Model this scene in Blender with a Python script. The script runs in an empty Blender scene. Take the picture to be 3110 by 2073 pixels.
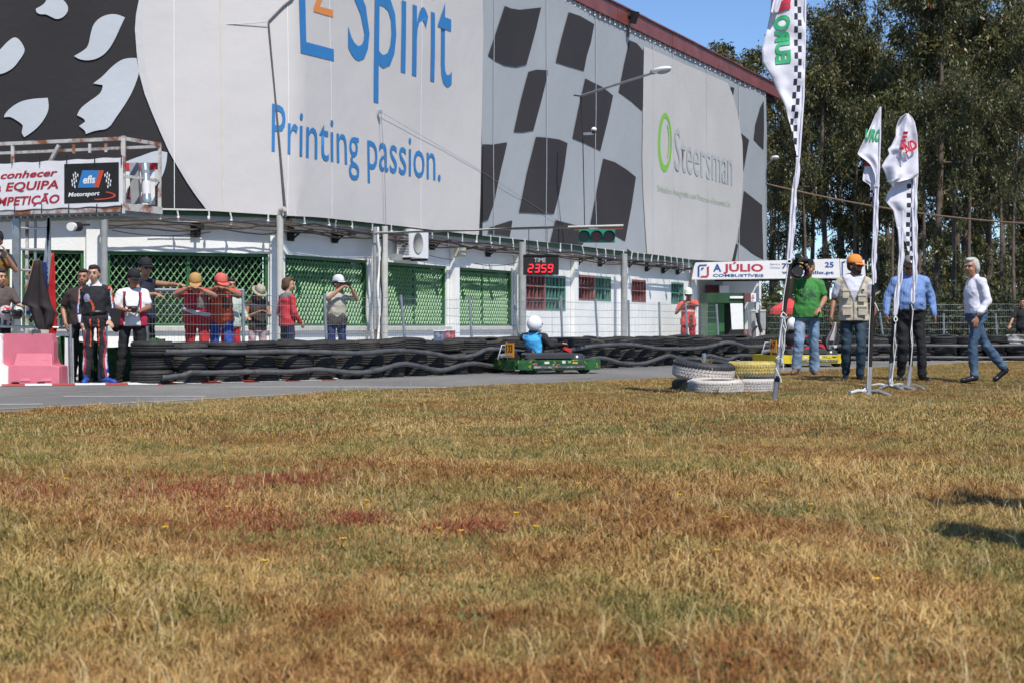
import bpy, bmesh, math, random
import numpy as np
from mathutils import Vector, Matrix, Euler, noise
R = math.radians
random.seed(7)
C = bpy.context.scene.collection
SC = bpy.context.scene
# ---------------------------------------------------------------- camera, world, sun, exposure
HC, F, CX, HY = .84, 5000., 1555., 990.
cam = bpy.data.objects.new('camera', bpy.data.cameras.new('camera')); C.objects.link(cam)
cam.location = (0, 0, HC); cam.rotation_euler = (R(90), 0, 0)
cam.data.sensor_width = 36; cam.data.lens = F/3110*36; cam.data.shift_y = -46.5/3110
cam.data.clip_start = .1; cam.data.clip_end = 2500
cam.data.dof.use_dof = True; cam.data.dof.focus_distance = 17; cam.data.dof.aperture_fstop = 7
SC.camera = cam
SUN_EL = 54.; SX, SY = .40, -.917
w = bpy.data.worlds.new('World'); SC.world = w; w.use_nodes = True
nt = w.node_tree; bgn = nt.nodes['Background']
sky = nt.nodes.new('ShaderNodeTexSky'); sky.sky_type = 'NISHITA'; sky.sun_disc = False
sky.sun_elevation = R(SUN_EL); sky.sun_rotation = math.atan2(SX, SY)
sky.air_density = 1.0; sky.dust_density = 0.; sky.ozone_density = 6; sky.altitude = 2500
nt.links.new(sky.outputs[0], bgn.inputs[0]); bgn.inputs[1].default_value = .14
sl = bpy.data.lights.new('sun', 'SUN'); sl.energy = 4.6; sl.angle = R(.5); sl.color = (1, .95, .87)
so = bpy.data.objects.new('sun', sl); C.objects.link(so)
ce = math.cos(R(SUN_EL)); sd = Vector((SX*ce, SY*ce, math.sin(R(SUN_EL))))
so.rotation_euler = sd.to_track_quat('Z', 'Y').to_euler()
vs = SC.view_settings; vs.view_transform = 'Standard'; vs.look = 'None'; vs.gamma = 1; vs.exposure = .12
try: vs.use_curve_mapping = False
except Exception: pass
SC.cycles.max_bounces = 6; SC.cycles.transparent_max_bounces = 8

# ---------------------------------------------------------------- helpers
def P(x, y, Y): return Vector(((x-CX)/F*Y, Y, HC-(y-HY)/F*Y))
def G(x, y, z=0.):
    Y = (HC-z)*F/(y-HY); return Vector(((x-CX)/F*Y, Y, z))
def px(p): return (CX+F*p[0]/p[1], HY-F*(p[2]-HC)/p[1])
def lerp(a, b, t): return a+(b-a)*t
def sm(t): t = max(0, min(1, t)); return t*t*(3-2*t)
def gz(X, Y): return .06*sm((Y-21)/4)*sm((X-2.2)/2.5)

_m = {}
def mat(name, col=(.5,.5,.5), rough=.7, metal=0., var=.12, scale=6., bump=.0, bscale=60., second=None, sec=(.5,.6), alpha=None, emit=None, spec=None, trans=0., sscale=None, island=0.):
    if name in _m: return _m[name]
    m = bpy.data.materials.new(name); _m[name] = m; m.use_nodes = True
    n = m.node_tree; L = n.links; b = n.nodes['Principled BSDF']
    b.inputs['Roughness'].default_value = rough; b.inputs['Metallic'].default_value = metal
    if spec is not None: b.inputs['Specular IOR Level'].default_value = spec
    tc = n.nodes.new('ShaderNodeTexCoord')
    nz = n.nodes.new('ShaderNodeTexNoise'); nz.inputs['Scale'].default_value = scale; nz.inputs['Detail'].default_value = 5
    L.new(tc.outputs['Object'], nz.inputs['Vector'])
    rp = n.nodes.new('ShaderNodeValToRGB'); e = rp.color_ramp.elements
    e[0].position = .3; e[1].position = .72
    e[0].color = tuple(max(0, c*(1-var)) for c in col)+(1,); e[1].color = tuple(min(1, c*(1+var)) for c in col)+(1,)
    L.new(nz.outputs['Fac'], rp.inputs[0]); out = rp.outputs[0]
    if second:
        n2 = n.nodes.new('ShaderNodeTexNoise'); n2.inputs['Scale'].default_value = sscale or scale*.6; n2.inputs['Detail'].default_value = 8
        n2.inputs['Roughness'].default_value = .65
        L.new(tc.outputs['Object'], n2.inputs['Vector'])
        r2 = n.nodes.new('ShaderNodeValToRGB'); r2.color_ramp.elements[0].position = sec[0]; r2.color_ramp.elements[1].position = sec[1]
        L.new(n2.outputs['Fac'], r2.inputs[0])
        mx = n.nodes.new('ShaderNodeMixRGB'); mx.inputs[2].default_value = tuple(second)+(1,)
        L.new(r2.outputs[0], mx.inputs[0]); L.new(out, mx.inputs[1]); out = mx.outputs[0]
    if island:
        ge = n.nodes.new('ShaderNodeNewGeometry'); hs = n.nodes.new('ShaderNodeHueSaturation'); mr = n.nodes.new('ShaderNodeMapRange')
        mr.inputs[3].default_value = 1-island; mr.inputs[4].default_value = 1+island
        L.new(ge.outputs['Random Per Island'], mr.inputs[0]); L.new(mr.outputs[0], hs.inputs['Value']); L.new(out, hs.inputs['Color']); out = hs.outputs[0]
    L.new(out, b.inputs['Base Color'])
    if bump:
        n3 = n.nodes.new('ShaderNodeTexNoise'); n3.inputs['Scale'].default_value = bscale; n3.inputs['Detail'].default_value = 4
        L.new(tc.outputs['Object'], n3.inputs['Vector'])
        bp = n.nodes.new('ShaderNodeBump'); bp.inputs['Strength'].default_value = min(1, bump); bp.inputs['Distance'].default_value = .02 if bump <= 1 else .02*bump
        L.new(n3.outputs['Fac'], bp.inputs['Height']); L.new(bp.outputs[0], b.inputs['Normal'])
    if alpha is not None: b.inputs['Alpha'].default_value = alpha
    if trans: b.inputs['Transmission Weight'].default_value = trans
    if emit: b.inputs['Emission Color'].default_value = tuple(emit[:3])+(1,); b.inputs['Emission Strength'].default_value = emit[3]
    return m

def tag(o, label=None, cat=None, group=None, kind=None):
    if label: o['label'] = label
    if cat: o['category'] = cat
    if group: o['group'] = group
    if kind: o['kind'] = kind
    return o
def thing(name, label, cat, loc=(0,0,0), group=None, rz=0):
    o = bpy.data.objects.new(name, None); C.objects.link(o); o.location = loc; o.rotation_euler = (0,0,rz); o.empty_display_size = .1
    return tag(o, label, cat, group)
def wloc(o):
    v = Vector((0,0,0))
    while o is not None: v += Vector(o.location); o = o.parent
    return v
def link(name, me, parent=None, loc=None):
    o = bpy.data.objects.new(name, me); C.objects.link(o)
    if parent: o.parent = parent
    if loc is not None: o.location = loc
    return o
class MB:
    def __init__(s): s.v = []; s.f = []; s.mi = []; s.cur = 0; s.smooth = False; s.sf = []
    def add(s, vs, fs, smooth=None):
        b = len(s.v); s.v += [tuple(v) for v in vs]
        for f in fs: s.f.append(tuple(b+i for i in f)); s.mi.append(s.cur); s.sf.append(s.smooth if smooth is None else smooth)
        return s
    def box(s, c, d, M=None):
        x, y, z = d[0]/2, d[1]/2, d[2]/2; c = Vector(c)
        vs = [Vector((i*x, j*y, k*z)) for i in (-1,1) for j in (-1,1) for k in (-1,1)]
        if M is not None: vs = [M @ v for v in vs]
        return s.add([v+c for v in vs], [(0,1,3,2),(4,6,7,5),(0,4,5,1),(2,3,7,6),(0,2,6,4),(1,5,7,3)])
    def pbox(s, O, u, v, n):   # box from corner O with edge vectors
        O, u, v, n = map(Vector, (O,u,v,n))
        return s.add([O+i*u+j*v+k*n for i in (0,1) for j in (0,1) for k in (0,1)], [(0,1,3,2),(4,6,7,5),(0,4,5,1),(2,3,7,6),(0,2,6,4),(1,5,7,3)])
    def beam(s, a, b, w, h=None, up=(0,0,1)):
        a, b = Vector(a), Vector(b); h = h or w; d = (b-a)
        if d.length < 1e-6: return s
        d.normalize(); up = Vector(up)
        if abs(d.dot(up)) > .98: up = Vector((0,1,0)) if abs(d.y) < .9 else Vector((1,0,0))
        r = d.cross(up).normalized(); u = r.cross(d)
        return s.pbox(a-r*w/2-u*h/2, b-a, r*w, u*h)
    def tube(s, pts, r, n=8, cap=True, closed=False, smooth=True):
        pts = [Vector(p) for p in pts]; N = len(pts); rr = r if isinstance(r, (list, tuple)) else [r]*N
        vs = []; pu = None
        for i, p in enumerate(pts):
            if closed: t = pts[(i+1) % N]-pts[i-1]
            else: t = pts[min(i+1, N-1)]-pts[max(i-1, 0)]
            t.normalize()
            if pu is None: pu = Vector((0,0,1)) if abs(t.z) < .9 else Vector((1,0,0))
            a = t.cross(pu).normalized(); pu = a.cross(t).normalized()
            for k in range(n):
                th = 2*math.pi*k/n; vs.append(p+(a*math.cos(th)+pu*math.sin(th))*rr[i])
        fs = []
        for i in range(N if closed else N-1):
            j = (i+1) % N
            for k in range(n): fs.append((i*n+k, i*n+(k+1) % n, j*n+(k+1) % n, j*n+k))
        s.add(vs, fs, smooth)
        if cap and not closed: s.add(vs[:n], [tuple(range(n))[::-1]], False); s.add(vs[-n:], [tuple(range(n))], False)
        return s
    def lathe(s, prof, M=None, n=24, closed=False, smooth=True):
        vs = []
        for k in range(n):
            a = 2*math.pi*k/n
            for r, z in prof:
                v = Vector((r*math.cos(a), r*math.sin(a), z)); vs.append(M @ v if M is not None else v)
        m = len(prof); fs = []
        for k in range(n):
            k2 = (k+1) % n
            for i in range(m if closed else m-1):
                j = (i+1) % m; fs.append((k*m+i, k2*m+i, k2*m+j, k*m+j))
        return s.add(vs, fs, smooth)
    def ell(s, c, r, M=None, nu=12, nv=8):
        c = Vector(c); vs = []; fs = []
        for i in range(nv+1):
            ph = math.pi*i/nv
            for k in range(nu):
                a = 2*math.pi*k/nu; v = Vector((math.sin(ph)*math.cos(a)*r[0], math.sin(ph)*math.sin(a)*r[1], math.cos(ph)*r[2]))
                vs.append(c+(M @ v if M is not None else v))
        for i in range(nv):
            for k in range(nu): fs.append((i*nu+k, (i+1)*nu+k, (i+1)*nu+(k+1) % nu, i*nu+(k+1) % nu))
        return s.add(vs, fs, True)
    def poly(s, pts, n):   # flat polygon extruded by vector n
        m = len(pts); n = Vector(n); pts = [Vector(p) for p in pts]
        s.add(pts+[p+n for p in pts], [tuple(range(m))[::-1], tuple(range(m, 2*m))]+[(i, (i+1) % m, m+(i+1) % m, m+i) for i in range(m)])
        return s
    def build(s, name, mats, parent=None, world=True, loc=None):
        me = bpy.data.meshes.new(name)
        off = wloc(parent) if (parent is not None and world) else Vector((0,0,0))
        if loc is not None: off = off+Vector(loc)
        me.from_pydata([(v[0]-off.x, v[1]-off.y, v[2]-off.z) for v in s.v], [], s.f)
        if not isinstance(mats, (list, tuple)): mats = [mats]
        for m in mats: me.materials.append(m)
        if len(mats) > 1: me.polygons.foreach_set('material_index', s.mi)
        me.polygons.foreach_set('use_smooth', s.sf); me.update()
        return link(name, me, parent, loc)
def copy_tree(o, parent=None):
    c = o.copy(); C.objects.link(c); c.parent = parent
    for ch in list(o.children): copy_tree(ch, c)
    return c

_tc = {}
def text_geo(t, shear=0., bold=0.):
    cu = bpy.data.curves.new('t', 'FONT'); cu.body = t; cu.size = 1; cu.shear = shear; cu.offset = bold; cu.resolution_u = 3
    o = bpy.data.objects.new('t', cu); me = bpy.data.meshes.new_from_object(o)
    v = [tuple(q.co) for q in me.vertices]; f = [tuple(p.vertices) for p in me.polygons]
    bpy.data.objects.remove(o); bpy.data.curves.remove(cu); bpy.data.meshes.remove(me)
    return v, f
CAP = max(v[1] for v in text_geo('H')[0])
def add_text(mb, t, O, u, v, width=None, cap=.1, shear=0., bold=0., align='l', lift=0.):
    """flat lettering on a plane: O = baseline start, u,v = unit vectors"""
    vs, fs = text_geo(t, shear, bold)
    x0 = min(q[0] for q in vs); x1 = max(q[0] for q in vs); sx = (width/(x1-x0)) if width else cap/CAP; sy = cap/CAP
    wd = (x1-x0)*sx; o = {'l': 0, 'c': -wd/2, 'r': -wd}[align]
    O, u, v = Vector(O), Vector(u), Vector(v); n = u.cross(v).normalized()*lift
    mb.add([O+u*((q[0]-x0)*sx+o)+v*(q[1]*sy)+n for q in vs], fs, False)

# materials
M_white = mat('white_render', (.78,.78,.76), .85, var=.06, scale=1.5, bump=.25, bscale=25, second=(.58,.56,.52), sec=(.62,.85), sscale=.9)
M_tarpw = mat('white_mesh_tarp', (.575,.545,.525), .6, var=.03, scale=.5, bump=1.3, bscale=1.1)
M_tarpg = mat('grey_print', (.36,.38,.395), .6, var=.04, scale=.6, bump=1.3, bscale=1.1)
M_tarpg2 = mat('light_grey_print', (.47,.50,.53), .6, var=.05, scale=.7, bump=.3, bscale=7)
M_tarpk = mat('black_print', (.014,.0125,.014), .75, var=.25, scale=.6, bump=.3, bscale=7)
M_tarpk2 = mat('charcoal_print', (.030,.025,.026), .75, var=.15, scale=.6, bump=.3, bscale=7)
M_blue = mat('blue_print', (.03,.19,.46), .55, var=.05)
M_orange = mat('orange_print', (.72,.25,.05), .55, var=.05)
M_limeprint = mat('lime_print', (.22,.50,.06), .55, var=.05)
M_paleprint = mat('pale_grey_print', (.43,.455,.465), .55, var=.05)
M_palelime = mat('pale_lime_print', (.47,.53,.38), .55, var=.05)
M_green = mat('green_paint', (.025,.11,.03), .5, var=.2, scale=3)
M_greenl = mat('green_lattice_paint', (.19,.36,.18), .5, var=.15, scale=2)
M_greend = mat('dark_green_paint', (.012,.055,.02), .6, var=.3, scale=3)
M_teal = mat('teal_paint', (.10,.24,.19), .5, var=.15)
M_maroon = mat('maroon_paint', (.23,.075,.07), .55, var=.25, scale=5, second=(.36,.24,.22), sec=(.5,.75))
M_dark = mat('dark_interior', (.012,.016,.014), .8, var=.3)
M_glassd = mat('dark_window_glass', (.03,.035,.04), .15, var=.2)
M_roof = mat('dark_red_sheet', (.21,.055,.045), .45, var=.2, scale=1.5, second=(.30,.12,.10), sec=(.55,.8))
M_galv = mat('galvanised_steel', (.33,.36,.38), .45, .6, var=.15, scale=12)
M_grayp = mat('grey_paint', (.30,.31,.31), .55, var=.15, scale=6)
M_conc = mat('concrete_post', (.50,.49,.45), .85, var=.15, scale=5, bump=.3, second=(.26,.22,.18), sec=(.62,.8))
M_black = mat('black_plastic', (.012,.012,.013), .4, var=.3)
M_blackm = mat('matt_black', (.010,.010,.011), .8, var=.3)
M_whitep = mat('white_paint', (.78,.78,.77), .45, var=.05)
M_whitef = mat('white_vinyl', (.74,.72,.72), .5, var=.05, scale=3, bump=.3, bscale=9)
M_rust = mat('rusty_white_steel', (.50,.48,.45), .7, var=.15, scale=7, second=(.23,.07,.025), sec=(.47,.60), sscale=3.2, bump=.3)
M_cable = mat('black_cable', (.02,.018,.016), .6)
M_cableb = mat('brown_cable', (.10,.06,.04), .7)
M_rope = mat('white_rope', (.72,.71,.68), .8)
M_red = mat('red_plastic', (.55,.03,.03), .45, var=.1)
M_tyre = mat('black_rubber', (.020,.019,.018), .75, var=.35, scale=9, bump=.5, bscale=40, second=(.060,.054,.047), sec=(.50,.78), sscale=5)
M_tyreb = mat('dusty_rubber', (.035,.032,.029), .85, var=.3, scale=9, bump=.5, bscale=40, second=(.09,.078,.06), sec=(.5,.8), sscale=5)
M_pipe = mat('grey_conveyor_rubber', (.085,.085,.088), .5, var=.25, scale=5, bump=.2, second=(.04,.04,.04), sec=(.5,.7))
M_pink = mat('faded_pink_plastic', (.58,.15,.20), .55, var=.08, scale=3, bump=.15, bscale=20, second=(.40,.17,.17), sec=(.56,.8), sscale=4)
M_navy = mat('navy_print', (.015,.035,.16), .5)
M_redp = mat('red_print', (.42,.02,.025), .5)
# ---------------------------------------------------------------- ground, track, paint
EDGE = [(-60,-40),(-12,7.0),(-4.95,15.8),(-3.45,17.9),(-2.35,20.6),(.3,23.9),(2.9,26.9),(4.95,29.6),(9.9,36.2),(14,39.5),(30,47),(80,60)]
KERB = [(-60,5),(-12,21.0),(-7.2,23.05),(-5.07,23.75),(-2.8,25.7),(-.44,29.4),(1.55,32.3),(3.3,34.9),(6.0,38.3),(10.3,39.9),(16,40.4),(40,42),(80,62)]
def pl(X, T):
    for (a, b), (c, d) in zip(T, T[1:]):
        if X <= c: return b+(d-b)*(X-a)/(c-a)
    return T[-1][1]
def ground_mat(name, kind):
    m = bpy.data.materials.new(name); m.use_nodes = True; n = m.node_tree; L = n.links; b = n.nodes['Principled BSDF']
    b.inputs['Roughness'].default_value = .95; b.inputs['Specular IOR Level'].default_value = .15
    g = n.nodes.new('ShaderNodeNewGeometry'); pos = g.outputs['Position']
    def nz(s, d=6, r=.6, sc=None):
        t = n.nodes.new('ShaderNodeTexNoise'); t.inputs['Scale'].default_value = s; t.inputs['Detail'].default_value = d; t.inputs['Roughness'].default_value = r
        if sc:
            mp = n.nodes.new('ShaderNodeMapping'); mp.inputs['Scale'].default_value = sc; L.new(pos, mp.inputs[0]); L.new(mp.outputs[0], t.inputs['Vector'])
        else: L.new(pos, t.inputs['Vector'])
        return t.outputs['Fac']
    def ramp(fac, stops):
        r = n.nodes.new('ShaderNodeValToRGB'); e = r.color_ramp.elements
        while len(e) > 1: e.remove(e[-1])
        e[0].position = stops[0][0]; e[0].color = tuple(stops[0][1])+(1,)
        for p, c in stops[1:]: q = e.new(p); q.color = tuple(c)+(1,)
        L.new(fac, r.inputs[0]); return r.outputs[0]
    def mix(f, a, c2, mode='MIX'):
        x = n.nodes.new('ShaderNodeMixRGB'); x.blend_type = mode
        for i, q in ((0, f), (1, a), (2, c2)):
            if isinstance(q, (int, float)): x.inputs[i].default_value = q
            elif isinstance(q, tuple): x.inputs[i].default_value = q+(1,)
            else: L.new(q, x.inputs[i])
        return x.outputs[0]
    def bump(h, st, dist):
        bp = n.nodes.new('ShaderNodeBump'); bp.inputs['Strength'].default_value = st; bp.inputs['Distance'].default_value = dist
        L.new(h, bp.inputs['Height']); L.new(bp.outputs[0], b.inputs['Normal'])
    if kind == 'soil':
        a = ramp(nz(3, 8), [(.3,(.055,.032,.012)),(.5,(.10,.062,.024)),(.7,(.17,.11,.045))])
        c = mix(ramp(nz(.5, 4), [(.45,(0,0,0)),(.6,(1,1,1))]), a, (.06,.06,.02)); b2 = mix(.6, a, c)
        bump(nz(40, 6), .8, .02); L.new(b2, b.inputs['Base Color'])
    elif kind == 'asphalt':
        a = ramp(nz(140, 3, .7), [(.33,(.085,.083,.08)),(.5,(.20,.197,.19)),(.68,(.36,.35,.335))])
        st = ramp(nz(1.2, 5, .6, (.35, .12, 1)), [(.35,(.74,.74,.74)),(.65,(1.12,1.1,1.08))])
        b2 = mix(1., a, st, 'MULTIPLY'); b.inputs['Roughness'].default_value = .8
        bump(nz(140, 3), .5, .01); L.new(b2, b.inputs['Base Color'])
    elif kind == 'concrete':
        a = ramp(nz(2, 8), [(.3,(.30,.29,.27)),(.7,(.44,.43,.40))]); bump(nz(60, 5), .3, .01); L.new(a, b.inputs['Base Color'])
    elif kind == 'blade':
        rnd = g.outputs['Random Per Island']
        straw = ramp(rnd, [(0,(.20,.085,.018)),(.3,(.45,.25,.07)),(.6,(.58,.38,.13)),(.85,(.70,.53,.26)),(1,(.16,.07,.018))])
        brown = ramp(rnd, [(0,(.09,.03,.010)),(.5,(.24,.085,.022)),(1,(.44,.20,.055))])
        grn = ramp(rnd, [(0,(.045,.055,.012)),(.4,(.13,.135,.03)),(.7,(.30,.25,.07)),(1,(.50,.38,.14))])
        f1 = ramp(nz(.42, 5, .62), [(.43,(0,0,0)),(.53,(1,1,1))])
        f2 = ramp(nz(.75, 6, .65, (1, .8, 3.1)), [(.48,(0,0,0)),(.58,(1,1,1))])
        sp = n.nodes.new('ShaderNodeSeparateXYZ'); L.new(pos, sp.inputs[0]); mr = n.nodes.new('ShaderNodeMapRange'); mr.inputs[1].default_value = 6; mr.inputs[2].default_value = 13; mr.inputs[4].default_value = .31; L.new(sp.outputs['Y'], mr.inputs[0])
        ad = n.nodes.new('ShaderNodeMath'); ad.use_clamp = True; L.new(f2, ad.inputs[0]); L.new(mr.outputs[0], ad.inputs[1])
        fc = mix(f1, straw, brown); fc = mix(ad.outputs[0], fc, grn)
        nb = n.nodes.new('ShaderNodeTexNoise'); nb.inputs['Scale'].default_value = 9; L.new(pos, nb.inputs['Vector'])
        fc = mix(ramp(nb.outputs['Fac'], [(.30,(.15,.15,.15)),(.6,(1,1,1))]), straw, fc)
        L.new(fc, b.inputs['Base Color']); b.inputs['Roughness'].default_value = .6
        b.inputs['Specular IOR Level'].default_value = .3
        b.inputs['Subsurface Weight'].default_value = 0
    return m
M_soil = ground_mat('dry_soil_and_thatch', 'soil'); M_asph = ground_mat('worn_asphalt', 'asphalt'); M_conf = ground_mat('paddock_concrete', 'concrete')
M_blade = ground_mat('dry_grass_blades', 'blade')
def sheet(name, lo, hi, z, m, X0=-60, X1=80, dx=.5, rows=2, zf=None):
    mb = MB(); xs = list(np.arange(X0, X1+.01, dx))
    for X in xs:
        a, b = lo(X), hi(X)
        for r in range(rows):
            t = r/(rows-1); Y = lerp(a, b, t); mb.v.append((X, Y, z+(zf(X, Y) if zf else 0)))
    for i in range(len(xs)-1):
        for r in range(rows-1):
            a = i*rows+r; mb.f.append((a, a+rows, a+rows+1, a+1)); mb.mi.append(0); mb.sf.append(True)
    return tag(mb.build(name, m), kind='structure')
MB().add([(-1500,-300,-.05),(1500,-300,-.05),(1500,1800,-.05),(-1500,1800,-.05)], [(0,1,2,3)]).build('ground', M_soil)['kind'] = 'structure'
def gzz(X, Y): return gz(X, Y)*sm((pl(X, EDGE)-Y)/2.0)+.012*noise.noise((X*.7, Y*.7, 0))*sm((pl(X, EDGE)-Y)/1.5)
sheet('grass_field', lambda X: -30, lambda X: pl(X, EDGE), .012, M_soil, dx=.4, rows=90, zf=gzz)
sheet('track', lambda X: pl(X, EDGE)-.5, lambda X: pl(X, KERB)+.05, 0, M_asph)
sheet('paddock_paving', lambda X: pl(X, KERB), lambda X: 75 if X < 11 else pl(X, KERB)+.6, .006, M_conf, dx=.5)
M_pw = mat('worn_white_road_paint', (.68,.68,.66), .7, var=.1, scale=20, second=(.30,.30,.29), sec=(.58,.75), sscale=14)
M_py = mat('worn_yellow_road_paint', (.52,.33,.07), .7, var=.15, scale=20, second=(.30,.25,.15), sec=(.5,.75), sscale=14)
M_pr = mat('worn_red_kerb_paint', (.42,.06,.05), .7, var=.15, scale=20, second=(.25,.16,.14), sec=(.58,.8), sscale=14)
def line(name, pxs, w, m, z=.005):
    pts = [G(x, y) for x, y in pxs]; mb = MB(); vs = []
    for i, p in enumerate(pts):
        t = (pts[min(i+1, len(pts)-1)]-pts[max(i-1, 0)]); t.z = 0; t.normalize(); n = Vector((-t.y, t.x, 0))*w/2
        vs += [(p.x-n.x, p.y-n.y, z), (p.x+n.x, p.y+n.y, z)]
    mb.add(vs, [(2*i, 2*i+2, 2*i+3, 2*i+1) for i in range(len(pts)-1)], False); return tag(mb.build(name, m), kind='structure')
line('track_line', [(-60,1229),(0,1227.5),(130,1226.5)], .10, M_pw)
line('track_line', [(193,1203),(400,1202.5),(625,1202.5)], .10, M_pw)
line('track_line', [(700,1174.5),(1100,1174.5),(1560,1176)], .13, M_pw)
line('track_line', [(400,1221),(520,1220)], .05, M_pw)
line('track_line', [(560,1176),(700,1174.5)], .04, M_pw)
line('track_line_yellow', [(-300,1254),(0,1243),(300,1228.5),(520,1217),(760,1203.5),(1000,1193),(1300,1182),(1500,1176),(1700,1166),(1900,1156)], .07, M_py, .009)
line('track_line_yellow', [(-100,1206),(0,1203),(300,1188),(600,1178)], .03, M_py, .009)
line('track_line_yellow', [(1700,1150),(1800,1146)], .05, M_py, .013)
# painted kerb at the foot of the tyre barrier
def at_len(T, n0, n1, step):
    pts = []; X = n0
    while X < n1: pts.append(Vector((X, pl(X, T), 0))); X += .05
    return pts
kp = at_len(KERB, -9.5, -2.6, 1)
mbr, mbw = MB(), MB(); acc = 0
for a, b in zip(kp, kp[1:]):
    acc += (b-a).length; t = (b-a).normalized(); n = Vector((-t.y, t.x, 0))*.16
    tgt = mbw if (acc % .72) < .4 else mbr
    tgt.add([(a.x, a.y, .004), (b.x, b.y, .004), (b.x+n.x, b.y+n.y, .03), (a.x+n.x, a.y+n.y, .03)], [(0,1,2,3)], False)
o = mbr.build('kerb', [M_pr]); tag(o, kind='structure'); o = mbw.build('kerb_white_blocks', [M_pw]); tag(o, kind='structure')
line('far_kerb_edge', [(2300,1101.5),(2440,1098.7),(2800,1097),(3110,1096.5),(3300,1097)], .35, mat('pale_kerb', (.5,.48,.44), .8), .006)

# ---------------------------------------------------------------- facade geometry (two wall planes meeting at a bend)
PB = P(860, 990, 31.); PB.z = 0
PR = P(2333, 990, 62.1); PR.z = 0
PLf = P(0, 990, 28.95); PLf.z = 0
dR = (PR-PB).normalized(); nR = Vector((dR.y, -dR.x, 0)); dL = (PB-PLf).normalized(); nL = Vector((dL.y, -dL.x, 0))
LEN_R = (PR-PB).length
def fac(x, y, off=0., side=None):
    t = (x-CX)/F; YL = (nL.dot(PB)+off)/(nL.x*t+nL.y); YR = (nR.dot(PB)+off)/(nR.x*t+nR.y)
    return P(x, y, (max(YL, YR) if YR > 0 else YL) if side is None else (YL if side == 'L' else YR))
def W(s, z, off=0., side='R'):
    d, n = (dR, nR) if side == 'R' else (dL, nL); p = PB+d*s+n*off; p.z = z; return p
def sx(x, side='R', off=0.):
    p = fac(x, 990, off, side); return (p-PB).dot(dR if side == 'R' else dL)
def wbox(mb, s0, s1, z0, z1, o0, o1, side='R'):
    d, n = (dR, nR) if side == 'R' else (dL, nL)
    return mb.pbox(W(s0, z0, o0, side), d*(s1-s0), Vector((0,0,z1-z0)), n*(o1-o0))
bld = thing('race_building', 'long white trackside building with green lattice windows and red roof edge', 'building', PB)
ZS, ZT, ZH = .84, 2.19, 9.42
SL0 = sx(-900, 'L')
wl = MB()   # openings listed as s0,s1,z0,z1
openL = [(sx(x0, 'L'), sx(x1, 'L'), ZS, ZT) for x0, x1 in ((-420,30),(67,255),(327,815))]
openR = [(sx(a), sx(b), z0, z1) for a, b, z0, z1 in ((866,1118,ZS,ZT),(1178,1357,ZS,ZT),(1392,1556,ZS,ZT),(1595,1717,1.24,2.16),(1753,1855,1.54,2.23),(1918,1961,1.55,2.21),(2038,2076,1.55,2.22))]
def wall(mb, ops, s0, s1, side, top):
    cur = s0
    for a, b, z0, z1 in ops:
        wbox(mb, cur, a, 0, top, -.3, 0, side); wbox(mb, a, b, 0, z0, -.3, 0, side); wbox(mb, a, b, z1, top, -.3, 0, side); cur = b
    wbox(mb, cur, s1, 0, top, -.3, 0, side)
wall(wl, openL, SL0, 0, 'L', 3.0); wl.build('wall', M_white, bld)
wr = MB(); wall(wr, openR, 0, sx(2106), 'R', 3.0); wr.build('wall', M_white, bld)
up = MB(); wbox(up, SL0, 0, 3.0, ZH-.1, -.35, -.05, 'L'); up.build('upper_wall', M_grayp, bld)
up = MB(); wbox(up, 0, LEN_R, 3.0, ZH-.1, -.35, -.05); up.build('upper_wall', M_grayp, bld)
ew = MB(); ew.pbox(W(LEN_R-.3, 0, -.35), nR*-18, Vector((0,0,ZH-.1)), dR*.3); ew.build('end_wall', M_white, bld)
rf = MB(); a, b = W(SL0, ZH, .3, 'L'), W(0, ZH, .3); e = W(LEN_R, ZH, .3)
rf.poly([a, b, e, e-nR*19, W(0, ZH, -19), a-nL*19], (0,0,.08)); rf.build('roof', M_roof, bld)
# roof edge fascia in sheet lengths
k = 0; s = 0
while s < LEN_R+.2:
    e2 = min(s+2.4, LEN_R+.25); m_ = MB(); wbox(m_, s, e2-.02, ZH-.02, ZH+.42, .28+.01*(k % 2), .42+.01*(k % 2)); wbox(m_, s, e2-.02, ZH+.42, ZH+.46, .2, .47+.01*(k % 2))
    m_.build('roof_fascia', M_roof, bld); s = e2; k += 1
m_ = MB(); wbox(m_, SL0, 0, ZH-.05, ZH+.45, .28, .42, 'L'); m_.build('roof_fascia', M_roof, bld)
m_ = MB(); wbox(m_, 0, LEN_R+.1, ZH-.2, ZH-.02, .05, .25); m_.build('eaves_gutter', M_dark, bld)
# green beam and slab edge under the tarpaulins
for side, s0, s1 in (('L', SL0, .0), ('R', .0, LEN_R)):
    m_ = MB(); wbox(m_, s0, s1, 2.86, 3.02, .02, .26, side); m_.build('green_beam', M_green, bld)
    m_ = MB(); wbox(m_, s0, min(s1, sx(2106)), 2.74, 2.857, .01, .20, side); m_.build('ledge', M_conc, bld)
    m_ = MB(); wbox(m_, s0, min(s1, sx(1562)), ZS-.09, ZS-.012, .01, .07, side); m_.build('sill', M_conc, bld)
# piers
for x in (1147, 1373, 1566, 1738, 1890, 2100):
    s = sx(x); m_ = MB(); wbox(m_, s-.13, s+.13, 0, 2.735, .012, .13); m_.build('pier', M_white, bld)
for x in (280, 836):
    s = sx(x, 'L'); m_ = MB(); wbox(m_, s-.12, s+.12, 0, 2.735, .012, .10, 'L'); m_.build('pier', M_white, bld)
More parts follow.
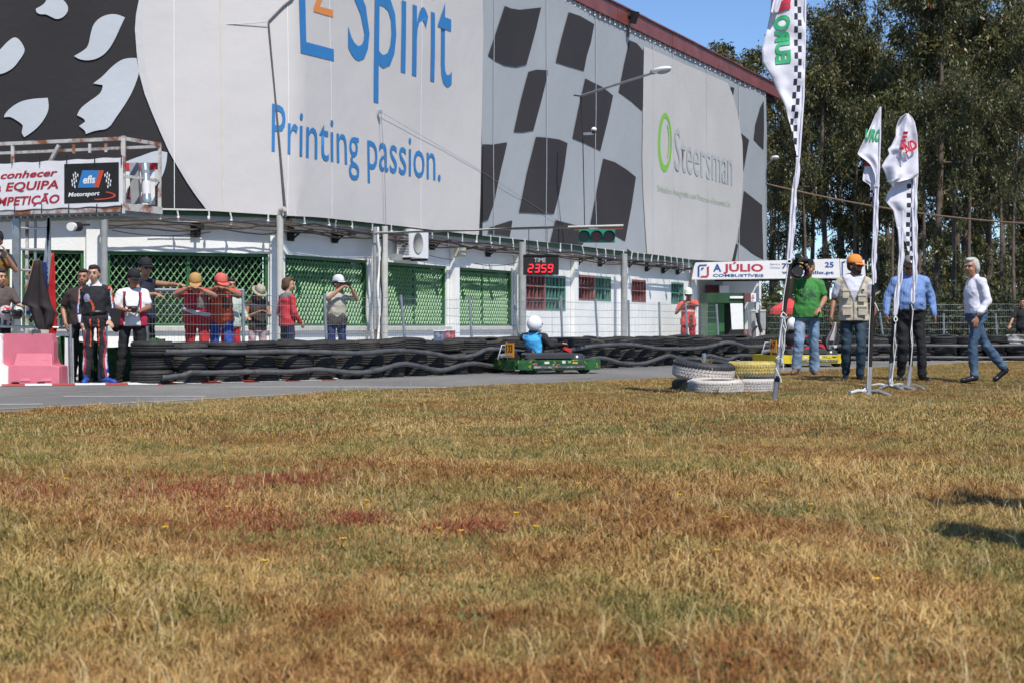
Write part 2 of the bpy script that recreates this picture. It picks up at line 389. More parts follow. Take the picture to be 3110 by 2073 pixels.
# lattice windows: one wavy bar per row
def lattice(s0, s1, side, mirror=0):
    o = MB(); wbox(o, s0-.001, s1+.001, ZS-.001, ZT+.001, -.46, -.42, side); w_ = o.build('lattice_window', M_dark, bld)
    fr = MB(); wbox(fr, s0, s1, ZT-.06, ZT-.001, -.17, -.04, side); wbox(fr, s0, s1, ZS+.001, ZS+.05, -.17, -.04, side)
    wbox(fr, s0, s0+.05, ZS+.05, ZT-.06, -.17, -.04, side); wbox(fr, s1-.05, s1, ZS+.05, ZT-.06, -.17, -.04, side)
    n = max(1, round((s1-s0)/1.45))
    for i in range(1, n): c = lerp(s0, s1, i/n); wbox(fr, c-.03, c+.03, ZS+.05, ZT-.06, -.19, -.10, side)
    fr.build('frame', M_green, w_)
    if side == 'R':
        nsl = 9
        for i in range(nsl): sh = MB(); z_ = lerp(ZS+.05, ZT-.05, i/nsl); wbox(sh, s0+.02, s1-.02, z_, z_+.11, -.41-.01*(i % 2), -.38, side); sh.build('shutter_slat', M_greend, w_)
    d, nn = (dR, nR) if side == 'R' else (dL, nL)
    rp, wv = .083, .123; L_ = s1-s0-.1; ns = int(L_/wv*8); mesh = None
    rows = int((ZT-ZS-.13)/rp)
    for r in range(rows+1):
        z = ZS+.075+r*rp
        if mesh is None or r < 2:
            b_ = MB(); vs = []
            for i in range(ns+1):
                q = i/ns*L_; zz = math.cos(q/wv*2*math.pi)*rp*.46*(1 if r % 2 else -1); base = d*q+Vector((0,0,zz))
                for (a_, c_) in ((-.014,.0),(.014,.0),(.011,.007),(-.013,.034)): vs.append(base+Vector((0,0,a_))+nn*c_)
            fs = []
            for i in range(ns):
                for k in range(4): fs.append((i*4+k, (i+1)*4+k, (i+1)*4+(k+1) % 4, i*4+(k+1) % 4))
            b_.add(vs, fs, False); ob = b_.build('lattice_bar', M_greenl, None); mesh = mesh or {}; mesh[r % 2] = ob.data; ob.parent = w_
        else: ob = link('lattice_bar', mesh[r % 2], w_)
        ob.location = W(s0+.05, z, -.135, side)-wloc(w_)
    # w_ sits at bld origin offset zero
for a, b, z0, z1 in openL: lattice(a, b, 'L')
for a, b, z0, z1 in openR[:3]: lattice(a, b, 'R')
# small barred windows
for i, (a, b, z0, z1) in enumerate(openR[3:]):
    o = MB(); wbox(o, a, b, z0, z1, -.22, -.2); w_ = o.build('barred_window', M_glassd, bld)
    halves = {0: [('m', 0, .47), ('t', .47, 1)], 1: [('m', 0, .5), ('t', .5, 1)], 2: [('m', 0, 1)], 3: [('t', 0, 1)]}[i]
    for c, u0, u1 in halves:
        m = M_maroon if c == 'm' else M_teal; q0, q1 = lerp(a, b, u0), lerp(a, b, u1)
        fr = MB(); wbox(fr, q0, q1, z1-.06, z1-.002, -.05, .012); wbox(fr, q0, q1, z0+.002, z0+.04, -.05, .012)
        nb = 3 if i == 0 else 2
        for k in range(1, nb): zc = lerp(z0, z1, k/nb); wbox(fr, q0+.03, q1-.03, zc-.02, zc+.02, -.035, .008)
        wbox(fr, q0+.001, q0+.03, z0+.04, z1-.06, -.05, .01); wbox(fr, q1-.03, q1-.001, z0+.04, z1-.06, -.05, .01); fr.build('frame', m, w_)
        nbar = max(4, int((q1-q0)/.22))
        for k in range(nbar):
            s_ = lerp(q0+.03, q1-.03, (k+.5)/nbar); bb = MB(); wbox(bb, s_-.018, s_+.018, z0+.04, z1-.06, -.09, -.036); bb.build('bar', m, w_)
# round pipe columns standing in front of the wall
for x, off, r, side in ((316, .45, .062, 'L'), (850, .45, .065, 'L'), (1168, .42, .07, 'R'), (1586, .42, .095, 'R'), (1896, .42, .09, 'R')):
    p = fac(x, 990, off, side); p.z = 0; m_ = MB(); m_.tube([p, p+Vector((0,0,2.88))], r, 14)
    if x == 850: m_.tube([p+Vector((0,0,2.86)), p+Vector((.02,-.05,2.98)), p+Vector((.1,-.1,3.0))], .05, 10)
    m_.build('column', M_conc if x in (850, 1168) else M_grayp, bld)
# low wing beyond the corner and the passage beside it
wing = thing('annex_building', 'low white annex with one small green window beyond the long building', 'building', P(2220, 990, 60))
def fbox(mb, x0, x1, y0, y1, Y, d=.2):  # upright box facing the camera at distance Y, spanning pixels
    a, b = P(x0, y1, Y), P(x1, y0, Y); return mb.pbox(a, (b.x-a.x, 0, 0), (0, 0, b.z-a.z), (0, d, 0))
m_ = MB(); fbox(m_, 2195, 2312, 851, 1060, 63, 3); m_.build('wall', M_white, wing)
m_ = MB(); fbox(m_, 2238, 2270, 874, 900, 62.95, .04); w_ = m_.build('window', M_dark, wing)
m_ = MB(); [fbox(m_, 2239+i*6.2, 2241.5+i*6.2, 875, 899, 62.9, .03) for i in range(6)]; fbox(m_, 2238, 2271, 873, 876, 62.89, .05); m_.build('bars', M_teal, w_)
m_ = MB(); fbox(m_, 2120, 2195, 845, 1060, 60, .3); m_.build('recess_wall', M_conc, wing)
m_ = MB(); fbox(m_, 2143, 2186, 866, 1060, 59.8, .1); m_.build('door', mat('dark_red_door', (.10,.012,.012), .6), wing)
m_ = MB(); fbox(m_, 2186, 2214, 868, 900, 59.5, .5); m_.build('wall_unit', M_whitep, wing)
m_ = MB(); fbox(m_, 2107, 2121, 850, 1060, 55.5, .4); m_.build('pier', M_white, wing)

# ---------------------------------------------------------------- printed tarpaulins
def wr_(s, z, k): return .05*noise.noise((s*.35, z*.3, k))+.012*noise.noise((s*.9, z*.8+k, 3.))
def layer(name, polys, off, m, parent, faces=None, gx=30, gy=50):
    bm = bmesh.new()
    if faces is None:
        for poly in polys:
            bm.faces.new([bm.verts.new((x, y, 0)) for x, y in poly])
        bmesh.ops.triangulate(bm, faces=bm.faces[:])
    else:
        vs = [bm.verts.new((x, y, 0)) for x, y in polys]
        for f in faces:
            try: bm.faces.new([vs[i] for i in f])
            except Exception: pass
    bm.verts.ensure_lookup_table(); xs = [v.co.x for v in bm.verts]; ys = [v.co.y for v in bm.verts]
    cuts = [(860, 0)]+[(g, 0) for g in np.arange(math.ceil(min(xs)/gx)*gx, max(xs), gx)]+[(g, 1) for g in np.arange(math.ceil(min(ys)/gy)*gy, max(ys), gy)]
    for c, ax in cuts:
        bmesh.ops.bisect_plane(bm, geom=bm.verts[:]+bm.edges[:]+bm.faces[:], plane_co=((c, 0, 0) if ax == 0 else (0, c, 0)), plane_no=((1,0,0) if ax == 0 else (0,1,0)), dist=.001)
    o0 = wloc(parent)
    for v in bm.verts:
        x, y = v.co.x, v.co.y; p = fac(x, y, off); s = (p-PB).dot(dR if x >= 860 else dL)
        nn = nL if x < 860 else nR; bl = max(0, 1-abs(x-860)/120); nn = nn.lerp((nL+nR).normalized(), bl)
        v.co = p+nn*wr_(s, p.z, 0)-o0
    me = bpy.data.meshes.new(name); bm.to_mesh(me); bm.free(); me.materials.append(m); me.polygons.foreach_set('use_smooth', [True]*len(me.polygons))
    return link(name, me, parent)
def tarp_text(t, s0, s1, z0, cap, name, m, parent, off=.372, shear=0., bold=0.):
    vs, fs = text_geo(t, shear, bold); x0 = min(q[0] for q in vs); x1 = max(q[0] for q in vs)
    pts = [px(W(lerp(s0, s1, (q[0]-x0)/(x1-x0)), z0+q[1]/CAP*cap, off)) for q in vs]
    return layer(name, pts, off, m, parent, fs)
def Z(l, k, ox=0, oy=0): return [(ox+x/k, oy+y/k) for x, y in l]
def smooth_poly(pts, it=2, keep=True):
    for _ in range(it):
        out = []; n = len(pts)
        for i in range(n):
            a, b, c = pts[i-1], pts[i], pts[(i+1) % n]
            u = (b[0]-a[0], b[1]-a[1]); v = (c[0]-b[0], c[1]-b[1]); lu = math.hypot(*u)+1e-6; lv = math.hypot(*v)+1e-6
            if (u[0]*v[0]+u[1]*v[1])/(lu*lv) < .45: out.append(b)
            else: out += [(lerp(b[0], a[0], .25), lerp(b[1], a[1], .25)), (lerp(b[0], c[0], .25), lerp(b[1], c[1], .25))]
        pts = out
    return pts
def topy(x):
    side = 'L' if x < 860 else 'R'; p = fac(x, 990, .36); return HY-(9.38-HC)*F/p.y
def boty(x):
    T = [(-400,655),(0,648),(300,641),(490,638),(640,641),(860,655),(960,660),(1218,687),(1440,714),(1730,744),(2000,777),(2100,790),(2333,803)]
    for (a, b), (c, d) in zip(T, T[1:]):
        if x <= c: return b+(d-b)*(x-a)/(c-a)
    return 803
ta = thing('printing_tarpaulin', 'huge white and black printed tarpaulin with blue lettering hanging over the upper facade', 'tarpaulin', W(0, 3, .35))
X1a = 1464
base = [(x, boty(x)) for x in list(range(-400, X1a, 40))+[X1a]]+[(x, topy(x)) for x in [X1a]+list(range(1440, -401, -40))]
layer('tarp_cloth', [base], .335, M_tarpk, ta)
sph = Z([(945,0),(925,100),(918,200),(930,350),(945,490),(985,640),(1035,770),(1090,900),(1150,1035),(1210,1140),(1270,1240),(1330,1330),(1408,1432)], 2.24)
sph = [(500,-520),(470,-300),(436,-100)]+sph+[(x, boty(x)-1) for x in range(660, 1440, 40)]+[(1453,boty(1453)-1),(1457,600),(1461,491),(1467,250),(1468,107),(1465,0),(1462,topy(1462)+1)]+[(x, topy(x)+1) for x in range(1420, 500, -40)]
layer('white_globe_print', [sph], .36, M_tarpw, ta)
layer('globe_edge_print', [Z([(945,0),(925,100),(918,200),(930,350),(945,490),(985,640),(1035,770),(1090,900),(1150,1035),(1210,1140),(1270,1240),(1330,1330),(1408,1432),(1455,1432),(1370,1340),(1300,1240),(1235,1130),(1165,990),(1100,850),(1055,720),(1015,580),(985,430),(972,300),(968,150),(975,0)], 2.24)], .364, mat('faded_globe_print', (.53,.52,.52), .6, var=.04, scale=.7, bump=.35, bscale=7), ta)
shapes = [[(315,0),(300,30),(243,62),(245,85),(270,100),(310,98),(345,115),(385,135),(430,120),(460,85),(465,50),(445,15),(415,-10),(360,-30)],
 [(850,120),(800,98),(740,97),(680,120),(635,165),(615,240),(605,300),(585,335),(505,382),(540,405),(600,413),(665,400),(730,355),(780,275),(820,185)],
 [(-120,480),(-60,400),(0,340),(50,285),(95,253),(125,265),(155,305),(172,350),(130,415),(90,465),(40,495),(0,508),(-60,505)],
 [(325,667),(230,672),(140,690),(70,735),(30,780),(28,800),(65,795),(100,812),(155,850),(155,870),(145,905),(165,935),(220,900),(280,845),(325,770),(333,720)],
 [(930,395),(870,395),(820,410),(760,455),(700,520),(635,568),(700,580),(697,610),(675,645),(600,695),(545,740),(525,785),(575,810),(580,830),(538,858),(580,890),(585,913),(650,888),(738,880),(790,800),(850,715),(905,620),(945,510),(945,480)],
 [(875,1092),(980,1055),(1065,1023),(1138,1038),(1135,1090),(1120,1160),(1095,1220),(1040,1290),(900,1330),(800,1320),(800,1130)]]
for q in shapes: layer('leaf_print', [smooth_poly(Z(q, 2.24))], .361, M_tarpg2, ta)
layer('letter_stroke', [Z([(243,-40),(287,-40),(290,288),(480,337),(480,418),(250,362)], 2.24, 800)], .37, M_blue, ta)
layer('letter_stroke', [Z([(390,-60),(345,50),(345,80),(478,118),(478,70),(385,45),(430,-60)], 2.24, 800)], .371, M_orange, ta)
tarp_text('Spirit', sx(1058, off=.37), sx(1374, off=.37), 6.16, 2.28, 'lettering', M_blue, ta, bold=0.0)
tarp_text('Printing passion.', sx(824, off=.37), sx(1338, off=.37), 4.02, .86, 'lettering', M_blue, ta, bold=.0)
for x in (527, 872, 1002, 1278): layer('seam', [[(x-1.1, topy(x)), (x+1.1, topy(x)), (x+3.6, boty(x)), (x+1.6, boty(x))]], .364, M_whitep, ta)
layer('seam', [[(667,0),(670,0),(680,boty(675)),(677,boty(675))]], .366, mat('cream_seam', (.62,.56,.47), .6), ta)
layer('hem', [[(x, boty(x)-5) for x in range(460, 1455, 35)]+[(x, boty(x)) for x in range(1440, 455, -35)]], .377, M_tarpw, ta)
tb = thing('chequered_tarpaulin', 'grey and black chequered tarpaulin with green ring logo hanging near the far corner', 'tarpaulin', W(sx(1900), 3, .35))
X2 = [1464]+list(range(1500, 2321, 40))+[2326]
layer('tarp_cloth', [[(x, boty(x)) for x in X2]+[(x, topy(x)) for x in X2[::-1]]], .342, M_tarpg, tb)
chk = [Z(q, 2.24, 800) for q in ([(1635,42),(1680,60),(1740,68),(1800,62),(1890,52),(1860,190),(1792,440),(1720,457),(1640,445),(1580,415),(1530,377)],
 [(2070,85),(2150,110),(2255,165),(2230,290),(2200,380),(2178,482),(2080,455),(1985,425),(2020,270)],
 [(1805,490),(1860,475),(1932,480),(1932,510),(1890,690),(1838,888),(1770,900),(1706,898),(1750,700)],
 [(1491,983),(1560,985),(1655,970),(1658,980),(1620,1150),(1570,1380),(1527,1495),(1488,1510)],
 [(1853,933),(1930,938),(2010,950),(2070,975),(2050,1130),(2015,1320),(1980,1455),(1860,1452),(1738,1446),(1790,1180)])]
chk += [[(1486,692),(1555,670),(1557,675),(1550,718),(1481,709)], [(1688,669),(1750,685),(1790,692),(1769,744),(1726,740),(1672,736)]]
chk += [Z(q, 1.96, 1700) for q in ([(150,468),(260,520),(320,570),(290,720),(250,897),(160,855),(78,822),(110,650)],
 [(415,240),(460,260),(503,310),(500,500),(490,660),(430,605),(352,548),(385,380)],
 [(265,945),(330,965),(400,1010),(455,1055),(430,1230),(390,1437),(300,1385),(183,1333),(230,1120)],
 [(1075,790),(1125,835),(1110,930),(1092,1030),(1085,900)], [(1212,600),(1190,640),(1160,740),(1152,830),(1180,860),(1212,890)],
 [(1097,1137),(1150,1175),(1210,1222),(1212,1545),(1150,1510),(1062,1440),(1080,1300)], [(1015,517),(1040,525),(1032,570)],
 [(1050,1450),(1062,1460),(1044,1560),(1026,1556)], [(400,1480),(430,1503),(405,1500)])]
for q in chk: layer('black_check', [q], .362, M_tarpk2, tb)
gl = Z([(500,275),(503,310),(497,500),(493,700),(493,950),(500,1150),(508,1350),(518,1512)], 1.96, 1700)
gr = Z([(1025,1556),(1042,1480),(1075,1300),(1092,1050),(1086,850),(1060,680),(1030,570),(1000,495)], 1.96, 1700)
layer('globe_print', [gl+[(x, boty(x)-1.5) for x in range(1980, 2215, 30)]+gr], .366, mat('grey_white_print', (.54,.52,.495), .6, var=.05, scale=.7, bump=.35, bscale=7), tb)
ring = lambda rx, ry, cx=2019, cy=433: [(cx+rx*math.cos(a*math.pi/16), cy+ry*math.sin(a*math.pi/16)) for a in range(33)]
ro, ri = ring(20.5, 90), ring(14.5, 72, 2020.5, 431)
rp_ = ro[:33]+ri[::-1]
for a in range(32): pass
bmv = ro[:-1]+ri[:-1]; layer('ring_logo', bmv, .374, M_limeprint, tb, [(i, (i+1) % 32, 32+(i+1) % 32, 32+i) for i in range(32)])
arc = [(2020+9*math.cos(t)+3, 432+56*math.sin(t)) for t in np.linspace(-1.35, 1.2, 14)]; arc2 = [(2020+7.6*math.cos(t)+2, 432+50*math.sin(t)) for t in np.linspace(1.0, -1.2, 14)]
layer('ring_logo', [arc+arc2], .374, M_limeprint, tb)
s0, s1 = sx(2047, off=.37), sx(2224, off=.37)
z0 = W(0,0).z+HC+(990-517)*fac(2060, 0, .37).y/F
tarp_text('Steersman', s0, s1, z0-.02, 1.28, 'lettering', M_paleprint, tb, off=.384)
tarp_text('Soluções Integradas com Motores e Economia S.A.', sx(1998, off=.37), sx(2220, off=.37), z0-.78, .19, 'lettering', M_palelime, tb, off=.384)
for x in (1500, 1660, 1812, 1984, 2045, 2148, 2245): layer('seam', [[(x-.8, topy(x)), (x+.8, topy(x)), (x+.8, boty(x)), (x-.8, boty(x))]], .370, M_tarpg2 if x < 1990 else M_tarpw, tb)
# straps tying the lower hem, eyelets along the top edge
def strap(x, y0, y1, parent, seed):
    r_ = random.Random(seed); p = fac(x, y0, .36); q = fac(x+r_.uniform(-3, 4), y1, .33); m = (p+q)/2+Vector((r_.uniform(-.02,.02), 0, 0))
    mb = MB(); mb.tube([p, m, q, q+Vector((r_.uniform(-.03,.03), 0, -.06))], .017, 5); mb.ell(m.lerp(q, .5), (.03,.03,.05), nu=6, nv=5); mb.build('tie_strap', M_whitep, parent)
sxs = [538, 634, 698, 815, 850, 923, 996, 1021, 1068, 1131, 1188, 1312, 1360, 1404, 1448, 1490, 1518, 1557, 1594, 1631, 1661, 1702, 1735, 1768, 1811, 1838, 1865, 1893, 1920, 1937, 1956, 1981, 2000, 2018, 2038, 2055, 2073, 2092]
for i, x in enumerate(sxs): strap(x, boty(x)-2, boty(x)+random.uniform(28, 42), ta if x < 1464 else tb, i)
for i in range(42):
    x = 1500+i*20; x = 1700+(x-1500)*.76
    if x > 2330: break
    p = fac(x, topy(x), .36); m_ = MB(); m_.tube([p-Vector((0,0,.08)), p+Vector((.0,0,.07))], .014, 5); m_.ell(p-Vector((0,0,.1)), (.03,.03,.03), nu=6, nv=4); m_.build('eyelet_tie', M_whitep, tb)
# ---------------------------------------------------------------- tyre barrier
def tyre_mesh(Rr, h, ri, seg=24, name='tyre', mats=None, groove=True):
    pr = [(ri, -h*.8), (ri+.02, -h*.93), (Rr*.86, -h), (Rr*.96, -h*.84), (Rr*.995, -h*.62)]
    if groove:
        for z in (-.34, 0, .34): pr += [(Rr, h*(z-.06)), (Rr-.012, h*(z-.045)), (Rr-.012, h*(z+.045)), (Rr, h*(z+.06))]
    pr += [(Rr*.995, h*.62), (Rr*.96, h*.84), (Rr*.86, h), (ri+.02, h*.93), (ri, h*.8), (ri+.03, h*.6), (Rr*.9, h*.4), (Rr*.9, -h*.4), (ri+.03, -h*.6)]
    mb = MB(); mb.lathe(pr, n=seg, closed=True); o = mb.build(name, mats or M_tyre); me = o.data; bpy.data.objects.remove(o); return me
TY = [tyre_mesh(.305, .098, .19, mats=M_tyre), tyre_mesh(.29, .092, .18, mats=M_tyreb), tyre_mesh(.32, .104, .19, mats=M_tyre), tyre_mesh(.30, .1, .185, mats=mat('dark_worn_rubber', (.014,.013,.013), .7, var=.3, scale=9, bump=.5, second=(.04,.037,.033), sec=(.55,.8)))]
TYW = tyre_mesh(.30, .098, .185, mats=mat('white_painted_rubber', (.62,.61,.58), .7, var=.1, scale=8, bump=.6, second=(.08,.075,.07), sec=(.48,.6), sscale=5))
def kY(x):
    Y = 30.
    for _ in range(25): Y = lerp(Y, pl((x-CX)/F*Y, KERB), .7)
    return Y
def walk(x0, x1, step, inset, ph=0.):
    A = Vector(((x0-CX)/F*kY(x0), kY(x0), 0)); X1 = (x1-CX)/F*kY(x1); out = []; X = A.x; last = A; acc = step*(1-ph)
    while X < X1:
        p = Vector((X, pl(X, KERB), 0)); acc += (p-last).length; last = p
        if acc >= step:
            acc -= step; t = Vector((.05, pl(X+.05, KERB)-p.y, 0)).normalized(); n = Vector((-t.y, t.x, 0)); out.append((p+n*inset, t, n))
        X += .01
    return out
rnd = random.Random(5)
def barrier(x0, x1, label, white_from=None, step=.6):
    t_ = thing('tyre_barrier', label, 'tyre wall', walk(x0, x1, 5, .3)[0][0])
    o0 = wloc(t_)
    for row, inset in ((0, .33), (1, .86)):
        for i, (p, t, n) in enumerate(walk(x0, x1, step if row == 0 else .64, inset, .0 if row == 0 else .5)):
            z = 0; lv = 3; bx = px((p.x, p.y, .5))[0]
            for k in range(lv):
                me = rnd.choice(TY)
                if white_from and bx > white_from and row == 0: me = TYW if rnd.random() < .75 else me
                h = {0:.098,1:.092,2:.104}.get(TY.index(me) if me in TY else 3, .1)
                amp = .025 if bx < 900 else .05
                o = link('tyre', me, t_, Vector((p.x, p.y, 0))+t*rnd.uniform(-amp, amp)+n*rnd.uniform(-.02, .05)+Vector((0,0,z+h+.005))-o0)
                ti = .03 if bx < 900 or k == 0 else .12
                o.rotation_euler = (rnd.uniform(-ti, ti), rnd.uniform(-ti, ti)*(2.2 if k == 3 else 1), rnd.uniform(0, 6)); z += h*2+.002
    return t_
bar1 = barrier(497, 2330, 'long wall of stacked black tyres strapped with grey rubber pipes in front of the building')
bar2 = barrier(2352, 3330, 'far tyre wall behind the walking men ending in white painted tyres', 3020)
def pipe(parent, pts, r=.042, off=-.02):
    # smooth px polyline into 3-D along the front of the wall
    P3 = []
    for i in range(len(pts)-1):
        p0 = pts[max(i-1, 0)]; p1 = pts[i]; p2 = pts[i+1]; p3 = pts[min(i+2, len(pts)-1)]
        for k in range(8):
            t = k/8; q = [.5*((2*p1[j])+(-p0[j]+p2[j])*t+(2*p0[j]-5*p1[j]+4*p2[j]-p3[j])*t*t+(-p0[j]+3*p1[j]-3*p2[j]+p3[j])*t**3) for j in (0, 1)]
            P3.append(q)
    P3.append(pts[-1]); out = [P(x, y, kY(x)+off) for x, y in P3]
    m = MB(); m.tube(out, [r*(.96+.06*math.sin(i*1.7)) for i in range(len(out))], 10); o = m.build('strapping_pipe', M_pipe, parent)
    b_ = MB()
    return out
def bolts(parent, pts, xs):
    for x in xs:
        q = min(pts, key=lambda p: abs(px(p)[0]-x)); m = MB(); m.ell(Vector(q)+Vector((0,-.042,0)), (.013,.01,.013), nu=6, nv=4); m.build('bolt', M_blackm, parent)
u = pipe(bar1, [(502,1068),(560,1068),(600,1066),(720,1069),(860,1067),(960,1068),(1090,1072),(1200,1064),(1300,1071),(1380,1085),(1440,1078),(1480,1061),(1540,1062),(1600,1070),(1680,1076),(1740,1061),(1800,1051),(1850,1047),(1910,1046),(1960,1052),(2000,1058),(2060,1059),(2110,1058),(2160,1051),(2205,1040),(2240,1045),(2270,1052),(2330,1050),(2372,1048)])
bolts(bar1, u, [540, 612, 710, 783, 845, 908, 968, 1050, 1140, 1250, 1340, 1450])
u = pipe(bar1, [(492,1146),(560,1138),(580,1130),(640,1131),(760,1128),(880,1128),(960,1121),(1040,1128),(1090,1131),(1150,1122),(1215,1105),(1260,1108),(1310,1120),(1350,1122),(1400,1108),(1440,1103),(1490,1110),(1560,1120),(1660,1122),(1740,1104),(1800,1088),(1840,1088),(1880,1100),(1930,1104),(1965,1100),(2000,1088),(2030,1079),(2055,1085),(2080,1098),(2110,1100),(2150,1079),(2190,1088),(2215,1090),(2250,1078),(2330,1082)])
bolts(bar1, u, [547, 605, 700, 770, 836, 902, 1020, 1120, 1200, 1290, 1380])
u = pipe(bar2, [(2360,1048),(2440,1050),(2600,1049),(2700,1048),(2850,1049),(3000,1050),(3110,1048),(3300,1048)], .04)
u = pipe(bar2, [(2360,1084),(2440,1083),(2600,1085),(2700,1083),(2850,1084),(3000,1085),(3110,1084),(3300,1084)], .035)

# ---------------------------------------------------------------- wire fence behind the barrier
def fence(x0, x1, posts, label, inset=1.38, ztop=1.38, zb=.4):
    fe = thing('wire_fence', label, 'fence', walk(x0, x1, 3, inset)[0][0])
    pts = [p for p, t, n in walk(x0, x1, .055, inset)]
    mb = MB()
    for p in pts: mb.beam(p+Vector((0,0,zb)), p+Vector((0,0,ztop)), .0022)
    o = mb.build('wire_mesh', M_galv, fe); tag(o, kind='stuff')
    pc = pts[::6]+[pts[-1]]; mb = MB(); k = 0
    for z in np.arange(zb, ztop+.01, .155):
        w_ = MB(); w_.tube([p+Vector((0,0,z+.008*math.sin(i*.8+z*9))) for i, p in enumerate(pc)], .004, 4); w_.build('line_wire', M_galv, fe)
    for a, b in posts:
        q = kY(a[0])+inset*1.1; A = P(a[0], a[1], q); B = P(b[0], a[1], q); A2 = Vector((B.x, B.y, .0))
        m = MB(); m.tube([A2, A], .024, 8); m.build('post', M_galv, fe)
    return fe
fe = fence(560, 2330, [((x, y), (x2, 0)) for x, y, x2 in ((738,881,740),(985,892,996),(1217,896,1240),(1426,901,1438),(1560,897,1588),(1703,900,1711),(1808,908,1820),(1909,912,1912),(2002,918,2006),(2082,920,2092),(2176,924,2186),(2270,930,2284))], 'low galvanised wire fence with leaning posts right behind the tyre wall')
m = MB(); m.tube([P(412,877,26.0), P(480,881,26.2), P(740,883,27.0)], .03, 10); m.build('top_rail', M_galv, fe)
fence(2420, 3330, [((x, y), (x2, 0)) for x, y, x2 in ((2560,944,2570),(2672,950,2692),(2866,952,2868),(2944,952,2950),(3024,952,3032),(3200,952,3206))], 'far wire fence along the eucalyptus trees behind the walking men', zb=.45)

# ---------------------------------------------------------------- steel balcony with banner
cg = thing('steel_balcony', 'rusty white steel balcony on posts at the left holding a printed banner', 'balcony', P(45, 1160, 26))
c0 = P(-330, 0, 27.0); c1 = P(375, 0, 25.5); c2 = P(485, 0, 26.35); c3 = c0+(c2-c1)
zt, zb_ = 3.74, 2.64
def V(p, z): return Vector((p.x, p.y, z))
def bar(a, b, w_=.05, n='rail', m=None, par=cg):
    mb = MB(); mb.beam(a, b, w_); return mb.build(n, m or M_rust, par)
for z in (zt, zb_): bar(V(c0,z), V(c1,z), .07 if z == zb_ else .055); bar(V(c1,z), V(c2,z-.0), .055); bar(V(c3,z-.03), V(c2,z-.03), .045)
bar(V(c0,3.40), V(c1,3.40), .025); bar(V(c0,2.72), V(c1,2.72), .02); bar(V(c1,3.16), V(c2,3.16), .045)
bar(V(c1,zb_+.04), V(c2,zb_+.04), .11, 'edge_beam')
bar(V(c1,zb_-.06), V(c1,zt+.04), .06, 'corner_post'); bar(V(c2,zb_-.1), V(c2,zt), .05, 'corner_post')
dd = (c0-c1).normalized()
for k, L_ in enumerate((2.05, 3.3)): bar(V(c1+dd*L_, zb_), V(c1+dd*L_, zt), .05, 'post')
bar(V(c1+dd*1.35,3.42), V(c1+dd*1.18,3.68), .05, 'brace')
for k in range(4): q = c1+dd*(.22+.3*k)+Vector((.1,.3,0)); bar(V(q, zt-.16), V(q, zt-.02), .04, 'stub')
d2 = (c2-c1); nn = 26
fl = MB(); fl.poly([V(c0,zb_-.02), V(c1,zb_-.02), V(c2,zb_-.02), V(c3,zb_-.02)], (0,0,-.03)); fl.build('floor_plate', M_grayp, cg)
for k in range(30): q = c1+dd*(.08+.13*k)+Vector((0,-.0,0)); bar(V(q, zb_-.075), V(q+d2*.9, zb_-.075), .03, 'floor_slat', M_galv)
for x, w_ in ((40, .11), (72, .045)): q = P(x+10, 0, 26.3); bar(V(q, 0), V(q, zb_-.08), w_, 'support_post', M_galv if x == 40 else M_rust)
# gas bottles shape + red sign stored in the balcony
it = thing('storage_cylinder', 'pale blue grey upright cylinder with white label at the end of the balcony', 'cylinder', P(452, 612, 26.0))
a, b = P(446, 616, 26.0), P(440, 496, 26.0); ax = (b-a)
m = MB(); m.tube([a, a+ax*.12, a+ax*.13, a+ax*.98, b+ax*.01], [.075,.075,.068,.068,.05], 16); m.build('body', mat('blue_grey_metal', (.22,.30,.34), .35, .3), it)
m = MB(); m.tube([a+ax*.22, a+ax*.55], .0695, 16, cap=False); m.build('label', M_whitep, it)
m = MB(); m.tube([a+ax*.74, a+ax*.83], .0698, 16, cap=False); m.build('band', M_grayp, it)
it = thing('storage_cabinet', 'grey upright cabinet leaning in the balcony beside the blue cylinder', 'cabinet', P(410, 620, 26.1))
m = MB(); m.beam(P(414, 620, 26.2), P(408, 496, 26.2), .14, .12); m.build('body', M_grayp, it)
sg = thing('red_white_sign', 'white and red board with red letters behind the balcony end', 'sign', P(430, 610, 26.6))
m = MB(); m.pbox(P(378, 622, 26.5), P(470, 622, 26.5)-P(378, 622, 26.5), (0,0,.64), (0,.02,0)); m.build('board', M_whitep, sg)
m = MB(); m.pbox(P(378, 516, 26.49), P(480, 516, 26.49)-P(378, 516, 26.49), (0,0,.11), (0,-.01,0)); m.build('red_band', M_red, sg)
m = MB(); add_text(m, 'L.R', P(384, 606, 26.45), (1,0,0), (0,0,1), cap=.22, shear=.2); m.build('lettering', M_redp, sg)
# banner
bn = thing('team_banner', 'white vinyl banner with red slanted words and black logo panel tied to the balcony', 'banner', V(c1+dd*2, 2.7))
un = -dd; nrm = Vector((un.y, -un.x, 0)); BO = V(c1, 0)+nrm*.05
def bp(x, y, o=0.):  # px -> banner plane
    t = (x-CX)/F; n = nrm; Y = n.dot(BO+n*o)/(n.x*t+n.y); return P(x, y, Y)
def sheetpx(fn, xs, top, bot, o, name, m, par, rows=8, am=.003):
    mb = MB(); n = len(xs)
    for i, x in enumerate(xs):
        for r in range(rows+1):
            y = lerp(top(x), bot(x), r/rows); p = fn(x, y, o); p = p+nrm*am*noise.noise((p.x*5, p.z*5, 0)); mb.v.append(tuple(p))
    for i in range(n-1):
        for r in range(rows): a = i*(rows+1)+r; mb.f.append((a, a+1, a+rows+2, a+rows+1)); mb.mi.append(0); mb.sf.append(True)
    return mb.build(name, m, par)
bx_ = list(np.linspace(-330, 373, 60))
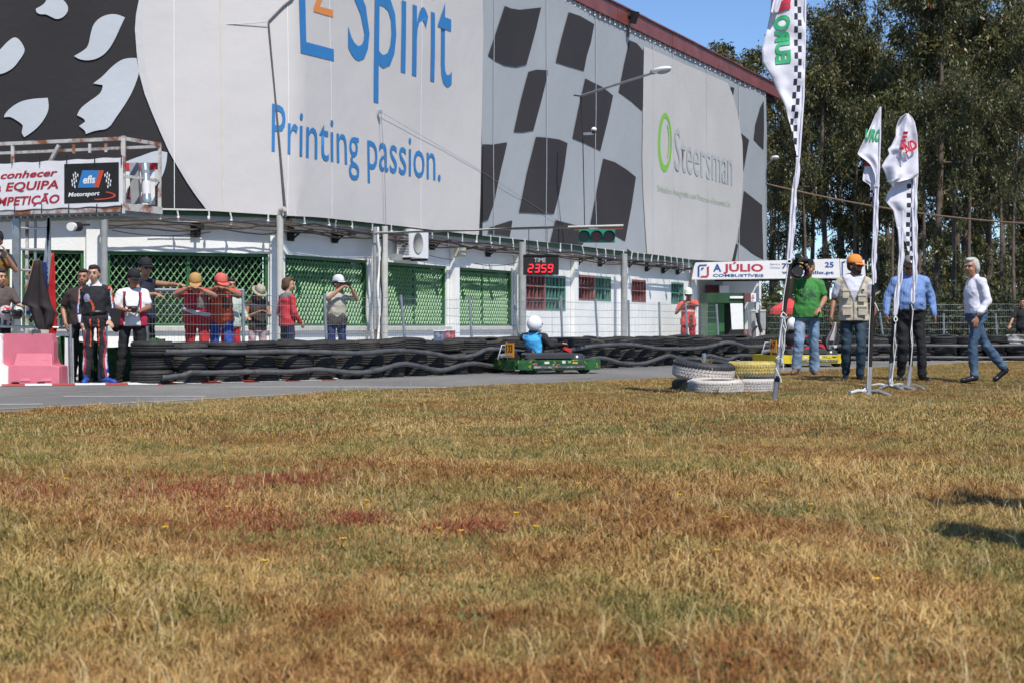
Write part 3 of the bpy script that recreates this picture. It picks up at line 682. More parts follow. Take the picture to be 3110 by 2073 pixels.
sheetpx(bp, bx_, lambda x: lerp(498, 478, x/373)+1.5*math.sin(x*.075), lambda x: lerp(640, 625, x/373)-1.5*math.sin(x*.075), 0, 'cloth', M_whitef, bn)
sheetpx(bp, list(np.linspace(195, 361, 16)), lambda x: lerp(499, 493, (x-195)/166), lambda x: lerp(619, 613, (x-195)/166), .004, 'black_panel', M_blackm, bn)
ub = (bp(300,560)-bp(0,560)*1.0); ub = Vector(ub); ub.z = 0; ub.normalize()
def btext(t, x, y, cap, m, align='l', width=None, shear=.2, bold=.0, name='lettering', o=.0065, tilt=.018):
    mb = MB(); u_ = Vector((ub.x, ub.y, tilt)).normalized(); add_text(mb, t, bp(x, y, o), u_, (0,0,1), cap=cap, width=width, shear=shear, bold=bold, align=align); return mb.build(name, m, bn)
M_crim = mat('crimson_print', (.38,.015,.03), .5)
btext('Venha conhecer', 175, 534, .105, M_crim, 'r', shear=.3, bold=.025, width=1.82); btext('nossa EQUIPA', 177, 572, .125, M_crim, 'r', bold=.025, width=1.72); btext('de COMPETIÇÃO', 181, 616, .125, M_crim, 'r', bold=.025, width=1.86)
def ppoly(name, pts, m, o):
    mb = MB(); p3 = [bp(x, y, o) for x, y in pts]; mb.add(p3, [tuple(range(len(p3)))], False); return mb.build(name, m, bn)
Zc = lambda l: [(x/3.92, 380+y/3.92) for x, y in l]
ppoly('logo_blue', Zc([(980,540),(1180,540),(1118,745),(925,748)]), M_blue, .007); ppoly('logo_red', Zc([(1180,540),(1238,540),(1175,745),(1118,745)]), mat('orange_red_print', (.55,.07,.03), .5), .008)
btext('efls', 252, 558, .115, M_whitep, width=.225, shear=.15, bold=.03, o=.010)
btext('Motorsport', 207, 598, .06, M_whitep, width=.575, shear=.2, bold=.03)
for sgn, cx_ in ((-1, 232), (1, 323)):
    for i in range(4):
        for j in range(5):
            if (i+j) % 2: continue
            q = [(cx_+sgn*(-6+i*3.6+j*2.2)+a*3.4*sgn, 522+j*8.6-i*1.5*1.8+b*8.2+8) for a, b in ((0,0),(1,-.35),(1.1,.65),(.1,1))]
            ppoly('check_print', q, M_whitep, .008)
aa = [(290+62*math.cos(t), 594+14*math.sin(t)) for t in np.linspace(-1.0, 1.6, 16)]; bb = [(288+57*math.cos(t), 594+10.5*math.sin(t)) for t in np.linspace(1.6, -1.0, 16)]
ppoly('swoosh', aa+bb, mat('orange_red_print'), .008)
for x in (37, 121, 203, 288, 369): m = MB(); m.tube([bp(x, 474+.03*(200-x)*.3, .02), bp(x, 502, .02)], .008, 5); m.build('tie', M_blackm, bn)
for x in (45, 127, 209, 294, 369): m = MB(); m.tube([bp(x, 620, .02), bp(x, 648, .03)], .008, 5); m.build('tie', M_blackm, bn)

# ladder under the balcony
ld = thing('ladder', 'grey metal ladder with bright rungs under the steel balcony', 'ladder', P(110, 1150, 26.1))
m = MB(); m.beam(P(106, 1010, 26.4), P(108, 645, 26.4), .035); m.build('side_rail', M_galv, ld)
for a, b in (((147,645),(152,860)),((152,645),(133,860))): m = MB(); m.beam(P(a[0],a[1],26.2), P(b[0],b[1],26.2), .05); m.build('side_rail', M_galv, ld)
for y in (693, 757, 820): m = MB(); m.tube([P(64,y,26.2), P(142,y+2,26.2)], .02, 8); m.build('rung', mat('bright_alloy', (.6,.6,.6), .3, .6), ld)
# speaker/horn lamp and black brackets under the ledge
hp = thing('horn_lamp', 'round white faced lamp on black bracket left on the wall', 'lamp', P(228, 690, 28.6))
m = MB(); m.tube([P(214,689,28.3), P(226,689,28.5)], .072, 16); m.build('face', M_whitep, hp); m = MB(); m.tube([P(226,689,28.45), P(240,689,28.6)], .085, 10); m.beam(P(238,684,28.6), P(272,683,28.8), .035); m.build('housing', M_blackm, hp)
def bracket(x, y, k=1., lb=''):
    side = 'L' if x < 860 else 'R'; p = fac(x, y, .02, side); n, d = (nL, dL) if side == 'L' else (nR, dR)
    b_ = MB(); b_.pbox(p-d*.09-Vector((0,0,.13)), d*.18, (0,0,.26), n*.05); b_.beam(p+n*.05+Vector((0,0,.02)), p+n*.42+Vector((0,0,.05)), .05); b_.beam(p+n*.05-Vector((0,0,.1)), p+n*.22+Vector((0,0,.02)), .03); b_.box(p+n*.45+Vector((0,0,.05)), (.1,.12,.07))
    o = b_.build('wall_bracket', M_blackm, None, loc=p); tag(o, lb, 'bracket', 'black brackets under the ledge')
BR = [(593,700,'beside the balcony end'),(880,712,'right of the first pipe column'),(1014,719,'left of the air conditioner'),(1310,742,'just right of the air conditioner'),(1392,760,'over the third lattice window'),(1480,764,'left of the race timer'),(1752,791,'first right of the race timer'),(1820,796,'second right of the race timer'),(1905,801,'on the column past the barred windows'),(1962,812,'above the single red barred window'),(2012,818,'second from the gantry sign'),(2056,822,'nearest to the gantry sign')]
for x, y, l in BR: bracket(x, y, 1, 'black wall bracket '+l)
# air conditioner
ac = thing('air_conditioner', 'white outdoor air conditioner unit hanging under the tarpaulin', 'air conditioner', fac(1260, 790, .1))
A_ = fac(1222, 785, .1); uu = dR; q0 = sx(1222, off=.4); 
pA = fac(1219, 786, .85); pB_ = fac(1300, 792, .12)
def acp(s, o, z): p = PB+dR*s+nR*o; p.z = z; return p
s_a = sx(1301, off=.43); z_0 = fac(1300, 790, .1).z; z_1 = z_0+.60
m = MB(); m.pbox(acp(s_a-.82, .1, z_0), dR*.82, (0,0,z_1-z_0), nR*.33); m.build('casing', M_whitep, ac)
for k in range(15):
    z = z_0+.05+k*.034; m = MB(); m.pbox(acp(s_a-.825, .14, z), dR*.006, (0,0,.012), nR*.25); m.build('grille_slot', M_blackm, ac)
m = MB(); Mx = Matrix((dR, Vector((0,0,1)), nR)).transposed(); m.lathe([(.0,.0),(.21,.0),(.21,.012),(.225,.012),(.225,-.004)], Matrix.Translation(acp(s_a-.5, .434, z_0+.31)) @ Mx.to_4x4(), n=24); m.build('fan_grille', mat('ac_fan_grey', (.30,.29,.27), .5), ac)
m = MB(); m.pbox(acp(s_a-.8, .02, z_0-.05), dR*.04, (0,0,.045), nR*.4); m.pbox(acp(s_a-.05, .02, z_0-.05), dR*.04, (0,0,.045), nR*.4); m.build('support_arm', M_blackm, ac)
jb = thing('junction_box', 'beige junction box on the white wall between lattice windows', 'box', fac(1373, 762, .14)); m = MB(); wbox(m, sx(1364), sx(1386), fac(1373,778,.14).z, fac(1373,748,.14).z, .135, .25); m.build('case', mat('beige_plastic', (.52,.48,.38), .5), jb)

# ---------------------------------------------------------------- race clock, signal arm
YT = 30.5
ck = thing('race_clock', 'black race timer with red digits hanging from the signal arm', 'timer', P(1641, 834, YT))
m = MB(); m.pbox(P(1589,835,YT), P(1697,835,YT)-P(1589,835,YT), (0,0,(835-775)/F*YT), (0,.12,0)); m.build('case', M_blackm, ck)
m = MB(); y0 = YT-.005; zt_ = lambda y: HC-(y-HY)/F*YT; m.pbox(P(1589,835,YT-.015), (P(1697,0,YT)-P(1589,0,YT)).x*Vector((1,0,0)), (0,0,.02), (0,.01,0)); m.pbox(P(1589,777,YT-.015), (P(1697,0,YT)-P(1589,0,YT)).x*Vector((1,0,0)), (0,0,.02), (0,.01,0)); m.build('frame_edge', M_black, ck)
m = MB(); add_text(m, 'TIME', P(1640,797,YT-.012), (1,0,0), (0,0,1), width=.215, cap=.078, align='c'); m.build('lettering', mat('pale_sign_print', (.55,.55,.55), .5), ck)
M_led = mat('red_led', (.7,.01,.02), .4, emit=(1,.02,.03,2.2))
SEG = {'2':'abged','3':'abgcd','5':'afgcd','9':'abcdfg'}
def seg_digit(ch, x, y, w_, h, par):
    t_ = 3.2; mb = MB(); sl_ = .12
    S = {'a':((0,1),(1,1)),'b':((1,1),(1,.5)),'c':((1,.5),(1,0)),'d':((0,0),(1,0)),'e':((0,0),(0,.5)),'f':((0,.5),(0,1)),'g':((0,.5),(1,.5))}
    for c in SEG[ch]:
        (a, b), (c_, d) = S[c]; A = P(x+a*w_+b*h*sl_, y-b*h, YT-.012); B = P(x+c_*w_+d*h*sl_, y-d*h, YT-.012); mb.beam(A+(B-A)*.06, B-(B-A)*.06, .018, .008, up=(0,1,0)) if c in 'adg' else mb.beam(A+(B-A)*.06, B-(B-A)*.06, .018, .008, up=(0,1,0))
    mb.build('digit', M_led, par)
for i, ch in enumerate('2359'): seg_digit(ch, 1604+i*20, 826.5, 12.5, 22, ck)
# signal arm pole with lights
sa = thing('signal_arm', 'thin horizontal steel arm carrying the start lights above the track', 'pole', P(1150, 700, YT))
m = MB(); m.tube([P(1135,706,YT+.3), P(1250,706,YT+.2), P(1500,697,YT+.1), P(1700,691,YT+.1), P(1893,686,YT+.1)], [.014,.016,.02,.024,.026], 8); m.build('arm', mat('weathered_pipe', (.42,.42,.38), .6, .3), sa)
m = MB(); m.tube([P(1135,712,YT+.15), P(1300,701,YT+.15), P(1440,701,YT+.1), P(1560,693,YT+.07), P(1725,688,YT+.07)], .012, 6); m.build('cable', M_cable, sa)
m = MB(); m.tube([P(1606,697,YT+.06), P(1606,775,YT+.06)], .007, 5); m.build('hanger', M_cable, sa); m = MB(); m.tube([P(1661,694,YT+.06), P(1661,775,YT+.06)], .007, 5); m.build('hanger', M_cable, sa)
m = MB(); m.tube([P(1138,1000,YT+.3), P(1138,690,YT+.3)], .035, 8); m.build('mast', M_grayp, sa)
tl = thing('start_lights', 'green three lamp start signal hanging at the arm end', 'traffic light', P(1810, 735, YT))
M_tlg = mat('signal_green_paint', (.02,.24,.16), .4, var=.1)
m = MB(); m.pbox(P(1759,737,YT), P(1868,737,YT)-P(1759,737,YT), (0,0,.24), (0,.14,0)); m.build('housing', M_tlg, tl)
m = MB(); m.pbox(P(1744,701,YT+.02), P(1892,697,YT+.02)-P(1744,701,YT+.02), (0,0,.025), (0,.1,0)); m.build('rusty_strip', mat('rust', (.20,.055,.025), .8, var=.3), tl)
for i, xx in enumerate((1773, 1811, 1849)):
    cpt = P(xx, 719, YT-.002); mb = MB(); vs = []; fs = []; N = 14
    for k in range(N+1):
        a = R(-35+250*k/N); dvec = Vector((math.cos(a), 0, math.sin(a))); ln = .05+.17*max(0, math.sin(a)*.6+.4)
        for r_, ln_ in ((.108, 0), (.112, ln), (.104, ln), (.1, 0)): vs.append(cpt+dvec*r_+Vector((0,-ln_, 0)))
    for k in range(N):
        for j in range(4): fs.append((k*4+j, k*4+(j+1) % 4, (k+1)*4+(j+1) % 4, (k+1)*4+j))
    mb.add(vs, fs, True); mb.build('visor', M_tlg, tl)
    m = MB(); m.tube([cpt+Vector((0,.01,0)), cpt+Vector((0,-.012,0))], .095, 18); m.build('lens', [mat('dark_green_lens', (.01,.05,.04), .2), mat('dark_red_lens', (.16,.006,.008), .2), mat('dim_red_lens', (.07,.012,.012), .2)][i], tl)

# ---------------------------------------------------------------- lamps and camera on the facade
def street_lamp(a, b, hw, label, px_off, tubeoff, Ya, Yb):
    t_ = thing('street_lamp', label, 'street lamp', P(a[0], a[1], Ya)); A, B = P(a[0], a[1], Ya), P(b[0], b[1], Yb)
    m = MB(); m.tube([A, B], .03, 8); m.build('arm', M_galv, t_)
    d = (B-A).normalized(); e = B+d*hw; fx = Vector((d.x, d.y, .05)).normalized(); s_ = Vector((-fx.y, fx.x, 0)).normalized(); u_ = fx.cross(s_); Mx = Matrix((fx, s_, u_)).transposed()
    c = B+fx*hw*.5+Vector((0,0,.03)); m = MB(); m.ell(c, (hw*.62, .13, .075), Mx, 16, 10); m.build('head', M_whitep, t_)
    m = MB(); m.ell(c-u_*.045+fx*.06, (hw*.42, .105, .06), Mx, 14, 8); m.build('glass', M_grayp, t_); m = MB(); m.ell(c-fx*hw*.5, (hw*.2, .07, .07), Mx, 10, 8); m.build('neck', M_grayp, t_)
    return t_
sl1 = street_lamp((1762,292), (1985,222), .5, 'street lamp on a long arm over the black and grey checks', 0, 0, 41, 39.2)
m = MB(); m.tube([P(1744,290,41.4), P(1764,293,41)], .02, 6); m.beam(P(1764,292,41), P(1764,310,41), .05); m.tube([P(1764,300,41), P(1770,420,41.1), P(1776,700,41.2)], .012, 5); m.build('cable', M_cable, sl1)
sl2 = street_lamp((2320,513), (2346,484), .36, 'small white street lamp peeking past the building corner', 0, 0, 62.4, 61.8)
cc = thing('security_camera', 'small white security camera hanging in front of a black check', 'camera', P(1790, 405, 40.5))
m = MB(); m.beam(P(1775,407,41), P(1800,406,40.6), .06); m.build('arm', M_whitep, cc); m = MB(); m.ell(P(1804,394,40.5), (.07,.1,.06), nu=10, nv=8); m.build('housing', M_whitep, cc); m = MB(); m.ell(P(1803,401,40.45), (.055,.08,.05), nu=10, nv=8); m.build('dome', M_black, cc)
fl_ = thing('flood_light', 'black square floodlight standing on the dark red roof edge', 'floodlight', P(1912, 95, 48.5))
Yf = fac(1912, 95, .45).y; m = MB(); m.beam(P(1908,112,Yf), P(1908,60,Yf), .07); m.build('bracket', M_blackm, fl_); m = MB(); m.pbox(P(1918,72,Yf-.1), P(1932,74,Yf-.3)-P(1918,72,Yf-.1), (.1,.0,.34), (-.12,.16,.06)); m.build('lamp_body', M_blackm, fl_); m = MB(); m.tube([P(1896,50,Yf), P(1914,46,Yf)], .1, 10); m.build('ballast', M_blackm, fl_)
fl2 = thing('flood_light', 'black floodlight at the far end of the dark red roof', 'floodlight', P(2325, 250, 61.5)); m = MB(); m.beam(P(2312,272,61.5), P(2322,262,61.5), .08); m.box(P(2326,252,61.5), (.35,.3,.28), Euler((.3,.3,.4)).to_matrix()); m.build('lamp_body', M_blackm, fl2)
lp = thing('leaning_lamp_pole', 'thin dark leaning pole with bent arm in front of the white globe print', 'pole', P(868, 660, 29.5))
m = MB(); m.tube([fac(868,660,.40), fac(861,580,.39), fac(845,400,.385), fac(824,170,.385), fac(816,76,.39), fac(816,66,.39), fac(858,22,.39), fac(888,-4,.39), fac(960,-80,.39)], [.022,.022,.02,.018,.017,.018,.02,.02,.02], 8); m.build('pole', mat('dark_grey_pole', (.10,.10,.105), .5, var=.2), lp)
m = MB(); m.tube([fac(688,75,.37), fac(760,72,.40), fac(814,66,.44)], .008, 5); m.build('stay_wire', M_galv, lp)
wi = thing('stay_wire', 'thin grey wire running down across the big tarpaulins', 'wire', fac(1155, 340, .5)); m = MB(); m.tube([fac(1157,341,.40), fac(1300,424,.385), fac(1430,500,.385), fac(1690,668,.385)], .004, 5); m.tube([fac(1157,341,.44), fac(1168,500,.44), fac(1172,690,.44)], .006, 5); m.box(fac(1155,340,.42), (.08,.08,.06)); m.build('wire', M_galv, wi)

# cables along the ledge
rc = random.Random(3)
for j in range(6):
    pts = []
    x = 330.
    while x < 2100:
        pts.append(fac(x, 0, .36)); p = pts[-1]; z = 2.80-.035*j+.05*noise.noise((x*.013, j*3.1, 0))-.06*abs(math.sin(x*.012+j)); p.z = z; x += 24
    m = MB(); m.tube(pts, .012+.004*(j % 2), 5); tag(m.build('overhead_cable', M_cable if j % 2 else M_cableb, None, loc=pts[0]), ['thick black','brown','second black','second brown','lowest black','lowest brown'][j]+' cable of the tangle running under the tarpaulin hem', 'cable', 'cables along the ledge')
for a, b, sg_ in (((340,700),(640,705),14),((1190,730),(1375,790),10),((1440,800),(1580,795),10),((960,705),(1130,720),10)):
    pts = [fac(lerp(a[0],b[0],t), lerp(a[1],b[1],t)+sg_*4*t*(1-t), .3) for t in np.linspace(0, 1, 12)]; m = MB(); m.tube(pts, .008, 5); tag(m.build('sagging_cable', M_cable, None, loc=pts[0]), 'thin loose cable drooping over the white wall band '+{340:'above the widest lattice window',1190:'below the air conditioner',1440:'left of the race clock',960:'above the man taking a photograph'}[a[0]], 'cable', 'loose cables on the wall band')
vc = thing('cable_bundle', 'bundle of pipes and cables running down the wall beside the second column', 'cables', fac(1150, 1040, .3))
for k, (x, w_) in enumerate(((1133,.03),(1142,.022),(1150,.03),(1158,.018))):
    pts = [fac(x+3*math.sin(k*2+i*1.3), 690+i*35, .32+.03*k) for i in range(11)]; m = MB(); m.tube(pts, w_, 6); m.build('pipe', [M_conc, M_cableb, M_whitep, M_cable][k], vc)
m = MB(); wbox(m, sx(1136), sx(1158), fac(1145,788,.4).z, fac(1145,768,.4).z, .36, .5); m.build('fuse_box', M_grayp, vc)
oc = thing('overhead_line', 'thin overhead line crossing in front of the trees', 'cable', P(2325, 560, 61))
m = MB(); m.tube([P(2325+(800)*t, 558+lerp(0,122,t)+48*t*(1-t)*1.6, 61-10*t) for t in np.linspace(0, 1, 24)], .03, 5); m.build('wire', mat('brown_line', (.22,.15,.10), .7), oc)

# ---------------------------------------------------------------- gantry sign
YG = 53.
gs = thing('gantry_sign', 'long white advertising sign with blue and red words across the track', 'sign', P(2330, 860, YG))
def gp(x, y, o=0.): return P(x, y, YG-o)
def gbox(x0, x1, y0, y1, name, m, o=.0, d=.08, sk=0, par=gs):
    mb = MB(); mb.poly([gp(x0,y1), gp(x1,y1-sk*.0), gp(x1,y0), gp(x0+sk,y0)], (0,d,0)) if o == 0 else mb.poly([gp(x0,y1,o), gp(x1,y1,o), gp(x1,y0,o), gp(x0,y0,o)], (0,-.01,0)); return mb.build(name, m, par)
mb = MB(); mb.poly([gp(2101,848), gp(2552,843), gp(2549,786), gp(2110,798)], (0,.15,0)); mb.build('panel', M_whitef, gs)
mb = MB(); mb.poly([gp(2554,842), gp(2629,838), gp(2625,790), gp(2551,787)], (0,.15,0)); mb.build('panel', M_whitef, gs)
mb = MB(); mb.beam(gp(2170,852,-.2), gp(2630,849,-.2), .07); mb.build('truss', M_blackm, gs)
mb = MB(); mb.beam(gp(2101,849,.01), gp(2552,844,.01), .03); mb.build('lower_edge', M_conc, gs)
M_gb = mat('sign_blue_print', (.02,.07,.26), .5); M_gr = mat('sign_red_print', (.42,.03,.06), .5)
def gt(t, x, y, w_, cap, m, bold=.03):
    mb = MB(); add_text(mb, t, gp(x, y, .01), (1,0,-.004), (0,0,1), width=w_/F*YG, cap=cap/F*YG, bold=bold); mb.build('lettering', m, gs)
gt('A', 2166, 824.5, 25, 21, M_gb); gt('JÚLIO', 2197, 824, 121, 21, M_gr); gt('COMBUSTÍVEIS', 2165, 841, 154, 8, M_gb, .02)
gt('Apoio a', 2338, 805, 31, 5, M_gb, 0); gt('Clientes:', 2338, 816, 33, 5, M_gb, 0); gt('707', 2374, 816, 48, 15, M_gb); gt('25', 2505, 812, 27, 15, M_gb); gt('www.ajulio.pt', 2374, 832, 158, 9, M_gb)
Zg = lambda l: [(1960+x/2.8, 700+y/2.8) for x, y in l]
for pts, m in ((Zg([(445,395),(445,310),(460,292),(525,290),(520,303),(465,305),(460,318),(460,398)]), M_gb), (Zg([(478,318),(500,316),(496,326),(470,345)]), M_gb), (Zg([(522,315),(542,303),(540,385),(525,402),(462,402),(480,388),(518,386),(524,378)]), M_gr)):
    mb = MB(); mb.add([gp(x, y, .011) for x, y in pts], [tuple(range(len(pts)))], False); mb.build('logo', m, gs)
gt('AJÚ', 2573, 812, 46, 11, M_gr, .0); 
mb = MB(); mb.add([gp(x, y, .011) for x, y in ((2556,838),(2556,796),(2568,792),(2567,797),(2560,800),(2560,838))], [(0,1,2,3,4,5)], False); mb.build('logo', M_gb, gs)
mb = MB(); mb.tube([P(2606,1060,YG+.1), P(2606,795,YG+.1)], .06, 8); mb.build('support_post', M_galv, gs)

# ---------------------------------------------------------------- green ticket kiosk, board, pumps and parasol
kk = thing('green_kiosk', 'dark green kiosk with flat roof beyond the fence by the sign', 'kiosk', P(2200, 1030, 50))
m = MB(); fbox(m, 2150, 2262, 890, 920, 49.6, 2.2); m.build('roof', M_greend, kk); m = MB(); fbox(m, 2150, 2200, 920, 1040, 50, 1.8); m.build('side_panel', M_green, kk); m = MB(); fbox(m, 2200, 2262, 920, 1040, 51.2, .1); m.build('back_panel', M_dark, kk)
for x in (2258, 2292): m = MB(); fbox(m, x, x+4, 920, 1040, 49.7, .05); m.build('post', M_greend, kk)
m = MB(); fbox(m, 2217, 2257, 900, 907, 49.55, .04); m.build('strip_light', M_whitep, kk)
nb = thing('white_board', 'blank white board standing in front of the green kiosk', 'board', P(2240, 1000, 49.4)); m = MB(); m.poly([P(2218,922,49.4), P(2256,922,49.4), P(2258,1000,49.4), P(2223,1001,49.4)], (0,.04,0)); m.build('panel', M_whitep, nb)
sb = thing('small_sign', 'small maroon and white sign above the kiosk corner', 'sign', P(2280, 915, 49.5)); m = MB(); fbox(m, 2261, 2281, 891, 918, 49.5, .1); m.build('maroon_panel', mat('brown_panel', (.13,.05,.045), .6), sb); m = MB(); fbox(m, 2281, 2296, 891, 917, 49.5, .1); m.build('white_panel', M_whitep, sb)
m = MB(); add_text(m, 'S', P(2284, 908, 49.45), (1,0,0), (0,0,1), cap=.12, bold=.02); m.build('lettering', M_redp, sb)
for (x0, x1), l in (((2282,2296),'left'),((2309,2326),'right')):
    c_ = thing('fuel_cabinet', 'grey fuel cabinet, the '+l+' one of the pair beside the kiosk', 'cabinet', P((x0+x1)/2, 1020, 48), 'grey cabinets'); m = MB(); fbox(m, x0, x1, 946, 1000, 48, .4); m.build('door', M_grayp, c_); m = MB(); fbox(m, x0-1, x1+1, 941, 946, 47.98, .44); m.build('lid', M_conc, c_); m = MB(); fbox(m, x0+2, x1-2, 1000, 1040, 48.02, .3); m.build('plinth', M_conc, c_)
hz_ = thing('black_hose', 'black hose and pipe hanging between the grey cabinets', 'hose', P(2300, 1000, 47.8)); m = MB(); m.tube([P(2299,950,47.8), P(2303,975,47.8), P(2312,1010,47.8)], .05, 8); m.tube([P(2280,1040,47.8), P(2286,1005,47.8), P(2300,990,47.8)], .03, 8); m.build('tube', M_blackm, hz_)
bk = thing('red_board_stack', 'low stack of red boards behind the fence near the kiosk', 'boards', P(2275, 1040, 47)); m = MB(); [fbox(m, 2262+i*8, 2268+i*8, 1000, 1040, 47, .1) for i in range(3)]; m.build('board', M_maroon, bk)
pa = thing('red_parasol', 'red parasol with white writing behind the cameraman', 'parasol', P(2378, 1040, 44))
YP = 44; mb = MB(); ctr = P(2395, 905, YP); vs = [ctr]; N = 6; hw = 60/F*YP
rim = [P(2395, 938, YP)+Vector((hw*math.cos(a), hw*math.sin(a), 0)) for a in [R(30+60*k) for k in range(N)]]
vs += rim; vs += [v-Vector((0,0,.15)) for v in rim]; fs = [(0, 1+k, 1+(k+1) % N) for k in range(N)]+[(1+k, 1+N+k, 1+N+(k+1) % N, 1+(k+1) % N) for k in range(N)]
mb.add(vs, fs, False); mb.build('canopy', mat('red_parasol_cloth', (.62,.05,.05), .7), pa); m = MB(); m.tube([P(2395,905,YP), P(2395,1045,YP)], .025, 8); m.build('pole', mat('wood_pole', (.35,.22,.10), .7), pa)
m = MB(); add_text(m, 'SEVEN', P(2372, 953, YP-hw-.02), (1,0,0), (0,0,1), width=.28, cap=.07); 
# coloured drums seen through the fence
for (x0, x1, y0, y1, Y_, c, l) in ((1317,1352,1006,1040,29.6,(.08,.14,.22),'blue printed cardboard box behind the fence under the third lattice window'),(1352,1381,1004,1040,29.7,(.45,.05,.07),'red printed box behind the fence beside the blue box')):
    b_ = thing('box', l, 'box', P((x0+x1)/2, 1100, Y_)); m = MB(); fbox(m, x0, x1, y0, y0+100, Y_, .3); m.build('body', mat('box_print_%d' % x0, c, .6, var=.6, scale=12, second=(.4,.3,.3), sec=(.5,.6)), b_); m = MB(); fbox(m, x0-1, x1+1, y0-3, y0, Y_-.01, .32); m.build('lid', M_whitep, b_)

# ---------------------------------------------------------------- left foreground: water barriers, flags, green netting, posts
def barrier_box(x0, x1, Yb, m, label):
    t_ = thing('water_barrier', label, 'barrier', P((x0+x1)/2, 1172, Yb)); O = P(x0, 0, Yb); O.z = 0; sc = (x1-x0)/F*Yb
    pr = [(0,0),(.13,0),(.16,.035),(.26,.035),(.30,0),(.62,0),(.66,.035),(.76,.035),(.80,0),(1,0),(1,.22),(.88,.235),(.86,.25),(.86,.50),(.82,.585),(.76,.60),(.52,.60),(.48,.575),(.42,.56),(.38,.60),(0,.60),(-.02,.55),(-.02,.25),(0,.22)]
    mb = MB(); pts = [O+Vector((a*sc, .12, b*1.22)) for a, b in pr]; mb.poly(pts, (0,.22,0)); mb.build('upper_body', m, t_)
    mb = MB(); lo = [(0,0),(.16,.0),(.19,.035),(.3,.035),(.33,0),(.6,0),(.63,.035),(.74,.035),(.77,0),(1,0),(.99,.22),(.87,.235),(.83,.37),(.22,.37),(.2,.24),(.0,.22)]
    a_ = [O+Vector((a*sc, -.02 if b < .1 else (.02 if b < .3 else .10), b*1.22)) for a, b in lo]; b_ = [O+Vector((a*sc, .47-(0 if b < .3 else .1), b*1.22)) for a, b in lo]; n_ = len(lo)
    mb.add(a_+b_, [tuple(range(n_)), tuple(range(n_, 2*n_))[::-1]]+[(i, n_+i, n_+(i+1) % n_, (i+1) % n_) for i in range(n_)]); o = mb.build('lower_body', m, t_)
    bv = o.modifiers.new('b', 'BEVEL'); bv.width = .015; bv.segments = 2
    for u_ in (.36, .74): mb = MB(); mb.pbox(O+Vector((u_*sc-.045, .085, .36)), (.09,0,0), (0,0,.05), (0,.02,0)); mb.build('slot', M_blackm, t_); mb = MB(); mb.pbox(O+Vector((u_*sc-.055, .05, .335)), (.11,0,0), (0,0,.022), (0,.06,0)); mb.build('lip', m, t_)
    for u_ in (.42, .78): mb = MB(); mb.pbox(O+Vector((u_*sc-.07, -.03, .06)), (.14,0,0), (0,.04,.10), (0,.08,0)); mb.build('rib', m, t_)
    return t_
barrier_box(4, 181, 23.55, M_pink, 'faded pink plastic water filled road barrier at the left')
barrier_box(-152, 24, 23.5, M_whitep, 'white plastic road barrier cut off by the left frame edge')
def cloth(name, outline_l, outline_r, Y, m, label, cat, fold=.03, nf=3, seed=0, cols=10, parent=None, o0=0.):
    """hanging cloth: left and right px edges per row"""
    mb = MB(); rows = len(outline_l)
    # refine rows
    def interp(T, t): f = t*(len(T)-1); i = min(int(f), len(T)-2); g = f-i; return (lerp(T[i][0], T[i+1][0], g), lerp(T[i][1], T[i+1][1], g))
    RR = 26
    for r in range(RR+1):
        t = r/RR; a = interp(outline_l, t); b = interp(outline_r, t)
        for c in range(cols+1):
            q = c/cols; p = P(lerp(a[0],b[0],q), lerp(a[1],b[1],q), Y); p.y += o0+fold*math.sin(q*nf*2*math.pi+seed+t*1.3)*min(1, .25+t)+.02*noise.noise((q*3, t*5, seed)); mb.v.append(tuple(p))
    for r in range(RR):
        for c in range(cols): a = r*(cols+1)+c; mb.f.append((a, a+cols+1, a+cols+2, a+1)); mb.mi.append(0); mb.sf.append(True)
    o = mb.build(name, m, parent, loc=None if parent else P(outline_l[-1][0], outline_l[-1][1], Y)); s_ = o.modifiers.new('s', 'SOLIDIFY'); s_.thickness = .004
    if label: tag(o, label, cat)
    return o
M_bf = mat('black_flag_cloth', (.018,.012,.013), .8, var=.3, bump=.4, bscale=9); M_rf = mat('red_flag_cloth', (.42,.012,.015), .7, var=.15, bump=.4, bscale=9)
bf = thing('black_flag', 'black marshal flag hanging furled on its stick at the left', 'flag', P(110, 1000, 24.6))
cloth('cloth', [(103,792),(80,880),(62,925),(85,930),(105,990),(112,1000)], [(128,792),(140,870),(155,925),(168,950),(160,985),(150,1002)], 24.4, M_bf, None, None, .04, 2, 1, parent=bf)
m = MB(); m.tube([P(62,965,24.6), P(104,790,24.5)], .014, 6); m.build('stick', mat('flag_stick', (.45,.25,.10), .6), bf)
rfl = thing('red_flag', 'red marshal flag hanging furled between black flag and lattice window', 'flag', P(160, 1040, 24.7))
cloth('cloth', [(157,770),(150,830),(143,885),(152,950),(150,1000),(158,1040)], [(163,768),(166,830),(167,885),(170,950),(172,1000),(166,1042)], 24.8, M_rf, None, None, .05, 1, 2, parent=rfl)
m = MB(); m.tube([P(152,1045,24.9), P(156,770,24.9)], .014, 6); m.build('stick', mat('flag_stick', (.45,.25,.10), .6), rfl)
blf = thing('blue_flag', 'dark blue flag hanging behind the black flag', 'flag', P(140, 900, 25))
cloth('cloth', [(126,796),(122,850),(130,900)], [(140,796),(144,850),(150,910)], 25, mat('blue_flag_cloth', (.01,.03,.16), .8), None, None, .03, 1, 3, parent=blf)
gn = thing('green_netting_fence', 'low fence covered in dark green netting behind the racing driver', 'fence', P(330, 1165, 25))
M_net = mat('green_netting', (.018,.07,.022), .85, var=.5, scale=14, bump=.6, bscale=30)
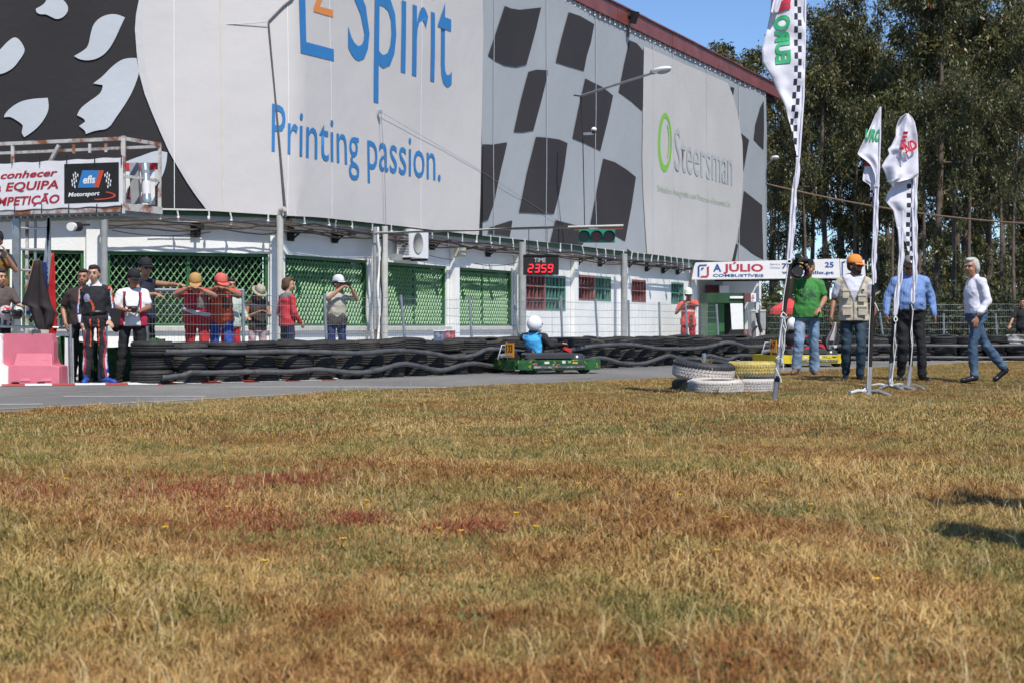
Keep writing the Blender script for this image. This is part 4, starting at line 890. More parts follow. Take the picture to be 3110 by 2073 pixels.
def net(x0, x1, y0, y1, Y0, Y1, par=gn):
    mb = MB(); n = 16
    for i in range(n+1):
        q = i/n; x = lerp(x0,x1,q); Y_ = lerp(Y0,Y1,q)+.02*math.sin(q*17)
        for r in range(7): mb.v.append(tuple(P(x, lerp(y0,y1,r/6)+2*math.sin(q*9+r), Y_+.02*noise.noise((q*6, r*.8, 0)))))
    for i in range(n):
        for r in range(6): a = i*7+r; mb.f.append((a, a+1, a+8, a+7)); mb.mi.append(0); mb.sf.append(True)
    o = mb.build('netting_panel', M_net, par); o.modifiers.new('s', 'SOLIDIFY').thickness = .02
net(160, 230, 1022, 1166, 24.6, 24.9); net(305, 492, 1052, 1163, 24.9, 25.2); net(240, 310, 1035, 1165, 25.0, 25.0); net(440, 500, 1027, 1160, 25.3, 25.4)
for x in (303, 445): m = MB(); q = P(x, 0, 24.9); m.beam((q.x,q.y,0), (q.x,q.y,.85), .05); m.build('post', M_galv, gn)
wp = thing('white_post_panel', 'white painted panel post beside the racing driver legs', 'post', P(205, 1165, 24.3)); m = MB(); m.poly([P(196,1166,24.3), P(222,1167,24.3), P(220,1028,24.3), P(197,1026,24.3)], (0,.06,0)); m.build('panel', M_whitep, wp); m = MB(); m.tube([P(217,1168,24.2), P(214,985,24.2)], .022, 8); m.build('pipe', M_galv, wp)
rl = thing('metal_rack', 'metal tube rack with hooks behind the pink barrier', 'rack', P(100, 1000, 24.7)); m = MB(); m.tube([P(-60,990,24.7), P(92,993,24.7), P(215,996,24.9)], .02, 8); m.build('tube', mat('bright_alloy'), rl)
for x in (8, 26, 42, 180, 190): m = MB(); m.beam(P(x,966,24.7), P(x-3,992,24.7), .03); m.build('hook', M_galv, rl)
m = MB(); fbox(m, 96, 152, 1001, 1016, 24.9, .3); m.build('tray', M_conc, rl)
for x, l in ((86, 'left'),): bt = thing('water_bottle', 'clear water bottle with blue label standing behind the pink barrier', 'bottle', P(x, 970, 24.6)); m = MB(); m.tube([P(x,968,24.6), P(x,930,24.6), P(x,926,24.6), P(x,920,24.6)], [.032,.032,.014,.014], 10); m.build('bottle_body', mat('clear_plastic', (.6,.65,.7), .15, alpha=.5), bt); m = MB(); m.tube([P(x,956,24.6), P(x,944,24.6)], .0335, 10, cap=False); m.build('label', M_blue, bt)
# ---------------------------------------------------------------- people
SKIN = lambda n, c: mat(n, c, .5, var=.07, scale=20)
M_sk = [SKIN('skin_light', (.52,.29,.19)), SKIN('skin_tanned', (.40,.20,.12)), SKIN('skin_dark_tan', (.27,.125,.07))]
M_hair = {'dark': mat('dark_brown_hair', (.025,.016,.012), .6, var=.4, scale=40, bump=.8, bscale=60), 'brown': mat('brown_hair', (.09,.045,.022), .6, var=.35, scale=40, bump=.8, bscale=60),
 'grey': mat('grey_hair', (.17,.15,.135), .6, var=.35, scale=40, bump=.8, bscale=60), 'white': mat('silver_hair', (.50,.49,.46), .6, var=.25, scale=40, bump=.8, bscale=60)}
M_shoeb = mat('black_leather', (.012,.011,.011), .3); M_sung = mat('sunglass_lens', (.008,.008,.009), .1)
M_lip = mat('lip', (.30,.11,.09), .5); M_eye = mat('eye_dark', (.02,.013,.01), .3)
def cloth_mat(n, c=(.5,.5,.5), var=.1, **k): return mat(n, c, .85, var=var, scale=k.pop('scale', 9), bump=k.pop('bump', .7), bscale=k.pop('bscale', 11), **k)
FOLD = {'shirt','trousers','race_suit_top','race_suit_bottom','sweatshirt','vest'}
PEND = []   # objects awaiting voxel remesh
class Body:
    """closed primitives in a local frame (forward, left, up), later fused by a voxel remesh"""
    def __init__(s): s.mb = MB()
    def cap(s, a, b, ra, rb, n=12, flat=None):
        a, b = Vector(a), Vector(b); d = b-a; L = max(d.length, 1e-4); t = d/L
        pts, rr = [], []
        for k in (0, 1, 2): an = (k+.35)/3*math.pi/2; pts.append(a-t*ra*math.cos(an)); rr.append(ra*math.sin(an))
        pts += [a, b]; rr += [ra, rb]
        for k in (2, 1, 0): an = (k+.35)/3*math.pi/2; pts.append(b+t*rb*math.cos(an)); rr.append(rb*math.sin(an))
        s.mb.tube(pts, rr, n); return s
    def ell(s, c, r, M=None): s.mb.ell(c, r, M, 14, 10); return s
    def loft(s, rings):   # (centre, leftdir, halfwidth, fwddir, halfdepth)
        vs = []; n = 18
        for c, l, hw, f, hd in rings:
            for k in range(n):
                a = 2*math.pi*k/n; ca, sa = math.cos(a), math.sin(a); e = .92
                vs.append(Vector(c)+Vector(l)*hw*math.copysign(abs(ca)**e, ca)+Vector(f)*hd*math.copysign(abs(sa)**e, sa))
        m = len(rings); fs = [(i*n+k, i*n+(k+1) % n, (i+1)*n+(k+1) % n, (i+1)*n+k) for i in range(m-1) for k in range(n)]
        fs += [tuple(range(n))[::-1], tuple(range((m-1)*n, m*n))]; s.mb.add(vs, fs, True); return s
def emit(body, name, mats, parent, vox=.012, rule=None, smooth=2, k=1.):
    mb = body.mb; mb.v = [tuple(Vector(v)*k) for v in mb.v]
    o = mb.build(name, mats, parent, world=False)
    r = o.modifiers.new('r', 'REMESH'); r.mode = 'VOXEL'; r.voxel_size = vox; r.use_smooth_shade = True
    if smooth: q = o.modifiers.new('s', 'SMOOTH'); q.iterations = smooth; q.factor = .5
    PEND.append((o, rule, k)); return o
def flush():
    dg = bpy.context.evaluated_depsgraph_get(); dg.update(); new = []
    for o, rule, k in PEND: new.append(bpy.data.meshes.new_from_object(o.evaluated_get(dg), depsgraph=dg))
    for (o, rule, k), me in zip(PEND, new):
        o.modifiers.clear(); old = o.data; me.name = o.name; o.data = me; bpy.data.meshes.remove(old)
        n = len(me.polygons); me.polygons.foreach_set('use_smooth', [True]*n)
        if o.name.split('.')[0] in FOLD:
            am = .011 if 'trous' in o.name or 'bottom' in o.name else .009
            nv = len(me.vertices); co = np.empty(nv*3, 'f'); no = np.empty(nv*3, 'f'); me.vertices.foreach_get('co', co); me.vertex_normals.foreach_get('vector', no); co = co.reshape(-1, 3); no = no.reshape(-1, 3)
            dv = np.array([am*1.3*noise.noise((x*7+y*4, y*8, z*11+x*6+3))+am*.55*noise.noise((x*15, y*15+5, z*22+y*9)) for x, y, z in (co/k).tolist()], 'f')*k
            me.vertices.foreach_set('co', (co+no*dv[:, None]).ravel()); me.update()
        if rule:
            mi = []
            for p in me.polygons: mi.append(int(rule(Vector(p.center)/k)))
            me.polygons.foreach_set('material_index', mi)
    PEND.clear()
J0 = dict(pel=(0,0,.96), che=(0,0,1.27), nec=(-.01,0,1.46), hea=(.02,0,1.625), LS=(0,.185,1.395), RS=(0,-.185,1.395), LE=(-.02,.25,1.14), RE=(-.02,-.25,1.14),
 LW=(.06,.27,.90), RW=(.06,-.27,.90), LH=(0,.095,.92), RH=(0,-.095,.92), LK=(.02,.11,.50), RK=(.02,-.11,.50), LA=(-.02,.12,.09), RA=(-.02,-.12,.09), LT=(.14,.15,.035), RT=(.14,-.15,.035),
 LF=None, RF=None, face=None)
def person(label, X, Y, z, h, yaw, pose=None, skin=1, hair='dark', hairlen=0, hat=None, top=None, bot=None, shoe=None, belly=0., glasses=False, group=None, build=1., curl=.5, extra=None, hatcol=None, beard=False, vox=.011, hands=True):
    k = h/1.75; J = dict(J0); J.update(pose or {}); J = {a: (Vector(b) if b is not None else None) for a, b in J.items()}
    t_ = thing('person', label, 'person', (X, Y, z), group, rz=R(yaw)); ms = M_sk[skin]
    up = Vector((0,0,1)); sl_ = (J['LS']-J['RS']).normalized(); hl = (J['LH']-J['RH']).normalized(); sp = (J['nec']-J['pel']).normalized(); sf = sl_.cross(sp).normalized(); hf = hl.cross(sp).normalized()
    fwd = J['face'].normalized() if J['face'] is not None else Vector((1,0,0))
    def torso(B, g, z0=0., collar=True, bel=belly, loose=0.):
        pe, ch, ne = J['pel'], J['che'], J['nec']; b_ = build; c_ = lambda a, b, t: a.lerp(b, t)
        rings = [(pe-sp*(.10-z0), hl, .13*b_+g, hf, .10*b_+g), (pe, hl, .165*b_+g+loose, hf, .115*b_+g+loose), (c_(pe, ch, .45)+hf*bel*.35, c_(hl, sl_, .4), .145*b_+g+bel*.5+loose, sf, .105*b_+g+bel*.6+loose),
                 (ch+sf*.01, sl_, .158*b_+g+bel*.1, sf, .118*b_+g+bel*.2), (c_(ch, ne, .45), sl_, .155*b_+g*.8, sf, .108*b_+g), (c_(ch, ne, .72), sl_, .125*b_+g*.7, sf, .088*b_+g*.7), (c_(ch, ne, .9), sl_, .085*b_+g*.5, sf, .072+g*.5), (ne, sl_, .060+g*.5, sf, .060+g*.5)]
        B.loft(rings)
        for S in 'LR': B.cap(c_(ch, ne, .92), J[S+'S'], .052+g*.6, .048*b_+g*.6)
    # ---- body
    B = Body(); torso(B, 0); B.cap(J['nec']-sp*.05, J['hea']-up*.06-fwd*.01, .056, .053)
    hd = J['hea']; fl = up.cross(fwd).normalized(); fu = fwd.cross(fl).normalized(); MH = Matrix((fwd, fl, fu)).transposed()
    HS = 1.07 if hat != 'helmet' else 1.0
    H = lambda f, l, u: hd+(fwd*f+fl*l+fu*u)*HS; MH = MH*HS
    B.ell(H(-.008,0,.03), (.098,.078,.098), MH); B.ell(H(.022,0,-.032), (.070,.060,.078), MH); B.ell(H(.045,0,-.082), (.034,.034,.026), MH); B.ell(H(.062,0,-.055), (.03,.034,.02), MH)
    B.cap(H(.088,0,.012), H(.106,0,-.022), .009, .014, 8); B.ell(H(.082,0,.035), (.014,.05,.012), MH)
    for s_ in (-1, 1): B.ell(H(-.01,s_*.078,-.008), (.020,.012,.030), MH); B.ell(H(.055,s_*.036,-.03), (.03,.022,.025), MH)
    for S, s_ in (('L', 1), ('R', -1)):
        sh, el, wr = J[S+'S'], J[S+'E'], J[S+'W']; b_ = build
        B.ell(sh-up*.015, (.056*b_,.056*b_,.056*b_)); B.cap(sh, el, .049*b_, .038*b_); B.cap(el, el.lerp(wr, .35), .038*b_, .039*b_); B.cap(el.lerp(wr, .35), wr, .039*b_, .025)
        if hands:
            fd = (J[S+'F'] if J[S+'F'] is not None else (wr-el)).normalized()
            sd_ = fd.cross(Vector((0, s_, 0)) if abs(fd.y) < .8 else Vector((1,0,0))).normalized()  # across the palm
            pn = fd.cross(sd_).normalized()
            if pn.y*s_ > 0: pn = -pn
            if abs(fd.z) < .7: # fingers horizontal: spread sideways, curl downwards
                sd_ = fd.cross(up).normalized(); pn = -sd_.cross(fd).normalized(); pn = pn if pn.z < 0 else -pn
            pc = wr+fd*.055; MP = Matrix((fd, sd_, pn)).transposed(); B.ell(pc, (.055,.042,.018), MP); B.cap(wr-fd*.02, pc, .026, .024)
            for q, ln in ((-1.5,.062),(-.5,.074),(.5,.070),(1.5,.054)):
                a = wr+fd*.09+sd_*q*.021; d1 = (fd+pn*curl*.5).normalized(); m1 = a+d1*ln*.5; d2 = (fd*(1-curl)+pn*curl*1.3+fd*.2).normalized(); B.cap(a-fd*.02, m1, .0105, .0100, 7); B.cap(m1, m1+d2*ln*.55, .0100, .0088, 7)
            a = wr+fd*.035+sd_*(-.035 if (sd_.dot(Vector((1,0,0))) < 0) else .035); d1 = (fd*.8+(a-wr-fd*.035).normalized()*.6+pn*.3).normalized(); B.cap(a, a+d1*.045, .014, .0115, 7); B.cap(a+d1*.045, a+d1*.04+(fd+pn*curl)*.028, .0115, .0095, 7)
        hp, kn, an, to = J[S+'H'], J[S+'K'], J[S+'A'], J[S+'T']
        B.cap(hp, kn, .080*b_, .054); B.cap(kn, kn.lerp(an, .35), .053, .056); B.cap(kn.lerp(an, .35), an, .056, .036); B.cap(an-up*.03, to, .04, .03)
    emit(B, 'body', ms, t_, vox, k=k)
    for s_ in (-1, 1):
        if not glasses: m = MB(); m.ell(H(.087,s_*.032,.010)*k, (.006,.011,.0045), MH, 8, 6); m.build('eye', M_eye, t_, world=False); m = MB(); m.ell(H(.092,s_*.032,.034)*k, (.008,.020,.006), MH, 8, 6); m.build('eyebrow', M_hair[hair], t_, world=False)
    if glasses:
        m = MB()
        for s_ in (-1, 1): m.ell(H(.094,s_*.034,.012)*k, (.010,.030,.020), MH, 12, 8); m.beam(H(.085,s_*.064,.016)*k, H(-.01,s_*.084,.01)*k, .008)
        m.beam(H(.102,-.02,.016)*k, H(.102,.02,.016)*k, .007); m.build('sunglasses', M_sung, t_, world=False)
    m = MB(); m.ell(H(.094,0,-.056)*k, (.007,.023,.0075), MH, 10, 6); m.build('mouth', M_lip, t_, world=False)
    if hair and hat != 'helmet':
        B = Body(); g = 0 if hat else 1
        B.ell(H(-.025,0,.045), (.098,.087,.090), MH)
        if not hat: B.ell(H(.03,0,.098), (.07,.066,.035), MH); B.ell(H(-.06,0,.0), (.062,.078,.085), MH)
        else: B.ell(H(-.05,0,-.0), (.062,.082,.07), MH)
        for s_ in (-1, 1): B.ell(H(-.02,s_*.07,.02), (.035,.018,.045), MH)
        if hairlen == 1: B.ell(H(-.075,0,-.03), (.052,.075,.075), MH); [B.ell(H(-.03,s_*.075,.0), (.045,.022,.06), MH) for s_ in (-1, 1)]
        if hairlen == 2:
            B.cap(H(-.05,.03,-.02), H(-.03,.07,-.24), .055, .03); B.cap(H(-.05,-.03,-.02), H(-.03,-.07,-.24), .055, .03); B.cap(H(.0,.07,-.0), H(.03,.085,-.22), .03, .02); B.cap(H(.0,-.07,-.0), H(.03,-.085,-.22), .03, .02)
        emit(B, 'hair', M_hair[hair], t_, .012, k=k)
    if beard: B = Body(); B.ell(H(.035,0,-.075), (.062,.057,.042), MH); B.ell(H(.02,.05,-.05), (.04,.016,.05), MH); B.ell(H(.02,-.05,-.05), (.04,.016,.05), MH); emit(B, 'beard', mat('short_beard', (.05,.03,.022), .8, var=.3, scale=60), t_, .010, k=k)
    if hat in ('cap', 'brim'):
        m = MB(); vs = []
        pr = [(.0,.118),(.045,.112),(.078,.092),(.097,.058),(.104,.02),(.106,-.006),(.100,-.006),(.098,.02)]
        Mt = Matrix.Translation(H(-.012,0,.045)*k) @ MH.to_4x4() @ Matrix.Diagonal((1.06*k,.90*k,1.*k,1)); m.lathe(pr, Mt, 20)
        m.build('cap_crown' if hat == 'cap' else 'hat_crown', hatcol, t_, world=False)
        if hat == 'cap':
            m = MB(); n = 9
            vv = []
            for i in range(n):
                a = math.pi*(i/(n-1)-.5); vv.append((H(.055+.02*math.cos(a)+0*.0, .082*math.sin(a), .045))); 
            ww = [H(.075+.100*math.cos(math.pi*(i/(n-1)-.5)), .084*math.sin(math.pi*(i/(n-1)-.5)), .032-.006*math.cos(math.pi*(i/(n-1)-.5))) for i in range(n)]
            m.add([v*k for v in vv+ww]+[(v-fu*.008)*k for v in vv+ww], [(i, i+1, n+i+1, n+i) for i in range(n-1)]+[(2*n+i, 3*n+i, 3*n+i+1, 2*n+i+1) for i in range(n-1)]+[(n+i, n+i+1, 3*n+i+1, 3*n+i) for i in range(n-1)]); m.build('visor', hatcol, t_, world=False)
        else:
            m = MB(); Mt = Matrix.Translation(H(-.01,0,.045)*k) @ MH.to_4x4() @ Matrix.Diagonal((1.1*k,1.0*k,1.*k,1)); m.lathe([(.095,.0),(.150,-.018),(.152,-.012),(.095,.012)], Mt, 24, closed=True); m.build('hat_brim', hatcol, t_, world=False)
            m = MB(); m.lathe([(.1055,.0),(.1065,.028),(.102,.028)], Mt, 24); m.build('hat_band', mat('dark_hat_band', (.08,.06,.05), .8), t_, world=False)
    if hat == 'helmet':
        m = MB(); m.ell(H(-.005,0,.02)*k, (.150*k,.132*k,.150*k), MH, 24, 16); m.build('helmet', hatcol, t_, world=False)
        B = Body(); B.ell(H(.045,0,-.07), (.105,.10,.075), MH); B.ell(H(.0,0,.0), (.14,.125,.14), MH); emit(B, 'helmet_chin', hatcol, t_, .012, k=k)
        m = MB(); m.ell(H(.062,0,.018)*k, (.098*k,.110*k,.042*k), MH, 20, 10); m.build('visor', mat('dark_visor', (.012,.012,.015), .12), t_, world=False)
        m = MB(); m.ell(H(-.02,0,-.12)*k, (.10*k,.10*k,.035*k), MH, 16, 8); m.build('neck_roll', M_blackm, t_, world=False)
    # ---- clothes
    if top:
        ty, mt, rule = top[0], top[1], (top[2] if len(top) > 2 else None); mts = mt if isinstance(mt, list) else [mt]
        B = Body(); g = .020; tuck = 'tuck' in ty
        torso(B, g, z0=(.08 if tuck else 0), loose=.004)
        if not tuck: B.loft([(J['pel']-sp*.08, hl, .178*build+g+belly*.3, hf, .125*build+g+belly*.4), (J['pel']+sp*.05, hl, .175*build+g+belly*.4, hf, .125*build+g+belly*.5), (J['pel']+sp*.15, hl, .15*build+g+belly*.4, hf, .115*build+g+belly*.5)])
        for S, s_ in (('L', 1), ('R', -1)):
            sh, el, wr = J[S+'S'], J[S+'E'], J[S+'W']; B.ell(sh-up*.018, (.067*build,.067*build,.062*build))
            if 'long' in ty: B.cap(sh, el, .063*build, .052*build); B.cap(el, wr.lerp(el, .04), .055*build, .038); B.cap(wr.lerp(el, .16), wr.lerp(el, .04), .041, .041)
            elif 'roll' in ty: B.cap(sh, el, .065*build, .058*build); B.cap(el, el.lerp(wr, .62), .058*build, .048); B.cap(el.lerp(wr, .5), el.lerp(wr, .66), .058, .056)
            elif 'none' in ty: pass
            else: B.cap(sh, sh.lerp(el, .66), .063*build, .064*build)
        if 'collar' in ty: B.cap(J['nec']-sp*.01, J['nec']+sp*.03, .070, .066)
        emit(B, {'vest':'vest','hood':'sweatshirt'}.get(ty.split()[0], 'shirt') if 'suit' not in ty else 'race_suit_top', mts, t_, .013, rule, k=k)
    if bot:
        ty, mt, rule = bot[0], bot[1], (bot[2] if len(bot) > 2 else None); mts = mt if isinstance(mt, list) else [mt]
        B = Body(); g = .018; lo = .012 if 'slim' in ty else .022
        B.loft([(J['pel']-sp*.12, hl, .135*build+g, hf, .105*build+g), (J['pel']-sp*.04, hl, .172*build+g, hf, .120*build+g), (J['pel']+sp*.06, hl, .160*build+g+belly*.3, hf, .115*build+g+belly*.3)])
        for S in 'LR':
            hp, kn, an = J[S+'H'], J[S+'K'], J[S+'A']; B.cap(hp, kn, .092*build, .062+lo*.6); kk_ = an.lerp(kn, .06); B.cap(kn, kn.lerp(an, .5), .064+lo*.6, .058+lo); B.cap(kn.lerp(an, .5), kk_, .058+lo, .048+lo*(1.4 if 'flare' in ty else 1))
        emit(B, 'race_suit_bottom' if 'suit' in ty else 'trousers', mts, t_, .013, rule, k=k)
    if shoe:
        for S in 'LR':
            an, to = J[S+'A'], J[S+'T']; d = (to-an); d.z *= 1; dn = d.normalized(); B = Body(); B.cap(an-dn*.03-up*.035, to+dn*.03, .044, .036); B.cap(an+up*.0, an-up*.03, .044, .048); B.cap(an-dn*.04-up*.055, to+dn*.05-up*.005, .026, .024); B.ell(to-up*.002, (.05,.047,.034))
            emit(B, 'shoe', shoe, t_, .013, k=k)
    t_['k'] = k
    return t_, J, k
def lp(t_, J, k, f, l, u): return Vector((f, l, u))*k
def band(t_, a, b, r, m, name):   # wristband / watch / belt around a limb
    mb = MB(); mb.tube([a, b], r, 14); return mb.build(name, m, t_, world=False)

wv = mat('worn_blue_denim', (.17,.27,.40), .9, var=.3, scale=5, bump=.7, bscale=11, second=(.42,.44,.44), sec=(.48,.70), sscale=3); dj = cloth_mat('dark_teal_denim', (.022,.045,.07), .3, scale=4, second=(.07,.12,.15), sec=(.5,.75), sscale=3)
bj = cloth_mat('blue_denim', (.05,.095,.16), .3, scale=4, second=(.14,.23,.33), sec=(.52,.75), sscale=4)
kb = cloth_mat('black_trouser_cloth', (.012,.012,.014), .3)
# cameraman in green
M_gts = cloth_mat('green_tshirt', (.045,.22,.045), .12); M_gpr = cloth_mat('dark_green_shirt_print', (.035,.10,.05), .4, scale=30)
def gr_rule(c): return 1 if (c.x > .08 and -.12 < c.y < .12 and 1.13 < c.z < 1.36 and noise.noise((c.y*38, c.z*16, 0)) > .02) else 0
p1, J, k = person('man in green T-shirt and faded jeans carrying a large camera on his shoulder', (2452-CX)/F*25.7, 25.7, .06, 1.80, -97,
 dict(LE=(.02,.26,1.17), LW=(.22,.17,1.02), LF=(.6,-.5,-.5), RS=(.02,-.19,1.44), RE=(.16,-.30,1.20), RW=(.26,-.24,1.42), RF=(.2,.1,1), hea=(.03,.02,1.635), face=(1,-.10,-.02),
  RK=(.13,-.13,.52), RA=(.06,-.17,.12), RT=(.20,-.22,.07), LK=(.0,.10,.50), LA=(-.08,.11,.09), LT=(.08,.15,.035)), skin=1, hair='grey', top=('shirt', [M_gts, M_gpr], gr_rule), bot=('flare', wv), shoe=mat('brown_sandal', (.16,.09,.05), .7), build=1.08, belly=.03)
band(p1, J['LW'].lerp(J['LE'],.02)*k, J['LW'].lerp(J['LE'],.14)*k, .034, mat('steel_watch', (.5,.5,.5), .3, .7), 'watch')
def placed(p, v): c = math.cos(p.rotation_euler.z); s = math.sin(p.rotation_euler.z); return Vector(p.location)+Vector((v.x*c-v.y*s, v.x*s+v.y*c, v.z))
# shoulder camera
q = placed(p1, Vector((.12,-.17,1.60))*k); fv = Vector((math.cos(R(-97)), math.sin(R(-97)), 0)); lv = Vector((-fv.y, fv.x, 0)); MC = Matrix((fv, lv, Vector((0,0,1)))).transposed()
vcam = thing('video_camera', 'large black shoulder video camera held by the man in green', 'video camera', q)
m = MB(); m.box(q+fv*.02+Vector((0,0,.02)), (.42,.12,.20), MC); m.box(q-fv*.24, (.14,.10,.17), MC); o = m.build('camera_body', M_blackm, vcam); o.modifiers.new('b', 'BEVEL').width = .012
m = MB(); m.tube([q+fv*.20-Vector((0,0,.02)), q+fv*.42-Vector((0,0,.03))], .062, 16); m.build('lens_barrel', M_black, vcam)
m = MB(); m.tube([q+fv*.40-Vector((0,0,.03)), q+fv*.47-Vector((0,0,.03)), q+fv*.53-Vector((0,0,.03))], [.078,.085,.098], 18, cap=False); m.build('lens_hood', M_blackm, vcam); m = MB(); m.tube([q+fv*.44-Vector((0,0,.03)), q+fv*.45-Vector((0,0,.03))], .06, 16); m.build('front_glass', mat('front_glass', (.08,.02,.02), .05), vcam)
m = MB(); m.tube([q-fv*.02+Vector((0,0,.17)), q+fv*.2+Vector((0,0,.17))], .022, 8); m.beam(q+Vector((0,0,.1)), q+Vector((0,0,.17)), .03); m.beam(q+fv*.18+Vector((0,0,.1)), q+fv*.18+Vector((0,0,.17)), .03); m.build('handle', M_black, vcam)
m = MB(); m.tube([q+fv*.12+lv*.0+Vector((0,0,.13)), q+fv*.12+lv*.14+Vector((0,0,.10))], .03, 10); m.box(q+fv*.13+lv*.16+Vector((0,0,.09)), (.12,.06,.07), MC); m.build('viewfinder', M_blackm, vcam)
m = MB(); m.tube([q+fv*.10-Vector((0,0,-.14)), q+fv*.34+Vector((0,0,.15))], .024, 10); m.build('microphone', M_blackm, vcam); m = MB(); m.box(q+fv*.235+lv*.04+Vector((0,0,.06)), (.01,.03,.05), MC); m.build('yellow_sticker', mat('yellow_sticker', (.65,.38,.03), .5), vcam)
for ch in vcam.children: ch.scale = (1.3, 1.3, 1.3)
# man in beige vest
M_ves = cloth_mat('beige_vest_cloth', (.50,.44,.34), .12); M_pol = cloth_mat('pale_polo_cloth', (.58,.58,.66), .05); M_vli = cloth_mat('grey_vest_lining', (.20,.19,.17))
yw = -98
p2, J, k = person('bearded man in orange cap and beige pocket vest walking on the grass', (2592-CX)/F*24.0, 24.0, .03, 1.80, yw,
 dict(LE=(-.06,.27,1.15), LW=(.0,.30,.90), RE=(-.06,-.27,1.15), RW=(.06,-.31,.92), LS=(0,.195,1.40), RS=(0,-.195,1.40), hea=(.03,.02,1.63), face=(.62,.78,-.05), LK=(.13,.10,.53), LA=(.03,.09,.10), LT=(.16,.11,.035), RK=(.0,-.10,.50), RA=(-.13,-.10,.12), RT=(.0,-.14,.035)),
 skin=2, hair='dark', hat='cap', hatcol=cloth_mat('orange_cap_cloth', (.75,.28,.06)), glasses=True, top=('shirt collar', M_pol), bot=('slim', dj), shoe=M_shoeb, build=1.06, beard=True)
B = Body(); sp_ = Vector((0,0,1)); L_ = Vector((0,1,0)); F_ = Vector((1,0,0))
rg = [((0,0,.86), L_, .218, F_, .165), ((0,0,1.0), L_, .208, F_, .158), ((0,0,1.12), L_, .200, F_, .152), ((.01,0,1.28), L_, .204, F_, .158), ((0,0,1.36), L_, .195, F_, .142), ((0,0,1.42), L_, .15, F_, .112), ((-.01,0,1.46), L_, .10, F_, .095)]
B.loft(rg); [B.cap((0,.05*s_,1.45), (0,.185*s_,1.405), .085, .074) for s_ in (-1,1)]
def vrule(c): 
    w_ = (c.z-1.14)*.42
    return 1 if (c.x > .03 and c.z > 1.15 and abs(c.y) < w_) else (2 if (c.x > .03 and c.z > 1.13 and abs(c.y) < w_+.028) else 0)
emit(B, 'vest', [M_ves, M_pol, M_vli], p2, .012, vrule, k=k)
for y0, z0, w_, h_ in ((.05,1.12,.115,.11),(.05,.93,.125,.14),(-.165,.93,.125,.14),(-.165,1.17,.09,.13)):
    x_ = .150 if z0 < 1.1 else .152
    m = MB(); m.box(Vector((x_+.012, y0+w_/2, z0+h_/2))*k, (.035,w_,h_)); m.build('pocket', M_ves, p2, world=False).modifiers.new('b', 'BEVEL').width = .008
    m = MB(); m.box(Vector((x_+.022, y0+w_/2, z0+h_-.015))*k, (.032,w_+.012,.04)); m.build('pocket_flap', M_ves, p2, world=False).modifiers.new('b', 'BEVEL').width = .008
m = MB(); m.box(Vector((.163,.12,1.29))*k, (.008,.045,.03)); m.build('badge', mat('dark_green_badge', (.03,.06,.05), .6), p2, world=False)
m = MB(); m.beam(Vector((.172,0,.88))*k, Vector((.172,0,1.15))*k, .008); m.build('zip', M_grayp, p2, world=False)
q = placed(p2, (J['RW']+Vector((.02,-.02,-.14)))*k)
jk = thing('folded_jacket', 'grey white and black folded jacket hanging from the hand of the man in the vest', 'jacket', q)
mb = MB(); Yj = q.y-.03
for r in range(15):
    for c in range(9):
        t = r/14; x0 = lerp(2528, 2500, sm(t*1.3)) if t < .75 else lerp(2500, 2513, (t-.75)*4); x1 = lerp(2545, 2548, t) if t < .65 else lerp(2548, 2532, (t-.65)/.35)
        u_ = c/8; pp = P(lerp(x0, x1, u_), lerp(978, 1066, t)-(8*u_ if t > .9 else 0), Yj); pp.y += .03*math.sin(u_*14+t*3)-.02*math.sin(t*3); mb.v.append(tuple(pp))
for r in range(14):
    for c in range(8):
        a = r*9+c; mb.f.append((a, a+9, a+10, a+1)); mb.mi.append(1 if (c in (3,4) and r < 9) or (r > 10 and c > 2) else (2 if c in (1, 5) else 0)); mb.sf.append(True)
o = mb.build('jacket_cloth', [cloth_mat('black_jacket_cloth', (.02,.02,.025)), cloth_mat('pale_jacket_cloth', (.50,.48,.50)), cloth_mat('grey_jacket_cloth', (.14,.13,.13))], jk); o.modifiers.new('s', 'SOLIDIFY').thickness = .015
# man in blue striped shirt
m_ = bpy.data.materials.new('blue_striped_shirt'); m_.use_nodes = True; n_ = m_.node_tree; b_ = n_.nodes['Principled BSDF']; b_.inputs['Roughness'].default_value = .8
tc = n_.nodes.new('ShaderNodeTexCoord'); wt = n_.nodes.new('ShaderNodeTexWave'); wt.bands_direction = 'Y'; wt.inputs['Scale'].default_value = 16; wt.inputs['Distortion'].default_value = 1.5; wt.inputs['Detail Scale'].default_value = .5; n_.links.new(tc.outputs['Object'], wt.inputs['Vector'])
rp_ = n_.nodes.new('ShaderNodeValToRGB'); rp_.color_ramp.elements[0].color = (.10,.20,.47,1); rp_.color_ramp.elements[0].position = .5; rp_.color_ramp.elements[1].color = (.26,.37,.62,1); rp_.color_ramp.elements[1].position = .8; n_.links.new(wt.outputs[0], rp_.inputs[0]); n_.links.new(rp_.outputs[0], b_.inputs['Base Color'])
nz_ = n_.nodes.new('ShaderNodeTexNoise'); nz_.inputs['Scale'].default_value = 9; n_.links.new(tc.outputs['Object'], nz_.inputs['Vector']); bp_ = n_.nodes.new('ShaderNodeBump'); bp_.inputs['Strength'].default_value = .8; bp_.inputs['Distance'].default_value = .03; n_.links.new(nz_.outputs[0], bp_.inputs['Height']); n_.links.new(bp_.outputs[0], b_.inputs['Normal'])
